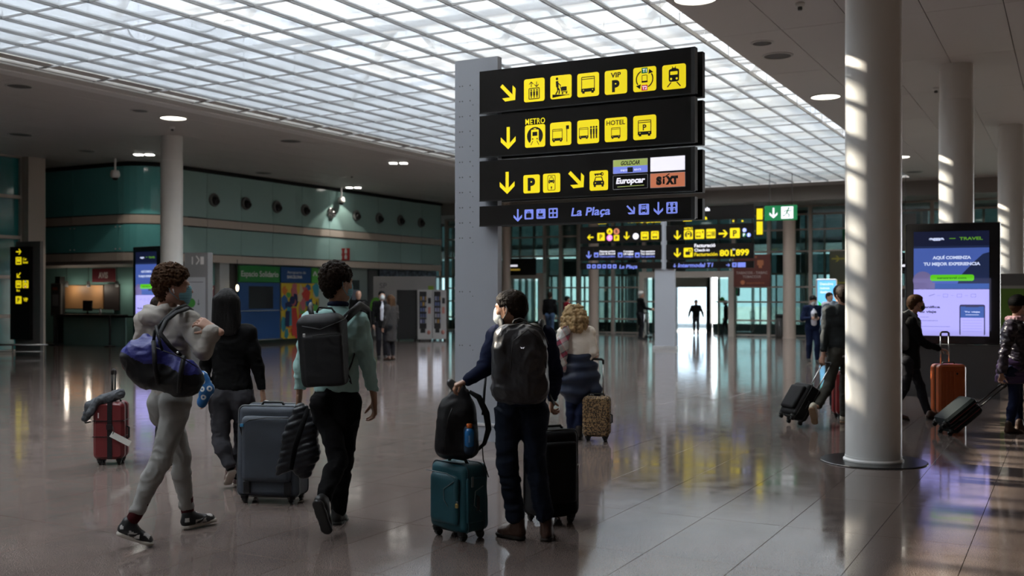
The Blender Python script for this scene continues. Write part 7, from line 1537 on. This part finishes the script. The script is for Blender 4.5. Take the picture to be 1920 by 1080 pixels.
def vending(px, D, rz, label, front=True, w=.72, h=1.78):
    t = thing('vending_machine', label, 'vending machine', V3(((px-960)/FPX*D, D, 0)), rz, 'vending machines'); dk = mat('machine_black', (.014, .014, .016), .4); wh = mat('machine_white', (.42, .41, .41), .4)
    MB().rbox((-w/2, 0, .06), (w/2, .8, h), .02, wh and 0).build('cabinet', dk, t)
    for x in (-w/2+.06, w/2-.06):
        for y in (.06, .7): MB().cyl((x, y, 0), .025, .06, 8).build('foot', dk, t)
    if not front: return t
    b = MB(); b.box((-w/2, -.03, .06), (-w/2+.05, 0, h)); b.box((w/2-.20, -.03, .06), (w/2, 0, h)); b.box((-w/2+.05, -.03, h-.06), (w/2-.2, 0, h)); b.box((-w/2+.05, -.03, .06), (w/2-.2, 0, .42)); b.build('door_frame', wh, t)
    MB().box((-w/2+.09, -.035, .28), (w/2-.24, -.03, .42)).build('delivery_flap', dk, t); MB().box((-w/2+.05, -.005, .42), (w/2-.2, .0, h-.06)).build('back_panel', dk, t)
    for k in range(5):
        z = .62+.2*k; sh = MB().box((-w/2+.06, -.02, z-.01), (w/2-.21, .0, z)).build('shelf', M_chrome, t)
        for i in range(5):
            c = random.Random(k*7+i+px).choice([(.10, .14, .3), (.3, .3, .32), (.35, .2, .05), (.08, .1, .2), (.25, .26, .4)]); m = mat('snack_%d' % int(c[0]*100), c, .4); MB().rbox((-w/2+.08+.085*i, -.024, z), (-w/2+.14+.085*i, -.006, z+.13), .01, axis=2).build('snack', m, sh)
    MB().box((w/2-.15, -.034, 1.30), (w/2-.05, -.03, 1.50)).build('keypad', dk, t); MB().box((w/2-.15, -.034, .95), (w/2-.06, -.03, 1.18)).build('coin_panel', mat('coin_pink', (.4, .16, .13), .5), t)
    MB().sph((w/2-.12, -.035, .30), (.06, .012, .08), 10).build('round_sticker', MATS['coin_pink'], t, True)
    l = bpy.data.lights.new('machine_light', 'AREA'); l.size = .3; l.size_y = 1.1; l.shape = 'RECTANGLE'; l.energy = .8; l.color = (.8, .85, 1); o = link(bpy.data.objects.new('machine_light', l)); o.parent = t; o.location = (-.08, -.25, 1.2); o.rotation_euler = (-math.pi/2, 0, 0)
    return t
vending(763, 36.2, .10, 'plain black vending machine seen from the side, left of the two lit ones', False, .70)
vending(797, 36.2, .10, 'lit white front vending machine in the middle of the three', True, .50); vending(824, 36.4, .10, 'lit white front vending machine at the right end of the three', True, .48)
# ---- car hire counter
cw = 23.66
def recess(px0, px1, z0, z1, v, m, name, parent, th=.06):
    u0, _ = u_on(px0, v); u1, _ = u_on(px1, v); return MB().uvbox(u0, u1, v-th, v, z0, z1).build(name, m, parent, world=True)
Yc = u_on(190, cw)[1]; uc = u_on(190, cw)[0]
ct = thing('service_counter', 'glass fronted car hire counter under the red sign', 'counter', UV(uc, cw-.6))
recess(122, 238, 0, .92, cw-.7, mat('counter_glass_front', (.25, .43, .40), .2), 'front_panel', ct); recess(120, 240, .92, .98, cw-.5, M_black, 'counter_top', ct, .5); recess(113, 122, 0, 2.2, cw-.65, M_black, 'side_post', ct, .2)
recess(122, 214, 1.02, 1.12, cw-.05, mat('counter_shelf', (.16, .28, .26), .3), 'back_shelf', ct)
pw = struct('wall_counter_back', MB().uvbox(u_on(121, cw)[0], u_on(196, cw)[0], cw-.06, cw, 1.15, 1.92).mesh(), mat('warm_wood_panel', (.40, .21, .09), .5)); dkw = mat('counter_dark_panel', (.03, .02, .02), .5)
recess(198, 225, 1.1, 1.95, cw-.01, dkw, 'poster_panel', GB)
for px in (125, 166, 219): 
    p = UV(u_on(px, cw-.4)[0], cw-.4, 2.02); t = thing('counter_lamp', {125: 'small hanging lamp at the left end of the counter', 166: 'small hanging lamp below the red sign', 219: 'small hanging lamp at the right end of the counter'}[px], 'lamp', p)
    MB().lathe([(.05, -.16), (.055, 0), (.03, .04)], 14).build('shade', M_pillar, t, True); MB().tube([(0, 0, .04), (0, 0, .48)], .008, 5).build('cord', M_black, t); MB().sph((0, 0, -.06), .04, 10).build('bulb', emat('counter_bulb', (1, .85, .65), 2), t, True)
    l = bpy.data.lights.new('counter_glow', 'POINT'); l.energy = 7; l.color = (1, .88, .72); l.shadow_soft_size = .05; o = link(bpy.data.objects.new('counter_glow', l)); o.parent = t; o.location = (0, 0, -.2)
def monitor(px, v, z, label, w=.42, h=.34):
    p = UV(u_on(px, v)[0], v, z); t = thing('monitor', label, 'monitor', p, HROT); MB().rbox((-w/2, 0, .10), (w/2, .05, .10+h), .02, axis=1).build('screen_housing', M_black, t); MB().box((-.03, .01, 0), (.03, .04, .12)).build('stand', M_black, t); MB().box((-.12, -.05, 0), (.12, .12, .015)).build('base', M_black, t)
monitor(163, cw-.75, .985, 'black monitor standing on the car hire counter')
p = UV(u_on(188, cw-.8)[0], cw-.8, .98); t = thing('sanitizer_bottle', 'small pale pump bottle on the counter', 'bottle', p); MB().lathe([(.035, 0), (.035, .16), (.012, .19)], 12).build('flask', M_pwh, t, True); MB().tube([(0, 0, .19), (0, 0, .24), (.03, 0, .24)], .006, 5).build('pump', M_pwh, t, True)
p = UV(u_on(104, cw-.9)[0], cw-.9, 0); t = thing('info_terminal', 'dark slim terminal with a pale sheet left of the counter', 'kiosk', p, HROT)
MB().rbox((-.24, 0, .95), (.24, .08, 1.98), .03, axis=1).build('head', M_dark, t); MB().box((-.06, .02, 0), (.06, .06, .95)).build('stem', M_dark, t); MB().box((-.2, -.1, 0), (.2, .2, .02)).build('foot', M_dark, t); MB().box((-.15, -.006, 1.25), (.14, 0, 1.62)).build('sheet', mat('terminal_sheet', (.30, .31, .34), .5), t); MB().box((-.15, -.006, 1.76), (.1, 0, 1.86)).build('logo_strip', M_mor, t)
def barrier_post(px, py, label):
    t = thing('queue_post', label, 'barrier post', gnd(px, py), 0, 'queue barrier posts'); MB().lathe([(.17, 0), (.17, .02), (.04, .04)], 24).build('foot', M_black, t); MB().cyl((0, 0, .03), .03, .92, 14).build('tube', M_black, t); MB().cyl((0, 0, .90), .038, .08, 14).build('belt_head', M_black, t); return t
a = barrier_post(102, 647, 'black queue barrier post left of the counter, near the terminal'); b_ = barrier_post(206, 649.5, 'black queue barrier post in front of the counter, nearer the big screen'); c_ = barrier_post(300, 652, 'black queue barrier post hidden behind the advertising screen')
for q, s_ in ((a, b_), (b_, c_)):
    d = s_.location-q.location; t = MB(); n = V3((-d.y, d.x, 0)).normalized()*.003; t.add([tuple(q.location+z+n*k) for z in (V3((0, 0, .90)), V3((0, 0, .96))) for k in (-1, 1)]+[tuple(s_.location+z+n*k) for z in (V3((0, 0, .90)), V3((0, 0, .96))) for k in (-1, 1)], [(0, 2, 6, 4), (1, 5, 7, 3), (0, 4, 5, 1), (2, 3, 7, 6)]); t.build('belt', M_black, q, world=True)
# ---- free standing poster column left of the mint man's friend: grey pylon with white poster
D = 24.3; t = thing('poster_pylon', 'grey pylon with a white poster right of the left white column', 'pylon', V3(((368-960)/FPX*D, D, 0)), -.25)
MB().box((-.30, 0, 0), (.30, .22, 2.60)).build('pylon_body', mat('pylon_grey', (.20, .20, .205), .45), t); MB().box((-.32, .02, 2.0), (-.30, .2, 2.6)).build('lit_edge', M_clip, t)
A = Art(Matrix.Translation(t.location) @ Matrix.Rotation(-.25, 4, 'Z')); A.rect(-.26, .35, .24, 2.02, mat('poster_white', (.38, .39, .42), .5), .003); A.rect(-.2, 1.90, .18, 1.915, mat('print_grey', (.10, .10, .11), .6), .004); A.disc(-.13, 1.42, .11, mat('poster_green', (.06, .26, .05), .5), .004); A.line([(.06, 1.50), (.06, 1.38)], .02, MATS['print_grey'], .004); A.line([(.03, 1.41), (.06, 1.37), (.09, 1.41)], .015, MATS['print_grey'], .004)
A.line([(.0, 2.32), (.08, 2.42), (.0, 2.52)], .03, M_pwh, .004); A.rect(.11, 2.32, .20, 2.50, M_pwh, .004); A.line([(-.1, 2.32), (-.1, 2.50)], .03, M_pwh, .004); A.build('poster', t)
# lamps glowing inside the shop behind
for px, py, lab in ((396, 541, 'bright round lamp inside the shop left of the black haired person'), (445, 540, 'bright round lamp inside the shop at the edge of the green banner')):
    v, Y = v_on(px, -23.2); t = thing('shop_lamp', lab, 'lamp', UV(-23.2, v, zof(py, Y))); MB().sph((0, 0, 0), (.05, .05, .11), 12).build('bulb', emat('shop_bulb', (1, .85, .6), 3), t, True); MB().tube([(0, 0, .15), (0, 0, .9)], .01, 5).build('cord', M_black, t)
# ---- litter bin, display, far boards
def litter(px, py, label, m, r=.22, h=.86):
    t = thing('litter_bin', label, 'litter bin', gnd(px, py)); MB().lathe([(r*.9, 0), (r, .03), (r, h-.1), (r*.96, h-.1)], 24).build('drum', m, t, True); MB().lathe([(r+.015, h-.12), (r+.015, h), (r*.7, h+.02), (r*.6, h-.02)], 24).build('rim', M_black, t, True)
    for k in range(16): a = 2*math.pi*k/16; MB().cbox((r*math.cos(a), r*math.sin(a), h/2-.03), (.014, .014, h-.2)).build('slat', M_grille, t)
litter(1465, 633, 'dark slatted litter bin in front of the far beige column', mat('bin_brown', (.06, .055, .05), .5))
t = thing('digital_display', 'bright blue digital display in the distance behind the blue suit', 'display', V3(((1550-960)/FPX*31, 31, 0)), -.05); MB().rbox((-.30, 0, .5), (.30, .12, 2.08), .03, axis=1).build('housing', M_clip, t); MB().box((-.28, .02, 0), (.28, .1, .5)).build('plinth', M_grey, t)
A = Art(Matrix.Translation(t.location) @ Matrix.Rotation(-.05, 4, 'Z')); A.rrect(-.27, .55, .27, 2.04, .02, emat('disp_blue', (.16, .55, .95), .9), .003); A.poly([(-.27, 1.45), (-.05, 1.25), (.27, .9), (.1, .88), (-.2, 1.15)], emat('disp_green', (.04, .5, .12), .9), .004)
for k, (tt, z) in enumerate((('Descubre', 1.90), ('nuevos', 1.78), ('destinos', 1.66))): A.text(tt, -.2, z, .07, emat('disp_white', (.8, .9, 1), .9), .004, .03, al='l')
A.build('screen', t)
flat(956, 1004, 484.5, 516, 42, lambda A, w, h: (A.rect(-w*.48, h*.02, -w*.2, h*.12, M_wht, .003), A.rect(-w*.48, -h*.22, -w*.1, -h*.12, mat('led_amber', (.3, .2, .03), .5, emit=(.3, .2, .03), es=.6), .003)), 'info_display', 'black information display above the left glass door', 'display', M_signblack)
flat(1372, 1386, 540, 555, 43, lambda A, w, h: A.rect(-w*.2, -h*.2, w*.2, h*.2, M_sgreen, .003), 'door_notice', 'small dark notice fixed inside the far glass wall', 'notice', M_dark)
# right edge: dark shop units behind the screen, grey kiosk with a green poster
t = thing('kiosk_wall', 'grey kiosk wall carrying a green poster at the right edge', 'kiosk', V3(((1905-960)/FPX*21.5, 21.5, 0)), HROT+.3); MB().box((-.55, 0, 0), (1.6, .3, 2.05)).build('wall_panel', mat('kiosk_grey', (.12, .12, .122), .5), t)
A = Art(Matrix.Translation(t.location) @ Matrix.Rotation(HROT+.3, 4, 'Z')); A.slab(-.48, .85, .35, 1.80, .01, mat('poster_frame', (.30, .30, .29), .4), .02); A.rect(-.40, .92, .22, 1.74, mat('poster_leaf_green', (.10, .20, .03), .5), .022); A.build('poster', t)
t = thing('check_in_unit', 'dark equipment unit partly seen between the near column and the big screen', 'machine', V3(((1700-960)/FPX*24, 24, 0)), -.1); MB().box((-.3, 0, 0), (.9, .5, 1.75)).build('cabinet', mat('unit_dark', (.045, .04, .038), .5), t); MB().box((-.3, -.03, 1.2), (-.05, 0, 1.55)).build('panel_screen', M_grey, t); MB().box((-.3, -.02, 1.75), (.9, .52, 1.82)).build('lid', M_beige, t)
flat(1690, 1706, 488, 508, 23.5, lambda A, w, h: A.rect(-w*.4, -h*.1, w*.3, h*.1, M_wht, .003), 'small_board', 'small black board left of the big screen', 'sign', M_signblack)
flat(1600, 1706, 402, 472, 34, lambda A, w, h: None, 'dark_hanging_board', 'large dark hanging board behind the near column', 'sign', mat('dark_board', (.03, .027, .024), .5), rod=True)
flat(1558, 1592, 470, 545, 34.5, [(lambda a, c: lambda A, w, h: arrow(A, a*w*.2, c*h*.3, .28, 0, mat('dim_yellow', (.14, .12, .005), .5), .2, .003))(a, c) for a in (-1, 1) for c in (-1, 1)], 'yellow_marked_board', 'dim dark board with yellow marks behind the person at the near column', 'sign', mat('dark_olive_board', (.02, .02, .008), .5))
# left edge railing
t = thing('railing', 'low metal railing at the left edge by the direction board', 'railing', gnd(45, 668)); 
for x in (-.9, -.3, .55): MB().cyl((x, 0, 0), .02, .30, 10).build('post', M_chrome, t)
MB().tube([(-1.6, 0, .30), (.62, 0, .30)], .022, 8).build('rail', M_chrome, t, True); MB().tube([(-1.6, 0, .12), (.5, 0, .12)], .014, 8).build('lower_rail', M_chrome, t, True)
